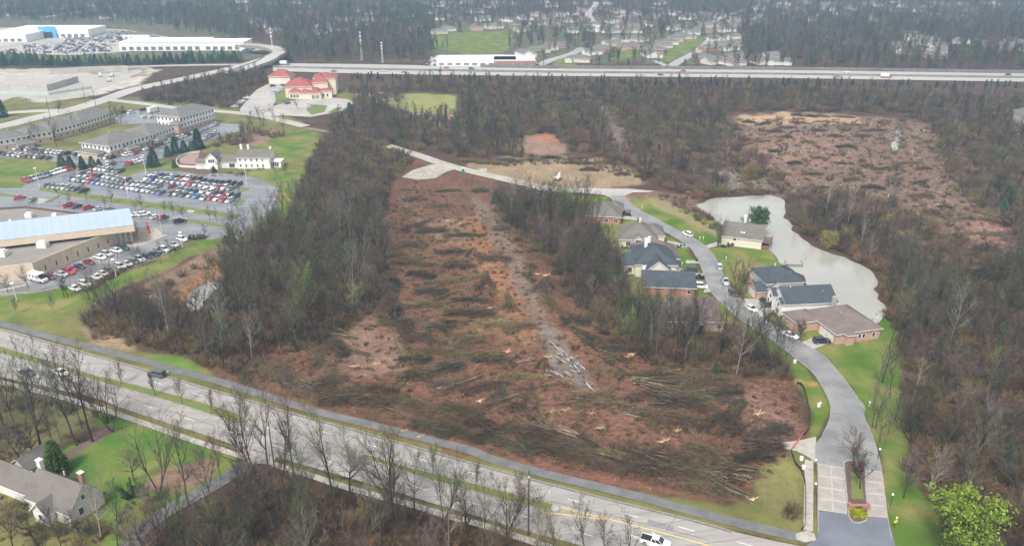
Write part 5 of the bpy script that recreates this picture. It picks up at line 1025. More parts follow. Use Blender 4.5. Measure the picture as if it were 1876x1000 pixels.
# stock of the dealership: hundreds, joined
def stock():
    V = []; rr = random.Random(9); mats = {c: plain('stock_' + c.replace(' ', '_'), COL[c], .3, spec=.6) for c in ('white', 'silver', 'dark grey', 'maroon', 'navy')}
    k = MB(); P = [(50, 88), (60, 60)]
    reg = [([(110, 60), (230, 58), (320, 74), (200, 80), (120, 78)], 3.1, 7.5), ([(40, 84), (130, 80), (215, 84), (200, 96), (120, 100), (45, 96)], 3.4, 9), ([(-40, 96), (30, 92), (40, 98), (-40, 104)], 3.2, 8), ([(415, 88), (455, 84), (472, 92), (455, 96)], 3.2, 8), ([(780, 121), (790, 108), (800, 106), (800, 121)], 3.5, 8)]
    for poly, sx, sy in reg:
        A = Ga(poly); lo = A.min(0); hi = A.max(0); y = lo[1]
        while y < hi[1]:
            x = lo[0] + rr.uniform(0, 3)
            while x < hi[0]:
                if inside(np.array([[x, y]]), A)[0] and rr.random() < .85:
                    m = mats[rr.choice(('white', 'white', 'white', 'silver', 'silver', 'dark grey', 'maroon', 'navy'))]
                    k.box(x - .9, x + .9, y - 2.3, y + 2.3, .3, .95, m); k.box(x - .75, x + .75, y - 1.5, y + 1.0, .95, 1.4, M_CGL, m)
                x += sx
            y += sy
    tag(k.build('parked_cars'), 'hundreds of parked cars on the dealership lots', 'parked cars', kind='stuff')
stock()
HAZE = 0.00033
def haze():
    k = MB(); k.box(-2600, 2600, -300, 4000, -1.6, 112, None)
    m = bpy.data.materials.new('haze_air'); m.use_nodes = True; t = m.node_tree; t.nodes.clear()
    v = t.nodes.new('ShaderNodeVolumePrincipled'); v.inputs['Color'].default_value = (.50, .75, 1.0, 1); v.inputs['Density'].default_value = HAZE; v.inputs['Anisotropy'].default_value = .2
    o = t.nodes.new('ShaderNodeOutputMaterial'); t.links.new(v.outputs[0], o.inputs['Volume'])
    return tag(k.build('haze', m), kind='stuff')
haze()
# ---------------------------------------------------------------- plants
def frames(D):
    D = D / np.maximum(np.linalg.norm(D, axis=1, keepdims=True), 1e-9)
    h = np.where(np.abs(D[:, 2:3]) < .9, np.array([[0, 0, 1.]]), np.array([[1., 0, 0]]))
    A = np.cross(D, h); A /= np.linalg.norm(A, axis=1, keepdims=True); return A, np.cross(D, A)
def tubes(segs, n=3):
    """segs: rows p0(3) p1(3) r0 r1 -> quads"""
    s = np.array(segs); m = len(s); A, B = frames(s[:, 3:6] - s[:, :3]); V = np.zeros((m, 2 * n, 3))
    for i in range(n):
        t = 2 * math.pi * i / n; o = A * math.cos(t) + B * math.sin(t)
        V[:, i] = s[:, :3] + o * s[:, 6:7]; V[:, n + i] = s[:, 3:6] + o * s[:, 7:8]
    F = []
    for i in range(n): j = (i + 1) % n; F.append([i, j, n + j, n + i])
    F = np.array(F)[None] + (np.arange(m) * 2 * n)[:, None, None]
    return V.reshape(-1, 3), F.reshape(-1, 4)
def blades(P, D, W, rs):
    """thin twigs (quads tapering to the tip)"""
    m = len(P); A, B = frames(D); t = rs.rand(m, 1) * math.pi * 2; o = (A * np.cos(t) + B * np.sin(t)) * np.reshape(W, (-1, 1))
    V = np.stack([P - o / 2, P + o / 2, P + D + o * .15, P + D - o * .15], 1)
    return V.reshape(-1, 3), np.arange(4 * m).reshape(m, 4)
class Tree:
    def __init__(s, seed): s.rs = np.random.RandomState(seed); s.seg = []; s.tips = []
    def grow(s, p, d, L, r, lev, up=.15, wob=.18, kids=4, spread=.8, maxlev=3, lo=.3):
        rs = s.rs; n = max(2, 5 - lev); pts = [p]; q = p.copy(); dd = d / np.linalg.norm(d); r0 = r
        for i in range(n):
            dd = dd + rs.normal(0, wob, 3) + np.array([0, 0, up]); dd /= np.linalg.norm(dd); q2 = q + dd * L / n
            r1 = r * (1 - (i + 1) / n * .75) if lev else r * (1 - (i + 1) / n * .8)
            s.seg.append([*q, *q2, r0, r1]); s.tips.append((q.copy(), q2.copy(), lev)); q = q2; r0 = r1; pts.append(q)
            if lev < maxlev:
                f = (i + 1) / n
                if f < lo: continue
                k = kids if lev == 0 else max(2, kids - 1)
                for _ in range(k if i < n - 1 else k):
                    a, b = frames(dd[None]); t = rs.rand() * math.pi * 2; sp = spread * rs.uniform(.6, 1.2)
                    nd = dd * math.cos(sp) + (a[0] * math.cos(t) + b[0] * math.sin(t)) * math.sin(sp)
                    s.grow(q.copy(), nd, L * rs.uniform(.35, .6) * (1.15 - .5 * f), max(r1 * .6, .012), lev + 1, up, wob * 1.2, kids, spread, maxlev, .2)
def twigs(tr, n, ln, wd, up=.4, minlev=1, droop=0.0):
    rs = tr.rs; T = [t for t in tr.tips if t[2] >= minlev]; A = np.array([t[0] for t in T]); B = np.array([t[1] for t in T])
    lv = np.array([t[2] for t in T], float); w_ = lv / lv.sum(); i = rs.choice(len(T), n, p=w_); f = rs.rand(n, 1)
    P = A[i] + (B[i] - A[i]) * f; D = (B[i] - A[i]); D /= np.linalg.norm(D, axis=1, keepdims=True)
    D = D + rs.normal(0, .6, (n, 3)) + np.array([0, 0, up - droop]); D /= np.linalg.norm(D, axis=1, keepdims=True)
    return blades(P, D * (ln * rs.uniform(.5, 1.3, (n, 1))), np.full(n, wd) * rs.uniform(.6, 1.4, n), rs)
def joinq(parts):
    V = []; F = []; M = []; k = 0
    for (v, f), m in parts: V.append(v); F.append(f + k); M += [m] * len(f); k += len(v)
    return np.concatenate(V), np.concatenate(F), M
BK = [(0.086, 0.072, 0.061), (0.065, 0.058, 0.047), (0.108, 0.097, 0.079), (0.05, 0.043, 0.036), (0.079, 0.079, 0.054)]
M_BARK = twigmat('bark', BK); M_BARKL = twigmat('pale_bark', [(.27, .245, .20), (.20, .18, .15), (.32, .30, .25)])
M_TWB = twigmat('twigs_brown', [(0.122, 0.085, 0.055), (0.155, 0.108, 0.071), (0.089, 0.073, 0.051), (0.111, 0.069, 0.051), (0.167, 0.139, 0.087), (0.104, 0.092, 0.055)])
M_TWG = twigmat('twigs_olive', [(0.097, 0.109, 0.046), (0.076, 0.101, 0.046), (0.133, 0.12, 0.057), (0.094, 0.09, 0.046), (0.058, 0.086, 0.042)])
M_TWP = twigmat('twigs_purple', [(0.129, 0.086, 0.076), (0.114, 0.086, 0.084), (0.144, 0.094, 0.072), (0.106, 0.078, 0.076)])
M_TWGR = twigmat('twigs_grey', [(0.13, 0.125, 0.104), (0.108, 0.106, 0.093), (0.151, 0.14, 0.115), (0.115, 0.11, 0.089)])
M_BUD = twigmat('twigs_budding', [(.15, .21, .06), (.18, .22, .08), (.13, .19, .065)])
M_IVY = twigmat('ivy_leaves', [(.05, .075, .03), (.04, .065, .03)])
M_BR = twigmat('brush_twigs', [(0.172, 0.098, 0.057), (0.131, 0.078, 0.049), (0.197, 0.135, 0.07), (0.205, 0.102, 0.061), (0.115, 0.074, 0.049), (0.164, 0.127, 0.061)])
M_BO = twigmat('brush_olive', [(0.187, 0.149, 0.06), (0.153, 0.132, 0.055), (0.212, 0.162, 0.068), (0.14, 0.119, 0.055)])
M_CON = twigmat('conifer_needles', [(.05, .11, .05), (.06, .12, .055), (.045, .095, .05), (.07, .12, .065)])
M_PILE = twigmat('slash_pile', [(.10, .085, .045), (.125, .085, .055), (.155, .12, .06), (.12, .075, .055), (.07, .065, .045), (.14, .10, .07)], hv=.5)
M_CED = twigmat('cedar_needles', [(0.043, 0.064, 0.038), (0.051, 0.068, 0.043), (0.038, 0.06, 0.034)])
M_LEAF = twigmat('spring_leaves', [(.17, .235, .035), (.17, .235, .035)], hv=.6); M_WIL = twigmat('willow_shoots', [(.38, .34, .10)]); M_PINE = twigmat('pine_needles', [(.10, .19, .075)])
M_LOG = twigmat('log_bark', [(.14, .115, .07), (.11, .095, .06), (.18, .135, .09), (.09, .085, .05)], hv=.4)
M_CUT = twigmat('fresh_wood', [(.62, .42, .24), (.55, .36, .22), (.68, .50, .32)])
M_HOLLY = twigmat('shrub_leaves', [(.05, .085, .03), (.06, .09, .035), (.045, .075, .03)])
def bare(seed, h=14, habit='wood', mat=M_TWB, bark=M_BARK, nt=800, ln=1.0, wd=.042, ivy=0, nm='bare_tree', maxlev=2, tr=None):
    t = Tree(seed); rs = t.rs
    z = np.array([0, 0, -.3])
    lean = np.array([rs.normal(0, .05), rs.normal(0, .05), 1.])
    if habit == 'wood': t.grow(z, lean, h * .92, tr or h * .013, 0, .12, .05, 3, .62, maxlev, .38)
    elif habit == 'open': t.grow(z, lean, h * .8, tr or h * .02, 0, .10, .07, 4, .85, maxlev, .35)
    elif habit == 'fork':
        for q in range(3): t.grow(z, lean + rs.normal(0, .22, 3) * [1, 1, 0], h * .85, (tr or h * .015) * .8, 0, .10, .07, 3, .6, maxlev, .35)
    elif habit == 'young': t.grow(z, np.array([0, 0, 1.]), h * .9, tr or .07, 0, .25, .04, 5, .75, maxlev, .3)
    a = tubes(t.seg, 4 if habit != 'young' else 3); b = twigs(t, nt, ln, wd)
    parts = [(a, 0), (b, 1)]; mats = [bark, mat]
    if ivy:
        n = ivy; zz = rs.uniform(.3, h * .5, n); th = rs.rand(n) * 6.283; r_ = rs.uniform(.15, .7, n) * (1.2 - zz / h)
        P = np.stack([r_ * np.cos(th), r_ * np.sin(th), zz], 1); D = rs.normal(0, .3, (n, 3)); parts.append((blades(P, D, np.full(n, .25), rs), 2)); mats.append(M_IVY)
    V, F, M = joinq(parts)
    trunk = mesh_np('trunk', a[0], a[1], [bark]); crown = mesh_np('crown', b[0], b[1], [mat])
    return dict(name=nm, full=mesh_np(nm, V, F, mats, M), trunk=trunk, crown=crown, h=h)
def bush(seed, h, w_, mat, n=500, ln=.9, wd=.05, stems=26, nm='shrub'):
    rs = np.random.RandomState(seed); seg = []
    T = Tree(seed)
    for i in range(stems):
        th = rs.rand() * 6.283; o = rs.rand() ** .5 * w_ * .3; p = np.array([o * math.cos(th), o * math.sin(th), -.1])
        d = np.array([math.cos(th) * rs.uniform(.1, .9) * w_ / h, math.sin(th) * rs.uniform(.1, .9) * w_ / h, 1.]); q = p
        L = h * rs.uniform(.5, 1.); 
        for j in range(2):
            d = d + rs.normal(0, .2, 3); d /= np.linalg.norm(d); q2 = q + d * L / 2; T.seg.append([*q, *q2, .03 - .01 * j, .02 - .01 * j]); T.tips.append((q, q2, 1 + j)); q = q2
    a = tubes(T.seg, 3); b = twigs(T, n, ln, wd, .2, 1); V, F, M = joinq([(a, 0), (b, 1)])
    return dict(name=nm, full=mesh_np(nm, V, F, [M_BARK, mat], M), trunk=mesh_np('stems', *a, [M_BARK]), crown=mesh_np('twigs', *b, [mat]), h=h)
def conifer(seed, h, w_, mat, n=1500, nm='conifer', lo=.03, shape=.72, ln=.8):
    rs = np.random.RandomState(seed); a = tubes([[0, 0, -.2, 0, 0, h * .9, h * .018, .02]], 5)
    tiers = int(h * 2.2); f = np.floor(rs.rand(n) ** 1.35 * tiers) / tiers; zz = (lo + (1 - lo) * f) * h; R0 = w_ / 2 * (1 - f) ** shape * rs.uniform(.85, 1.12, n)
    nb = 9; th = (np.floor(rs.rand(n) * nb) + f * 37 % 1) / nb * 6.283 + rs.normal(0, .12, n); r_ = R0 * rs.rand(n) ** .45
    P = np.stack([r_ * np.cos(th), r_ * np.sin(th), zz - r_ * .22 + rs.normal(0, .05 * h / 8, n)], 1)
    D = np.stack([np.cos(th), np.sin(th), np.full(n, -.18)], 1) * ln * (h / 9) ** .5 * rs.uniform(.4, .9, (n, 1)) + rs.normal(0, .16, (n, 3))
    b = blades(P, D, np.full(n, .26 * (h / 9) ** .5), rs); V, F, M = joinq([(a, 0), (b, 1)])
    return dict(name=nm, full=mesh_np(nm, V, F, [M_BARK, mat], M), trunk=mesh_np('trunk', *a, [M_BARK]), crown=mesh_np('crown', *b, [mat]), h=h)
def leafy(seed, h, mat, n=6000, nm='leafy_tree', wd=.34, ln=.42, habit='open', clump=1.0, bark=M_BARK, droop=0.0, up=.3):
    t = Tree(seed); rs = t.rs; t.grow(np.array([0, 0, -.3]), np.array([0, 0, 1.]), h * .85, h * .018, 0, .06, .10, 4, 1.05, 3, .15)
    a = tubes(t.seg, 4); T = [q for q in t.tips if q[2] >= 2]; A = np.array([q[1] for q in T]); i = rs.randint(0, len(T), n)
    P = A[i] + rs.normal(0, .35 * clump, (n, 3)); D = rs.normal(0, 1, (n, 3)) + [0, 0, up - droop]; D = D / np.linalg.norm(D, axis=1, keepdims=True) * ln * rs.uniform(.6, 1.3, (n, 1))
    b = blades(P, D, np.full(n, wd), rs); V, F, M = joinq([(a, 0), (b, 1)])
    return dict(name=nm, full=mesh_np(nm, V, F, [bark, mat], M), trunk=mesh_np('trunk', *a, [bark]), crown=mesh_np('crown', *b, [mat]), h=h)
PR = {}
PR['wood'] = [bare(1, 15, 'wood', M_TWB), bare(2, 13, 'wood', M_TWG, ivy=160), bare(3, 14, 'fork', M_TWB), bare(4, 16, 'wood', M_TWG), bare(5, 13, 'open', M_TWP), bare(6, 12, 'wood', M_TWP), bare(7, 15, 'wood', M_TWGR, M_BARKL), bare(8, 14, 'fork', M_TWG, ivy=250), bare(9, 11, 'open', M_TWB), bare(10, 16, 'wood', M_TWB, ivy=120)]
PR['far'] = [bare(20 + i, 13, ('wood', 'open')[i % 2], (M_TWB, M_TWG, M_TWP, M_TWGR)[i % 4], nt=420, ln=1.5, wd=.12, maxlev=1) for i in range(6)]
PR['shrub'] = [bush(31, 2.6, 3.4, M_BR), bush(32, 3.4, 3.6, M_BR), bush(33, 2.2, 3.6, M_BO), bush(34, 1.6, 2.6, M_BR, wd=.04), bush(35, 3.8, 3.4, M_TWP), bush(36, 3., 3.4, M_BO)]
PR['low'] = [bush(41, 1.0, 2.0, M_BR, 260, .7, .04, 14), bush(42, .8, 2.4, M_BO, 260, .8, .04, 14), bush(43, 1.3, 2.2, M_BR, 300, .8, .04, 14)]
PR['cedar'] = [conifer(51, 7, 3.2, M_CED, 900, 'cedar', .08, .8), conifer(52, 6, 2.6, M_CED, 800, 'cedar', .05, .7)]
PR['spruce'] = [conifer(61, 9, 6.5, M_CON, 3000, 'spruce'), conifer(62, 8, 6, M_CON, 2600, 'spruce'), conifer(63, 11, 6.5, M_CON, 3200, 'spruce')]
PR['bud'] = [bare(71, 12, 'open', M_BUD, nt=1300), bare(72, 14, 'wood', M_BUD, nt=1300)]
PR['young'] = [bare(81, 5.0, 'young', M_TWB, nt=260, ln=.6, wd=.03), bare(82, 6.0, 'young', M_TWGR, nt=320, ln=.6, wd=.03)]
PR['farfir'] = [conifer(91, 11, 5, M_CON, 400, 'spruce', .05, 1, 1.4)]
PR['lot'] = [bare(95, 7.5, 'open', M_TWGR, nt=420, ln=.8, wd=.035), bare(96, 8.5, 'open', M_TWB, nt=450, ln=.8, wd=.035)]
SLOTS = []; PCOL = bpy.data.collections.new('plant_models')
SIX = {}
for kname in PR:
    SIX[kname] = []
    for d_ in PR[kname]:
        i = len(SLOTS); o = bpy.data.objects.new('plant_%03d' % i, d_['full']); PCOL.objects.link(o); SLOTS.append(o); SIX[kname].append(i)
def gn_scatter(name, P, ix, rz, sc, label, cat, group=None, kind='stuff'):
    me = bpy.data.meshes.new(name); me.vertices.add(len(P)); me.vertices.foreach_set('co', np.asarray(P, np.float32).ravel())
    for an, ty, va in (('pick', 'INT', np.asarray(ix, np.int32)), ('turn', 'FLOAT', np.asarray(rz, np.float32)), ('size', 'FLOAT', np.asarray(sc, np.float32))):
        a = me.attributes.new(an, ty, 'POINT'); a.data.foreach_set('value', va)
    o = link(bpy.data.objects.new(name, me)); tag(o, label, cat, group, kind)
    g = bpy.data.node_groups.get('plant_scatter')
    if not g:
        g = bpy.data.node_groups.new('plant_scatter', 'GeometryNodeTree'); g.interface.new_socket('Geometry', in_out='INPUT', socket_type='NodeSocketGeometry'); g.interface.new_socket('Geometry', in_out='OUTPUT', socket_type='NodeSocketGeometry')
        N = g.nodes.new; L = g.links.new; gi = N('NodeGroupInput'); go = N('NodeGroupOutput'); ci = N('GeometryNodeCollectionInfo'); ci.inputs['Collection'].default_value = PCOL
        ci.inputs['Separate Children'].default_value = True; ci.inputs['Reset Children'].default_value = True
        iop = N('GeometryNodeInstanceOnPoints'); iop.inputs['Pick Instance'].default_value = True
        def na(nm, ty): q = N('GeometryNodeInputNamedAttribute'); q.data_type = ty; q.inputs['Name'].default_value = nm; return q.outputs['Attribute']
        cx = N('ShaderNodeCombineXYZ'); L(na('turn', 'FLOAT'), cx.inputs[2]); L(cx.outputs[0], iop.inputs['Rotation']); L(na('pick', 'INT'), iop.inputs['Instance Index']); L(na('size', 'FLOAT'), iop.inputs['Scale'])
        L(gi.outputs[0], iop.inputs['Points']); L(ci.outputs[0], iop.inputs['Instance']); L(iop.outputs[0], go.inputs[0])
    o.modifiers.new('scatter', 'NODES').node_group = g
    return o
def plant(kind, i, x, y, label, group=None, sc=1.0, cat='tree', px=True, nm=None, parts=True, rz=None):
    d = PR[kind][i % len(PR[kind])]; p = G(x, y) if px else Vector((x, y, 0)); rz = rnd.uniform(0, 6.28) if rz is None else rz
    if not parts:
        o = link(bpy.data.objects.new(nm or d['name'], d['full'])); o.location = p; o.rotation_euler = (0, 0, rz)
    else:
        o = empty(nm or d['name'], p, rz)
        for q in ('trunk', 'crown'): link(bpy.data.objects.new(d[q].name.split('.')[0], d[q]), o)
    o.scale = (sc, sc, sc); return tag(o, label, cat, group)
EXC = []
def exc(px): EXC.append(Ga(px))
def sample(px, sp, seed=0, z=0.0, exclude=True, maxy=None):
    A = Ga(px) if not isinstance(px, np.ndarray) else px; rs = np.random.RandomState(seed + 500); lo = A.min(0); hi = A.max(0)
    gx, gy = np.meshgrid(np.arange(lo[0], hi[0], sp), np.arange(lo[1], hi[1], sp)); P = np.stack([gx.ravel(), gy.ravel()], 1) + rs.uniform(-.5, .5, (gx.size, 2)) * sp
    P = P[inside(P, A)]
    if exclude:
        for e in EXC: 
            if len(P): P = P[~inside(P, e)]
    return P
def widen(px, m):  # exclusion from a centre line
    C = smooth(Gs(px), 24); a = offset(C, m); b = offset(C, -m); EXC.append(np.array([(p.x, p.y) for p in a] + [(p.x, p.y) for p in b[::-1]]))
def band(Lp, Rp, m=1.0):
    EXC.append(np.array([tuple(G(x, y)[:2]) for x, y in list(Lp) + list(Rp)[::-1]]))
# where nothing may grow
exc(RN + RS[::-1]); exc(SL + SR[::-1]); widen(TR, 2.6); exc(LOT)
exc([(744, 165), (842, 170), (838, 214), (744, 210)]); widen([(706, 267), (760, 283), (810, 300), (850, 311), (906, 324), (973, 339), (1030, 349)], 4.5)
widen([(-300, 285), (0, 232), (70, 215), (140, 199), (200, 180), (250, 163), (330, 146), (400, 131), (450, 119), (486, 108), (506, 100)], 10)
exc([(470, 114), (1000, 124), (1900, 133), (2700, 143), (2700, 164), (1900, 153), (1000, 142.5), (560, 136), (470, 124)])
exc([(1266, 368), (1440, 356), (1460, 425), (1550, 465), (1615, 500), (1618, 580), (1560, 596), (1520, 580), (1400, 470), (1320, 415)]); exc([(345, 530), (385, 514), (402, 524), (395, 545), (362, 574), (336, 560)])
widen([(470, 832), (415, 875), (376, 898), (308, 935), (238, 1000)], 3); widen([(196, 183), (330, 199), (420, 206), (480, 213), (560, 232)], 5)
widen([(175, 746), (351, 806), (446, 837)], 1.5); widen([(500, 851), (625, 890), (751, 924), (870, 958), (1000, 1000), (1150, 1050)], 2.0)
exc([(1095, 196), (1112, 194), (1150, 262), (1140, 285)]); exc([(960, 250), (1000, 243), (1030, 255), (1030, 275), (965, 275)])
for s_, a_, b_ in (((990, 120), (1010, 110), (1045, 100)), ((1222, 128), (1245, 112), (1310, 66)), ((1088, 45), (1078, 25), (1092, 4)), ((1500, 30), (1512, 22), (1522, 15)), ((80, 32), (230, 10), (420, -6))): widen([s_, a_, b_], 9)
exc([(790, 64), (935, 56), (942, 75), (925, 98), (850, 101), (795, 86)]); exc([(775, 98), (980, 98), (990, 124), (775, 124)]); exc([(1020, 101), (1068, 94), (1060, 124), (1010, 122)])
exc([(1125, 92), (1180, 86), (1165, 108), (1115, 108)]); exc([(1245, 75), (1275, 72), (1240, 112), (1200, 115)]); exc([(0, 40), (335, 60), (480, 80), (485, 100), (-400, 104), (-400, 40)])
exc([(325, 520), (345, 500), (400, 490), (412, 505), (406, 545), (390, 572), (350, 578), (330, 560)])
for x_, y_ in FH:
    g_ = G(x_, y_); EXC.append(np.array([(g_.x - 11, g_.y - 17), (g_.x + 11, g_.y - 17), (g_.x + 11, g_.y + 7), (g_.x - 11, g_.y + 7)]))
# regions: polygon, spacing, mix (kind, weight), label, size
WOODS = [
 ([(520, 405), (560, 330), (590, 265), (640, 250), (700, 285), (720, 330), (690, 420), (715, 500), (700, 560), (640, 600), (570, 640), (480, 660), (430, 690), (340, 655), (250, 630), (180, 605), (150, 590), (200, 560), (270, 560), (330, 580), (390, 565), (410, 530), (410, 490), (450, 450)], 5.7, 'wood', 'woodland', 'tree in the wood between car park and clearing'),
 ([(905, 385), (960, 372), (1040, 380), (1085, 400), (1130, 480), (1150, 545), (1200, 590), (1300, 612), (1390, 630), (1440, 660), (1455, 700), (1400, 690), (1290, 690), (1180, 660), (1100, 615), (1060, 555), (1010, 490), (960, 440), (915, 410)], 5.3, 'wood', 'woodland', 'tree in the belt between clearing and houses'),
 ([(1640, 600), (1640, 540), (1630, 500), (1700, 480), (1790, 495), (1870, 470), (2200, 430), (2200, 1100), (1790, 1090), (1740, 965), (1690, 885), (1668, 820), (1660, 740), (1655, 650)], 5.8, 'wood', 'woodland', 'tree in the brown wood beyond the street'),
 ([(1452, 410), (1450, 372), (1560, 392), (1640, 430), (1700, 470), (1660, 560), (1628, 560), (1608, 505), (1550, 470), (1490, 445)], 6.2, 'wood', 'woodland', 'tree on the far bank of the pond'),
 ([(-250, 690), (0, 712), (120, 738), (215, 765), (195, 785), (110, 835), (70, 850), (0, 870), (-250, 900)], 8.0, 'wood', 'woodland', 'tree in the wood beside the lower left lawn'),
 ([(470, 880), (560, 895), (700, 930), (860, 975), (1000, 1020), (1100, 1060), (1100, 1160), (300, 1160), (230, 1060), (300, 980), (400, 920)], 5.6, 'wood', 'woodland', 'tree in the wood below the main road'),
]
WOODS2 = [
 ([(600, 250), (620, 215), (700, 195), (745, 215), (880, 215), (900, 240), (960, 250), (960, 285), (880, 290), (840, 290), (780, 268), (700, 262)], 6, 'wood'),
 ([(650, 195), (640, 158), (735, 166), (744, 150), (1100, 160), (1500, 165), (1900, 185), (2300, 190), (2300, 470), (1880, 470), (1850, 420), (1780, 350), (1795, 300), (1775, 255), (1735, 235), (1650, 210), (1520, 205), (1330, 205), (1325, 240), (1310, 310), (1270, 340), (1190, 325), (1160, 310), (1080, 285), (960, 250), (900, 240), (845, 215), (842, 172), (744, 168), (740, 185)], 8.5, 'wood'),
 ([(230, 190), (300, 165), (400, 140), (480, 130), (500, 148), (460, 165), (440, 185), (420, 200), (320, 192)], 6, 'wood'),
 ([(1455, 362), (1500, 352), (1600, 362), (1690, 400), (1760, 440), (1850, 468), (1790, 490), (1700, 475), (1640, 425), (1560, 388)], 15, 'wood'),
 ([(1325, 215), (1400, 290), (1450, 345), (1360, 345), (1315, 300)], 26, 'wood'),
 ([(1700, 225), (1790, 262), (1800, 340), (1850, 420), (1790, 400), (1740, 330), (1720, 270)], 20, 'wood'),
 ([(1185, 330), (1260, 345), (1300, 352), (1310, 300), (1330, 340), (1300, 362), (1240, 352)], 6, 'wood'),
]
def patchy(P, ix, kind, sc_):
    """kinds of tree stand in groups rather than evenly mixed"""
    v = fbm(P[:, 0], P[:, 1], sc_, 77, 3) + rs_.normal(0, .07, len(P)); S_ = SIX[kind]
    order = {'wood': [0, 9, 3, 1, 7, 6, 2, 8, 4, 5], 'far': [1, 5, 0, 4, 3, 2]}[kind]; q = np.clip(((v - .28) / .44 * len(S_)).astype(int), 0, len(S_) - 1)
    return np.where(np.isin(ix, S_), np.array([S_[order[i]] for i in q]), ix)
AL = []   # every standing wood tree: x, y, slot, size, label
rs_ = np.random.RandomState(5)
def pickmix(n, kinds, ws):
    ws = np.array(ws, float) / sum(ws); k = rs_.choice(len(kinds), n, p=ws)
    return np.array([rs_.choice(SIX[kinds[i]]) for i in k])
for wi, (poly, sp, kd, nm, lab) in enumerate(WOODS):
    P = sample(poly, sp, wi); ix = pickmix(len(P), ['wood', 'bud', 'cedar', 'spruce'], [1, .03, .035, 0]); ix = np.where(rs_.rand(len(P)) < .6, patchy(P, ix, 'wood', 16), ix); sz = rs_.triangular(.45, .85, 1.25, len(P)) * (.72 if wi == 3 else .85 if wi in (2,) else 1.0)
    if wi == 0: qy = PX(np.c_[P, 0 * P[:, 0]])[:, 1]; sz = sz * np.clip((qy - 230) / 220, .42, 1)
    if wi == 4: sz = sz * 1.25
    for p, i, s_ in zip(P, ix, sz): AL.append((p[0], p[1], i, s_, wi))
AL.sort(key=lambda a: a[0] ** 2 + a[1] ** 2)
kn = {i: (k, j) for k in SIX for j, i in enumerate(SIX[k])}
ncount = 0; rest = []
TDESC = ['tall straight brown twigged ', 'ivy clad olive ', 'low forking brown ', 'very tall olive twigged ', 'wide purple brown ', 'slim purple brown ', 'pale barked grey ', 'ivy wrapped forked ', 'short spreading brown ', 'tall narrow ivy footed ']
def SUBP(q, w_):
    if w_ == 2: return ', ' + ('upper edge' if q[1] < 640 else 'pond end' if q[1] < 760 else 'middle' if q[1] < 880 else 'bottom')
    if w_ == 0: return ', ' + ('nearest the road' if q[1] > 640 else 'inside' if q[1] > 560 else 'upper part')
    if w_ == 5: return ', ' + ('by the drive' if q[0] < 560 else 'centre' if q[0] < 800 else 'right end')
    if w_ == 1: return ', ' + ('lower edge' if q[1] > 640 else 'upper part')
    return ''
for a in AL:
    q = PX([[a[0], a[1], 0]])[0]; k, j = kn[a[2]]; vis = -10 < q[0] < 1886 and q[1] < 1060
    if vis and k == 'wood' and ncount < 235:
        ncount += 1; plant(k, j, a[0], a[1], TDESC[j] + WOODS[a[4]][4] + SUBP(q, a[4]), 'bare trees of the woods', a[3], px=False)
    else: rest.append(a)
A_ = np.array([(a[0], a[1], a[2], a[3], a[4]) for a in rest])
for wi in range(len(WOODS)):
    B_ = A_[A_[:, 4] == wi]
    if len(B_): gn_scatter('woodland', np.c_[B_[:, :2], 0 * B_[:, 0]], B_[:, 2], rs_.rand(len(B_)) * 6.28, B_[:, 3], ('leafless trees filling the wood between car park and clearing', 'leafless trees filling the belt between clearing and houses', 'mixed brown wood covering the right side beyond the street', 'leafless trees lining the far bank of the pond', 'leafless trees filling the corner wood at the left', 'leafless trees filling the wood below the main road')[wi], 'woodland')
for wi, (poly, sp, kd) in enumerate(WOODS2):
    P = sample(poly, sp, 40 + wi); n = len(P); d_ = np.hypot(P[:, 0], P[:, 1])
    ix = np.where(d_ < 420, patchy(P, pickmix(n, ['wood', 'cedar', 'bud'], [1, .12, .02]), 'wood', 26), patchy(P, pickmix(n, ['far', 'cedar'], [1, .16]), 'far', 45))
    gn_scatter('woodland', np.c_[P, 0 * P[:, 0]], ix, rs_.rand(n) * 6.28, rs_.uniform(.5, 1.0, n) * (.8, .82, .62, .6, .5, .6, .8)[wi], ('scrubby leafless trees along the gravel track', 'broad leafless wood between the freeway and the clearings', 'purple brown thicket beside the ramp road', 'thin bare trees at the near end of the far clearing', 'scattered saplings on the left edge of the far clearing', 'scattered saplings on the right edge of the far clearing', 'leafless trees at the head of the pond')[wi], 'woodland')
# understorey and scrub
def under(polys, sp, kinds, ws, label, seed, smin=.7, smax=1.3, name='undergrowth'):
    P = np.concatenate([sample(p, sp, seed + i) for i, p in enumerate(polys)]); n = len(P)
    return gn_scatter(name, np.c_[P, 0 * P[:, 0]], pickmix(n, kinds, ws), rs_.rand(n) * 6.28, rs_.uniform(smin, smax, n), label, 'undergrowth')
under([w_[0] for w_ in WOODS[:4] + WOODS[5:]], 2.5, ['shrub', 'low'], [1, .25], 'brown leafless understorey of the near woods', 60)
under([WOODS[4][0]], 5.0, ['shrub', 'low'], [.6, 1], 'thin undergrowth of the corner wood', 68)
under([[(560, 330), (590, 265), (620, 215), (700, 200), (760, 215), (780, 268), (720, 330), (690, 400), (560, 400)]], 2.8, ['shrub'], [1], 'reddish brown thicket at the head of the left wood', 69, .8, 1.5)
under([w_[0] for w_ in WOODS2], 5.0, ['shrub'], [1], 'brown leafless scrub of the far woods', 70, .9, 1.6)
under([[(150, 600), (200, 555), (260, 535), (300, 520), (340, 500), (400, 460), (440, 455), (450, 500), (400, 560), (330, 590), (260, 640), (190, 625)]], 3.2, ['low', 'shrub'], [1, .7], 'thin straw coloured scrub on the bank above the small pond', 80)
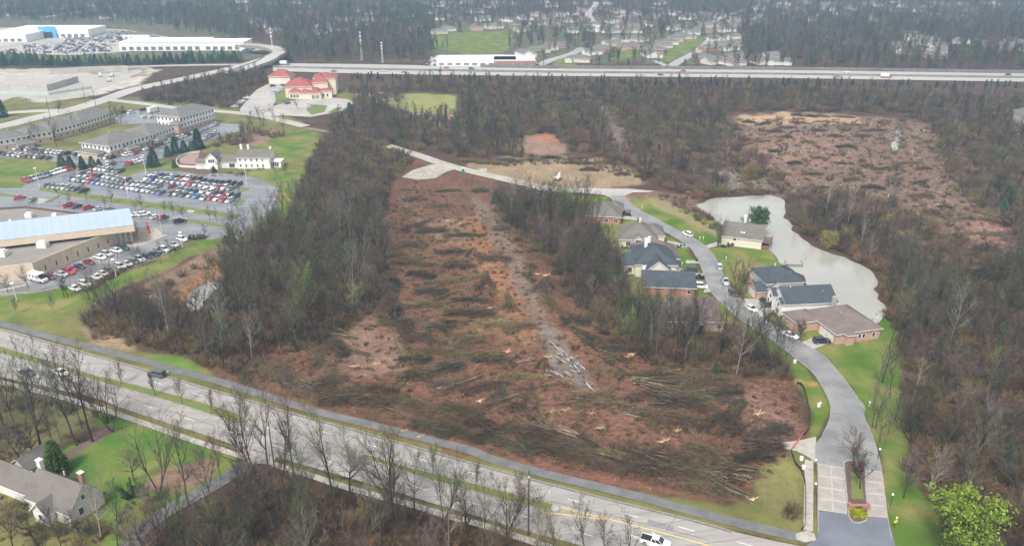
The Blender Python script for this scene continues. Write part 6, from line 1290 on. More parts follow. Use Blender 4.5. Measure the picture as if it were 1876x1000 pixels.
under([[(430, 700), (540, 740), (700, 782), (900, 834), (1080, 870), (1300, 905), (1390, 900), (1430, 850), (1460, 800), (1475, 750), (1440, 700), (1330, 695), (1200, 668), (1110, 625), (1000, 590), (960, 450), (900, 390), (760, 330), (700, 400), (700, 560), (620, 600), (560, 640), (430, 690)]], 3.6, ['low'], [1], 'low brush and saplings left standing among the slash', 90, .4, 1.0)
under([[(-60, 880), (10, 890), (60, 930), (120, 962), (180, 955), (230, 925), (300, 900), (330, 930), (270, 960), (230, 1000), (200, 1060), (-60, 1060)]], 3.4, ['shrub', 'low'], [1, .6], 'brown shrubs in front of the white house and beside the drive', 99, .6, 1.1)
under([[(1262, 352), (1300, 352), (1360, 350), (1420, 350), (1452, 362), (1462, 400), (1500, 440), (1560, 462), (1612, 490), (1632, 540), (1640, 590), (1618, 590), (1616, 530), (1600, 505), (1550, 474), (1490, 452), (1452, 424), (1440, 390), (1430, 360), (1350, 358), (1270, 370)]], 2.6, ['shrub', 'low'], [1, .6], 'dark brush hanging over the pond edge', 101, .7, 1.2)
under([[(1330, 218), (1650, 218), (1790, 265), (1740, 340), (1850, 430), (1850, 470), (1700, 470), (1560, 385), (1330, 330)]], 5.5, ['low', 'shrub'], [1, .12], 'low brush scattered over the far clearing', 95, .6, 1.3)
under([[(1200, 352), (1270, 365), (1285, 385), (1330, 412), (1325, 430), (1290, 415), (1255, 392), (1215, 375)], [(870, 300), (960, 285), (1060, 290), (1150, 305), (1190, 330), (1240, 348), (1150, 325), (1050, 300), (930, 305)]], 3.0, ['shrub', 'low'], [.7, 1], 'brown brush along the bank above the street', 97, .5, .9)
# beyond the freeway
FARP = [[(-500, 15), (0, 20), (500, 20), (480, 78), (340, 70), (300, 48), (0, 38), (-500, 38)], [(480, 20), (800, 20), (790, 112), (560, 118), (515, 112), (520, 80), (480, 60)], [(1360, 30), (2300, 30), (2300, 140), (1900, 132), (1360, 127)]]
P = np.concatenate([sample(p, 9.0, 110 + i) for i, p in enumerate(FARP)]); n = len(P)
gn_scatter('far_forest', np.c_[P, 0 * P[:, 0]], patchy(P, pickmix(n, ['far', 'farfir'], [1, .07]), 'far', 80), rs_.rand(n) * 6.28, rs_.uniform(.7, 1.25, n), 'hazy leafless forest beyond the freeway', 'forest')
P = sample([(780, 60), (800, 20), (1380, 20), (1370, 128), (990, 124), (985, 100), (780, 98)], 12.5, 120); P2 = sample([(-600, -80), (2600, -80), (2600, 22), (-600, 22)], 12.5, 121); P = np.concatenate([P, P2]); n = len(P)
gn_scatter('far_forest', np.c_[P, 0 * P[:, 0]], patchy(P, pickmix(n, ['far', 'farfir'], [1, .16]), 'far', 60), rs_.rand(n) * 6.28, rs_.uniform(.6, 1.15, n), 'scattered trees over the suburb behind the freeway', 'forest')
# rows of conifers on the freeway verge and behind the construction yard
P = np.concatenate([sample([(640, 140), (1000, 146), (1900, 156), (2300, 160), (2300, 170), (1900, 164), (1000, 154), (640, 148)], 7, 130), sample([(1080, 150), (1500, 152), (1500, 178), (1080, 172)], 9, 133)]); n = len(P)
gn_scatter('cedar_row', np.c_[P, 0 * P[:, 0]], pickmix(n, ['cedar'], [1]), rs_.rand(n) * 6.28, rs_.uniform(.3, .85, n) ** 1.2, 'ragged dark cedars along the near verge of the freeway', 'cedars')
P = sample([(-300, 100), (0, 110), (60, 112), (100, 116), (280, 114), (440, 108), (450, 114), (280, 119), (100, 122), (-300, 120)], 5.5, 140); n = len(P)
gn_scatter('spruce_row', np.c_[P, 0 * P[:, 0]], pickmix(n, ['farfir', 'spruce'], [1, 1]), rs_.rand(n) * 6.28, rs_.uniform(.5, .95, n), 'dense row of young evergreens below the car dealership', 'evergreens')
# ---------------------------------------------------------------- felled timber
def felled(seed, n=7, L=11, fan=.22, tw=700, mat=M_BO, hgt=.9, nm='felled_trees', r0=.115):
    T = Tree(seed); rs = T.rs; logs = []; cuts = []
    for i in range(n):
        a = rs.normal(0, fan); p = np.array([rs.uniform(-.6, .6), rs.uniform(-.8, .8) * (n / 7), rs.uniform(.1, hgt)]); d = np.array([math.cos(a), math.sin(a), rs.uniform(-.03, .03)]); l_ = L * rs.uniform(.7, 1.1); r = r0 * rs.uniform(.6, 1.3); q = p; m = 5
        cuts.append([*(p - d * .04), *p, r * 1.02, r * 1.02])
        for j in range(m):
            d = d + rs.normal(0, .05, 3) * [1, 1, .3]; d /= np.linalg.norm(d); q2 = q + d * l_ / m; q2[2] = min(max(q2[2], .12), hgt + .6)
            logs.append([*q, *q2, r * (1 - j / m * .75), r * (1 - (j + 1) / m * .75)])
            if j >= 1: T.tips.append((q, q2, j))
            if j >= 2:
                for _ in range(3):
                    e = d + rs.normal(0, .5, 3); e[2] = abs(e[2]) * .7; e /= np.linalg.norm(e); q3 = q2 + e * rs.uniform(1, 2.6); logs.append([*q2, *q3, r * .3, .02]); T.tips.append((q2, q3, j))
            q = q2
    A = tubes(logs, 4); C = tubes(cuts, 5); B = twigs(T, tw, 1.2, .05, .05, 1); B[0][:, 2] = np.abs(B[0][:, 2] - .05) * .8 + .05
    return dict(name=nm, parts=[('logs', A, M_LOG), ('twigs', B, mat), ('cut_ends', (C[0], C[1]), M_CUT)])
def windrow(seed, L=13, W=3.4, H=1.5, mat=M_BO, n=1500, logs=10, nm='brush_pile', mat2=None):
    rs = np.random.RandomState(seed); P = np.stack([rs.uniform(-.5, .5, n) * L, rs.normal(0, .24, n) * W, np.zeros(n)], 1)
    prof = np.clip(1 - (P[:, 1] / (W * .6)) ** 2, .06, 1) * np.clip(1.2 - np.abs(P[:, 0]) / (L * .5), .1, 1) * (.6 + .7 * vn(P[:, 0], P[:, 1], 2.2, seed)); P[:, 2] = prof * H * rs.uniform(.1, 1, n)
    D = rs.normal(0, 1, (n, 3)) * [1.3, .75, .32] ; D[:, 2] = np.abs(D[:, 2]) * .8; D = D / np.linalg.norm(D, axis=1, keepdims=True) * rs.uniform(.6, 1.9, (n, 1))
    B = blades(P, D, rs.uniform(.04, .10, n), rs); lg = []
    for i in range(logs):
        p = np.array([rs.uniform(-.5, .4) * L, rs.normal(0, .25) * W, rs.uniform(.3, H)]); a = rs.normal(0, .35); l_ = rs.uniform(2.5, 6.5); lg.append([*p, *(p + np.array([math.cos(a), math.sin(a), rs.uniform(-.12, .06)]) * l_), rs.uniform(.05, .13), .03])
    A = tubes(lg, 4); return dict(name=nm, parts=[('twigs', B, mat), ('logs', A, M_LOG)])
def splinter(seed):
    rs = np.random.RandomState(seed); lg = []; k = 9
    for i in range(k): a = rs.rand() * 6.28; e = rs.uniform(.1, .8); lg.append([0, 0, .1, math.cos(a) * rs.uniform(.5, 1.6), math.sin(a) * rs.uniform(.5, 1.6), e, .10, .03])
    lg.append([0, 0, -.1, 0, .05, .45, .3, .26]); A = tubes(lg, 5); return dict(name='torn_stump', parts=[('splinters', A, M_CUT)])
def mkparts(d): d['m'] = [(n_, mesh_np(n_, g[0], g[1], [mt])) for n_, g, mt in d['parts']]; return d
FE = [mkparts(felled(200 + i, n=(7, 9, 5, 11, 6)[i], L=(11, 13, 9, 12, 14)[i], fan=(.16, .10, .3, .22, .08)[i], mat=(M_PILE, M_BO, M_PILE, M_PILE, M_BR)[i], tw=(900, 800, 800, 1300, 600)[i])) for i in range(5)]
WR = [mkparts(windrow(220 + i, L=(15, 12, 17, 9)[i], W=(4.0, 5.4, 3.8, 5.4)[i], H=(1.9, 2.4, 1.6, 2.6)[i], mat=(M_PILE, M_PILE, M_BO, M_PILE)[i], n=(2600, 2600, 2400, 2000)[i], logs=(16, 12, 14, 10)[i])) for i in range(4)]
SP_ = [mkparts(splinter(240 + i)) for i in range(3)]
def where(x, y):
    if x > 1290 and y < 500: return 'far clearing, ' + ('pale top edge' if y < 235 else 'upper half' if y < 290 else 'lower half' if y < 380 else 'near end') + (', left part' if x < 1450 else ', centre' if x < 1640 else ', right part')
    row_ = 'head of the clearing' if y < 390 else 'upper clearing' if y < 470 else 'mid clearing' if y < 560 else 'below the middle' if y < 640 else 'lower clearing' if y < 740 else 'bank above the trail'
    col_ = 'by the left wood' if x < 760 else 'left of the haul track' if x < 900 + (y - 400) * .45 else 'right of the haul track' if x < 1200 else 'by the entrance end'
    return row_ + ' ' + col_
def lay(d, x, y, x2, y2, adj, sc=1.0, grp='felled timber of the clearing', cat='felled tree', flat=1.0, centre=False):
    p = G(x, y); e = G(x2, y2) - p; o = empty(d['name'], (p.x, p.y, 0), math.atan2(e.y, e.x) + (rnd.choice((0, math.pi)) if cat == 'brush pile' else 0)); o.scale = (sc, sc, sc * flat)
    if centre: o.location = ((G(x, y) + G(x2, y2)) / 2)
    for n_, m_ in d['m']: link(bpy.data.objects.new(n_, m_), o)
    return tag(o, adj + ', ' + where(x, y), cat, grp)
AD = ['fan of felled logs with olive twigs', 'long tight bundle of felled trunks', 'loose spread of short felled logs', 'big splayed heap of felled trees', 'two long felled trunks with bare tops']
for i, (x, y, x2, y2, t_, s_) in enumerate([  # butt -> tip
    (654, 622, 560, 598, 0, 1.0), (683, 652, 590, 632, 4, 1.0), (640, 690, 560, 675, 2, .8), (572, 708, 470, 660, 3, 1.2), (545, 712, 450, 665, 1, 1.1), (655, 738, 600, 712, 3, 1.05), (725, 620, 770, 670, 1, 1.15), (740, 700, 800, 672, 2, .9),
    (672, 598, 620, 588, 4, .8), (735, 762, 690, 735, 0, .9), (500, 690, 430, 650, 3, 1.0), (890, 500, 885, 530, 3, .9), (868, 455, 862, 490, 0, .9), (924, 535, 930, 560, 1, .8), (955, 455, 1000, 480, 4, .9), (958, 482, 985, 498, 2, .8), (1000, 510, 985, 530, 3, .9), (1003, 508, 1028, 532, 0, .9),
    (985, 535, 1020, 570, 1, 1.0), (1020, 565, 1075, 615, 0, 1.0), (1045, 600, 1110, 650, 3, 1.1), (1090, 640, 1130, 665, 0, .9), (1160, 698, 1270, 712, 3, 1.3), (1170, 705, 1290, 735, 1, 1.4), (1255, 722, 1340, 728, 0, 1.2), (1222, 748, 1180, 778, 0, .9), (1362, 735, 1290, 800, 3, 1.3), (1355, 745, 1310, 790, 2, 1.0),
    (1392, 770, 1350, 815, 0, .9), (1385, 765, 1435, 800, 2, 1.0), (1366, 810, 1355, 770, 4, .8), (1372, 880, 1270, 850, 3, 1.2), (1398, 868, 1310, 855, 1, 1.2), (1375, 915, 1290, 880, 1, 1.15), (1330, 880, 1240, 850, 3, 1.1), (1250, 865, 1160, 835, 3, 1.1), (1205, 840, 1150, 880, 2, 1.0), (1225, 815, 1235, 850, 0, .8), (1372, 916, 1340, 900, 4, .8),
    (1140, 850, 1060, 815, 0, 1.2), (1060, 800, 980, 770, 3, 1.1), (965, 725, 925, 765, 2, .9), (960, 720, 870, 750, 4, 1.0), (1030, 700, 930, 720, 4, 1.0), (880, 690, 800, 720, 4, .9), (825, 640, 890, 612, 0, .9), (893, 614, 830, 625, 1, .9), (870, 590, 800, 600, 0, .9), (900, 568, 850, 580, 2, .7), (1000, 655, 990, 680, 0, .6),
    (745, 415, 725, 440, 2, .9), (790, 402, 730, 428, 3, .9), (815, 418, 770, 425, 0, .9), (850, 438, 790, 445, 4, .8), (800, 470, 730, 478, 1, .9), (860, 480, 800, 490, 0, .8), (735, 460, 700, 485, 2, .8), (700, 415, 680, 440, 3, .8), (830, 375, 790, 380, 4, .7), (780, 348, 700, 350, 4, .8), (930, 395, 900, 380, 0, .7), (820, 510, 770, 525, 1, .8), (840, 535, 800, 545, 0, .8), (1010, 480, 1040, 500, 0, .8), (1180, 690, 1110, 680, 1, .8),
    (1600, 300, 1560, 320, 0, .9), (1680, 262, 1720, 258, 4, .8), (1700, 330, 1660, 345, 3, .9), (1690, 390, 1740, 400, 0, .9), (1740, 405, 1790, 398, 1, .9), (1720, 440, 1690, 430, 2, .9), (1790, 400, 1830, 410, 4, .8), (1670, 440, 1660, 470, 3, .8), (1590, 375, 1560, 360, 2, .8), (1410, 325, 1380, 315, 1, .8), (1430, 320, 1400, 305, 1, .7), (1750, 300, 1700, 290, 0, .8), (1700, 270, 1740, 300, 3, .8)]):
    lay(FE[t_], x, y, x2, y2, AD[t_], s_)
AW = ['long low windrow of olive brush', 'broad heap of brown brush', 'thin line of green grey brush', 'tall rounded heap of brown brush']
WRL = [(700, 430, 1), (708, 475, 3), (712, 510, 1), (716, 530, 3), (708, 560, 1), (700, 585, 3), (740, 600, 1), (725, 572, 3), (690, 445, 3), (790, 425, 0), (850, 432, 2), (760, 450, 1), (830, 462, 0), (760, 484, 2), (840, 488, 0), (905, 475, 1), (770, 505, 1), (850, 512, 2), (720, 520, 3), (790, 535, 1), (715, 545, 3), (860, 550, 0), (780, 560, 2), (750, 590, 1), (800, 600, 3), (860, 575, 0), (910, 595, 2), (760, 620, 3), (840, 620, 1), (800, 645, 0), (870, 650, 2), (760, 660, 1), (820, 675, 3), (900, 660, 0), (950, 600, 1), (960, 690, 2), (890, 710, 0), (820, 705, 1), (760, 690, 3),
       (700, 340, 2), (760, 365, 1), (820, 350, 0), (880, 350, 3), (740, 385, 3), (700, 380, 1), (690, 460, 3), (700, 500, 3), (930, 420, 1), (960, 400, 1), (960, 440, 3), (1000, 460, 0), (1040, 500, 1), (1060, 540, 3), (1080, 590, 1), (1130, 640, 0), (1200, 690, 1), (1330, 720, 3), (1290, 700, 1),
       (600, 700, 1), (640, 720, 3), (690, 715, 0), (720, 735, 1), (760, 745, 3), (800, 760, 0), (845, 755, 1), (880, 780, 3), (790, 785, 1), (840, 795, 0), (900, 800, 3), (950, 790, 1), (930, 815, 0), (990, 800, 3), (1000, 825, 0), (1050, 820, 1), (1070, 840, 3), (1120, 835, 0), (1110, 855, 1), (1170, 860, 0), (1180, 840, 3), (1240, 870, 0), (1290, 895, 1), (1340, 870, 3), (1300, 830, 0), (1380, 840, 1), (1420, 790, 1), (1400, 820, 3), (1200, 760, 3), (1260, 775, 1), (1130, 745, 0), (1080, 730, 1), (1250, 740, 1), (1180, 725, 0),
       (470, 670, 1), (520, 690, 0), (560, 720, 3), (450, 690, 3), (620, 640, 1), (580, 650, 0), (640, 735, 0),
       (1350, 238, 3), (1372, 225, 3), (1400, 228, 0), (1420, 242, 1), (1390, 260, 2), (1440, 252, 3), (1460, 212, 3), (1485, 214, 3), (1505, 214, 1), (1515, 224, 2), (1465, 226, 0), (1440, 235, 0), (1500, 240, 1), (1545, 215, 2), (1565, 230, 2), (1480, 262, 3), (1530, 250, 1), (1420, 278, 3), (1500, 290, 1), (1455, 300, 3), (1550, 270, 1), (1580, 250, 1), (1540, 300, 3), (1600, 240, 2), (1490, 320, 1), (1560, 330, 1), (1620, 310, 0), (1510, 345, 3), (1600, 345, 1), (1660, 300, 2), (1690, 310, 1), (1720, 280, 2), (1690, 360, 1), (1730, 380, 3), (1700, 410, 2), (1640, 390, 3), (1760, 440, 3), (1800, 430, 2), (1770, 470, 1), (1810, 460, 3),
       (900, 300, 2), (930, 295, 0), (970, 294, 2), (1010, 290, 1), (1060, 300, 2), (1080, 312, 1), (1110, 300, 1), (1140, 320, 3), (1190, 322, 1), (1220, 330, 3), (860, 296, 2), (1060, 291, 2)]
for i, (x, y, t_) in enumerate(WRL):
    far = y < 400 and x > 1290; a = rnd.uniform(-4, 4)
    if y > 735 and x < 1320 : x2, y2 = x + 30, y + 8 + a
    elif y > 690 : x2, y2 = x + 30, y + rnd.uniform(-10, 10)
    elif x < 750: x2, y2 = x + rnd.uniform(-8, 20), y + 26
    else: x2, y2 = x + 30, y + a * (1.6 if rnd.random() < .35 else .5)
    lay(WR[t_], x, y, x2, y2, AW[t_], rnd.uniform(.7, 1.0) * (.85 if far else 1.0), 'brush heaps of the clearings', 'brush pile', flat=rnd.uniform(.7, 1.0))
for i, (x, y, t_) in enumerate(((905, 520, 3), (935, 548, 0), (975, 520, 3), (1012, 548, 0), (1045, 580, 3), (840, 410, 2), (770, 438, 2), (720, 452, 3), (815, 560, 0), (780, 610, 3), (850, 660, 0), (925, 700, 3), (985, 745, 0), (1065, 770, 3), (1150, 805, 0), (1275, 805, 3), (1330, 850, 0), (1110, 720, 2), (1200, 735, 0), (870, 520, 2))):
    lay(FE[t_], x, y, x + rnd.uniform(-14, 14), y + rnd.choice((18, 20, -14)), ('small upright fan of cut stems', '', 'short tangle of cut stems', 'dark hand shaped spray of felled limbs')[t_], rnd.uniform(.55, .75))
for i, (x, y) in enumerate([(893, 488), (985, 503), (1000, 505), (870, 600), (810, 712), (880, 735), (1010, 755), (1035, 752), (1060, 755), (1085, 758), (1100, 785), (1215, 810), (1240, 790), (1220, 805), (1160, 650), (1150, 655), (1290, 740), (1275, 742), (1390, 760), (1385, 735), (1360, 735), (690, 668), (650, 672), (900, 565), (930, 645), (1005, 655), (1380, 915), (620, 638), (740, 790), (770, 800), (1180, 700), (820, 405), (845, 410), (1580, 305), (1590, 308), (1730, 380), (1675, 310), (1790, 280)]):
    lay(SP_[i % 3], x, y, x + 5, y + 3, 'torn yellow stump', rnd.uniform(.8, 1.3), 'torn stumps in the clearings', 'stump')
def litter(name, polys, sp, seed, mat, label, ln=1.0, wd=.07, zz=.14, cat='debris', flat=.15):
    P = np.concatenate([sample(p, sp, seed + i) for i, p in enumerate(polys)]); n = len(P); rs = np.random.RandomState(seed); a = rs.rand(n) * 3.14
    D = np.stack([np.cos(a), np.sin(a) * .7, rs.normal(0, flat, n)], 1) * ln * rs.uniform(.4, 1.6, (n, 1)); B = blades(np.c_[P, np.full(n, zz) + rs.rand(n) * .25], D, wd * rs.uniform(.6, 1.8, n), rs)
    o = link(bpy.data.objects.new(name, mesh_np(name, *B, [mat]))); tag(o, label, cat, kind='stuff')
CL1 = [(600, 320), (720, 290), (900, 330), (915, 385), (965, 430), (1060, 560), (1110, 620), (1200, 665), (1440, 695), (1475, 740), (1475, 800), (1440, 822), (1380, 905), (1280, 898), (900, 826), (700, 775), (430, 700), (570, 610), (690, 560), (680, 400)]
CL2 = [(1330, 218), (1650, 218), (1790, 265), (1740, 340), (1850, 430), (1850, 470), (1700, 470), (1560, 385), (1330, 330)]
BANK = [(560, 735), (700, 776), (900, 829), (1080, 868), (1290, 902), (1380, 905), (1375, 918), (1290, 914), (1050, 882), (860, 834), (700, 791), (550, 750), (440, 712)]
litter('wood_chips', [CL1, BANK], 2.6, 300, M_CUT, 'pale splintered wood scattered over the cleared ground', .55, .10)
litter('slash', [CL1], 1.25, 310, M_LOG, 'loose sticks and slash covering the cleared ground', 1.5, .06)
litter('slash', [CL1], 1.5, 312, M_BR, 'red brown twigs covering the cleared ground', 1.2, .05, .1, flat=.35)
litter('slash', [CL2], 2.3, 320, M_LOG, 'loose sticks covering the far clearing', 1.8, .09)
litter('wood_chips', [[(1095, 196), (1115, 194), (1160, 262), (1215, 300), (1190, 318), (1130, 290)], [(1240, 352), (1330, 345), (1400, 340), (1400, 355), (1300, 362)], CL2], 4.2, 330, plain('bleached_chips', (.55, .52, .47), .8), 'bleached branches on the stony cut and pond head', 1.3, .16)
# ---------------------------------------------------------------- specimen trees and shrubs
def single(d, x, y, sc, label, cat='tree', group=None, rz=None):
    o = empty(d['name'], G(x, y), rnd.uniform(0, 6) if rz is None else rz); o.scale = (sc,) * 3
    link(bpy.data.objects.new(d['trunk'].name.split('.')[0], d['trunk']), o); link(bpy.data.objects.new(d['crown'].name.split('.')[0], d['crown']), o); return tag(o, label, cat, group)
single(leafy(401, 13, M_LEAF, 9500, 'leafy_tree', .30, .42, clump=.8), 1746, 1022, 1.25, 'bright green leafy tree at the bottom right corner')
single(leafy(402, 11, M_PINE, 4200, 'pine_tree', .34, .5, habit='open'), 1382, 432, 1.0, 'green pine standing at the pond behind the grey roofed house')
single(leafy(403, 6.5, M_WIL, 1500, 'willow', .10, 1.6, droop=1.6, up=0), 1521, 452, 1.0, 'yellow weeping willow on the far bank of the pond')
single(bare(404, 11, 'fork', M_BUD, nt=2200, nm='budding_tree'), 1352, 545, 1.0, 'yellow green budding tree on the lawn beside the street bend'); single(bush(405, 4, 6, M_TWP, 900), 1375, 520, 1.0, 'rosy brown shrub beside the budding tree on the lawn', 'shrub')
single(bare(406, 9, 'open', M_TWGR, nt=1200), 1422, 628, .85, 'round grey brown tree in front of the brown roofed house') ; single(bare(406, 7, 'open', M_TWB, nt=1100), 1466, 622, .8, 'dense dark leafless tree shading the drive of the brown roofed house')
single(bare(407, 11, 'fork', M_TWGR, nt=1000), 1315, 452, .9, 'tall bare tree at the corner of the grey roofed pond house'); single(bush(408, 4.5, 4, M_TWGR, 500), 1400, 518, 1.0, 'small bare shrub left of the two storey pond house', 'shrub')
single(bare(409, 11, 'open', M_BUD, nt=1500), 1195, 600, 1.0, 'green budding tree behind the red brick house')
for x, y, s_, lb in ((1575, 897, .95, 'bare tree in the middle of the entrance island'), (1566, 856, .95, 'reddish spreading tree at the head of the entrance island')): single(bare(int(x), 9, 'open', M_TWP if y < 880 else M_TWB, nt=1500, ln=.8), x, y, s_, lb)
pb = bare(412, 16, 'fork', M_TWGR, M_BARKL, nt=600, wd=.07, nm='pale_tree')
single(pb, 1785, 842, .8, 'bone white leafless tree in the right hand wood'); single(pb, 1700, 900, .6, 'smaller pale leafless tree nearer the green leafy tree', rz=2); single(bare(413, 12, 'open', M_TWP, nt=1500, ln=.9), 1655, 912, .9, 'crooked bare tree leaning over the verge by the lamp')
for i, (x, y) in enumerate(((1598, 783), (1604, 785), (1612, 810), (1618, 820))): single(bare(420 + i, 13, 'wood', M_TWGR, nt=420, ln=.8, wd=.035), x, y, .8, ('leftmost thin trunk', 'second thin trunk', 'third dark trunk', 'rightmost dark trunk')[i] + ' of the four beside the street verge')
for i, (x, y, k_, s_) in enumerate(((1606, 722, 6, .75), (1616, 700, 3, .8), (1630, 730, 1, .8), (1640, 660, 4, .8), (1628, 640, 3, .8), (1648, 620, 0, .9), (1640, 770, 5, .7))): plant('wood', k_, x, y, 'tree standing in the grass of the right verge, %s going up' % ordn(i), 'trees on the right verge', s_)
for i, (x, y, s_) in enumerate(((1672, 790, 1.5), (1690, 830, 1.4), (1660, 860, 1.1), (1720, 850, 1.6), (1735, 800, 1.7), (1700, 770, 1.5), (1445, 945, 1.1), (1452, 938, .9))): plant('shrub', (0, 3, 4, 0, 3, 0, 3, 0)[i], x, y, ('russet bush at the edge of the right wood, %s one' % ordn(i)) if i < 6 else 'tawny bush beside the silt fence, %s' % ('larger' if i == 6 else 'smaller'), 'russet bushes', s_, 'shrub')
for i, (x, y) in enumerate(((286, 726), (335, 742), (387, 759), (793, 871), (871, 896), (953, 922), (222, 704))): plant('young', i, x, y, ('young tree in the median, second from the left', 'young tree in the median, third from the left', 'young tree in the first median nearest its tip', 'young tree in the second median, farthest left', 'middle young tree of the second median', 'young tree in the second median nearest its nose', 'young tree in the median, farthest left')[i], 'young trees in the medians', 1.15)
for i, (x, y, s_) in enumerate(((206, 790, 1.1), (170, 808, 1.35), (140, 815, 1.2), (117, 822, 1.2), (43, 855, 1.0), (62, 840, .9))): plant('wood', (2, 0, 3, 6, 4, 8)[i], x, y, ('black forked tree with mulch ring at the lawn edge', 'tallest straight tree at the lawn edge', 'twin trunk tree left of the tallest one', 'leaning pale tree on the mulch at the lawn', 'small dark tree on the left mulch patch', 'bare tree between the two mulch patches')[i], None, s_)
for x, y, k_, s_, lb in ((291, 905, 2, 1.15, 'bare tree with twisted limbs over the asphalt drive'), (345, 925, 0, 1.1, 'thick leaning trunk beside the asphalt drive'), (245, 880, 4, .7, 'pale bare tree next to the dark evergreen shrub'), (405, 880, 5, .8, 'slim tree where the drive leaves the lawn'), (455, 868, 6, 1.25, 'tall pale tree at the drive entrance, left'), (468, 872, 2, 1.3, 'tall forked tree at the drive entrance, centre'), (494, 870, 9, 1.2, 'dark ivy footed tree at the drive entrance, right'), (520, 866, 1, .95, 'ivy covered trunk beside the pavement'), (540, 876, 0, 1.25, 'tall tree right of the drive by the pavement'), (612, 915, 3, 1.3, 'tall tree beside the pavement left of the second median'), (640, 900, 4, 1.0, 'spreading tree leaning over the near lanes'), (718, 920, 7, 1.3, 'double trunk tree in front of the second median'), (722, 955, 0, 1.35, 'dark tall tree beside the double trunk tree'), (760, 935, 5, 1.0, 'slim purple tree overlapping the near lanes'), (812, 955, 2, 1.0, 'crooked dark tree before the near lanes'), (860, 985, 8, .9, 'short spreading tree beside the dead snag'), (928, 990, 4, 1.0, 'purple tree left of the utility pole'), (985, 1000, 6, .8, 'pale small tree right of the utility pole'), (1075, 1030, 1, .9, 'tree reaching over the bottom edge near the turn arrow'), (1105, 1040, 5, .8, 'slim tree at the bottom edge below the arrow'), (1150, 1050, 0, .75, 'thin tree at the bottom edge under the white pickup')):
    plant('wood', k_, x, y, lb, None, s_)
single(conifer(431, 8.5, 5.0, twigmat('yellow_green_needles', [(.09, .16, .03)]), 2600, 'spruce'), 106, 866, 1.0, 'yellow green spruce beside the white house lawn'); single(bush(432, 3.4, 3.6, M_HOLLY, 1500, .5, .14), 238, 908, 1.0, 'dark evergreen shrub on the lower left lawn', 'shrub')
for i, (x, y, s_) in enumerate(((425, 447, .62), (414, 446, .42))): plant('spruce', i, x, y, ('taller spruce at the corner of the left car park', 'shorter spruce at the corner of the left car park')[i], None, s_)
for i, (x, y, s_) in enumerate(((114, 306, .75), (130, 309, .8), (152, 310, .6), (170, 309, .7), (183, 309, .6), (283, 305, .9), (276, 306, .7), (308, 287, .75), (322, 281, .8), (338, 280, .75), (352, 278, .75), (364, 273, 1.0), (320, 307, .45), (392, 316, .4), (0, 215, 1.4))):
    plant('spruce', i, x, y, ('leftmost fir of the row above the car rows', 'second fir of the row above the car rows', 'low middle fir of the row above the car rows', 'fourth fir of the row above the car rows', 'last fir of the row above the car rows', 'big round fir beside the lot lamp', 'smaller fir behind the big round one', 'first fir left of the white house', 'second fir left of the white house', 'third fir left of the white house', 'fourth fir left of the white house', 'tallest fir beside the parked white van', 'small fir in the corner of the curved wall', 'narrow fir in front of the garage wing', 'dark fir at the left edge by the road')[i], 'firs around the offices', s_)
for i, (x, y, s_) in enumerate(((641, 208, .8), (635, 211, .55), (685, 197, .7))): plant('spruce', i, x, y, ('taller fir at the end of the church loop', 'shorter fir at the end of the church loop', 'dark fir below the church turning circle')[i], None, s_)
for i, (x, y) in enumerate(((28, 548 + 6), (90, 548), (15, 537), (52, 528), (118, 545), (124, 545), (262, 487), (294, 481), (312, 470), (293, 482), (30, 575), (98, 573), (253, 440), (256, 488))):
    if i in (0, 9): continue
    if i == 1: continue
    plant('lot' if i != 10 and i != 11 else 'young', i, x, y, 'bare lawn tree ' + ('', '', 'left of the beige wall', 'right before the beige wall', 'at the lane mouth, left', 'at the lane mouth, right', 'lowest on the bank', 'second up the bank', 'highest on the bank', '', 'with mulch ring, far left', 'with mulch ring, nearer the thicket', 'behind the glazed entrance', 'close beside the lowest bank tree')[i], 'lawn trees by the beige building', .9)
for i, (x, y) in enumerate(((129, 374), (158, 365), (193, 380), (205, 372), (249, 388), (261, 384), (302, 391), (318, 394), (335, 400), (385, 404), (397, 404), (425, 412), (376, 434), (440, 366), (434, 386), (107, 360), (128, 318), (152, 350), (425, 403))): plant('lot', i, x, y, 'bare car park tree, %s from the left along the grass islands' % ordn(i), 'bare trees of the car park', .72)
for i, (x, y, k_, s_) in enumerate(((60, 268, 0, .75), (104, 270, 9, .85), (75, 262, 2, .7), (135, 245, 0, .7), (108, 208, 8, .7), (217, 228, 5, .8), (204, 236, 3, .75), (222, 226, 2, .7), (230, 215, 8, .6), (483, 232, 2, .8), (465, 238, 4, .8), (505, 240, 6, .8), (455, 244, 8, .7), (520, 245, 5, .8), (504, 318, 4, .55), (523, 320, 8, .5), (400, 312, 1, .5), (370, 255, 8, .5), (440, 255, 4, .8), (545, 200, 8, .5), (570, 330, 5, .8))): plant('wood', k_, x, y, TDESC[k_] + 'tree around the offices and the church drive, %s of its row' % ordn(i % 20), 'bare trees around the offices', s_)
for i, (x, y, s_) in enumerate(((908, 372, .62), (916, 378, .7), (925, 384, .6), (936, 376, .55), (948, 388, .5), (918, 392, .5), (1835, 395, .7), (1850, 415, .6), (1842, 375, .7), (1862, 400, .6), (1825, 350, .6), (1865, 345, .7), (1855, 362, .5))):
    plant('cedar' if i % 2 else 'spruce', i, x, y, 'dark evergreen in the %s, %s from its left' % (('cluster at the head of the middle wood', ordn(i)) if i < 6 else ('edge of the far clearing', ordn(i - 6))), 'dark evergreens at the wood edges', s_ * 1.1)
for i, (x, y, s_) in enumerate(((25, 1010, .8), (70, 1000, .7), (115, 1012, .75), (150, 990, .6), (185, 985, .8), (215, 1000, .9), (262, 1010, .9))):
    plant('wood', (8, 4, 5, 8, 6, 1, 4)[i], x, y, 'bare tree in front of the white house, %s from the left' % ordn(i), 'bare trees before the white house', s_)
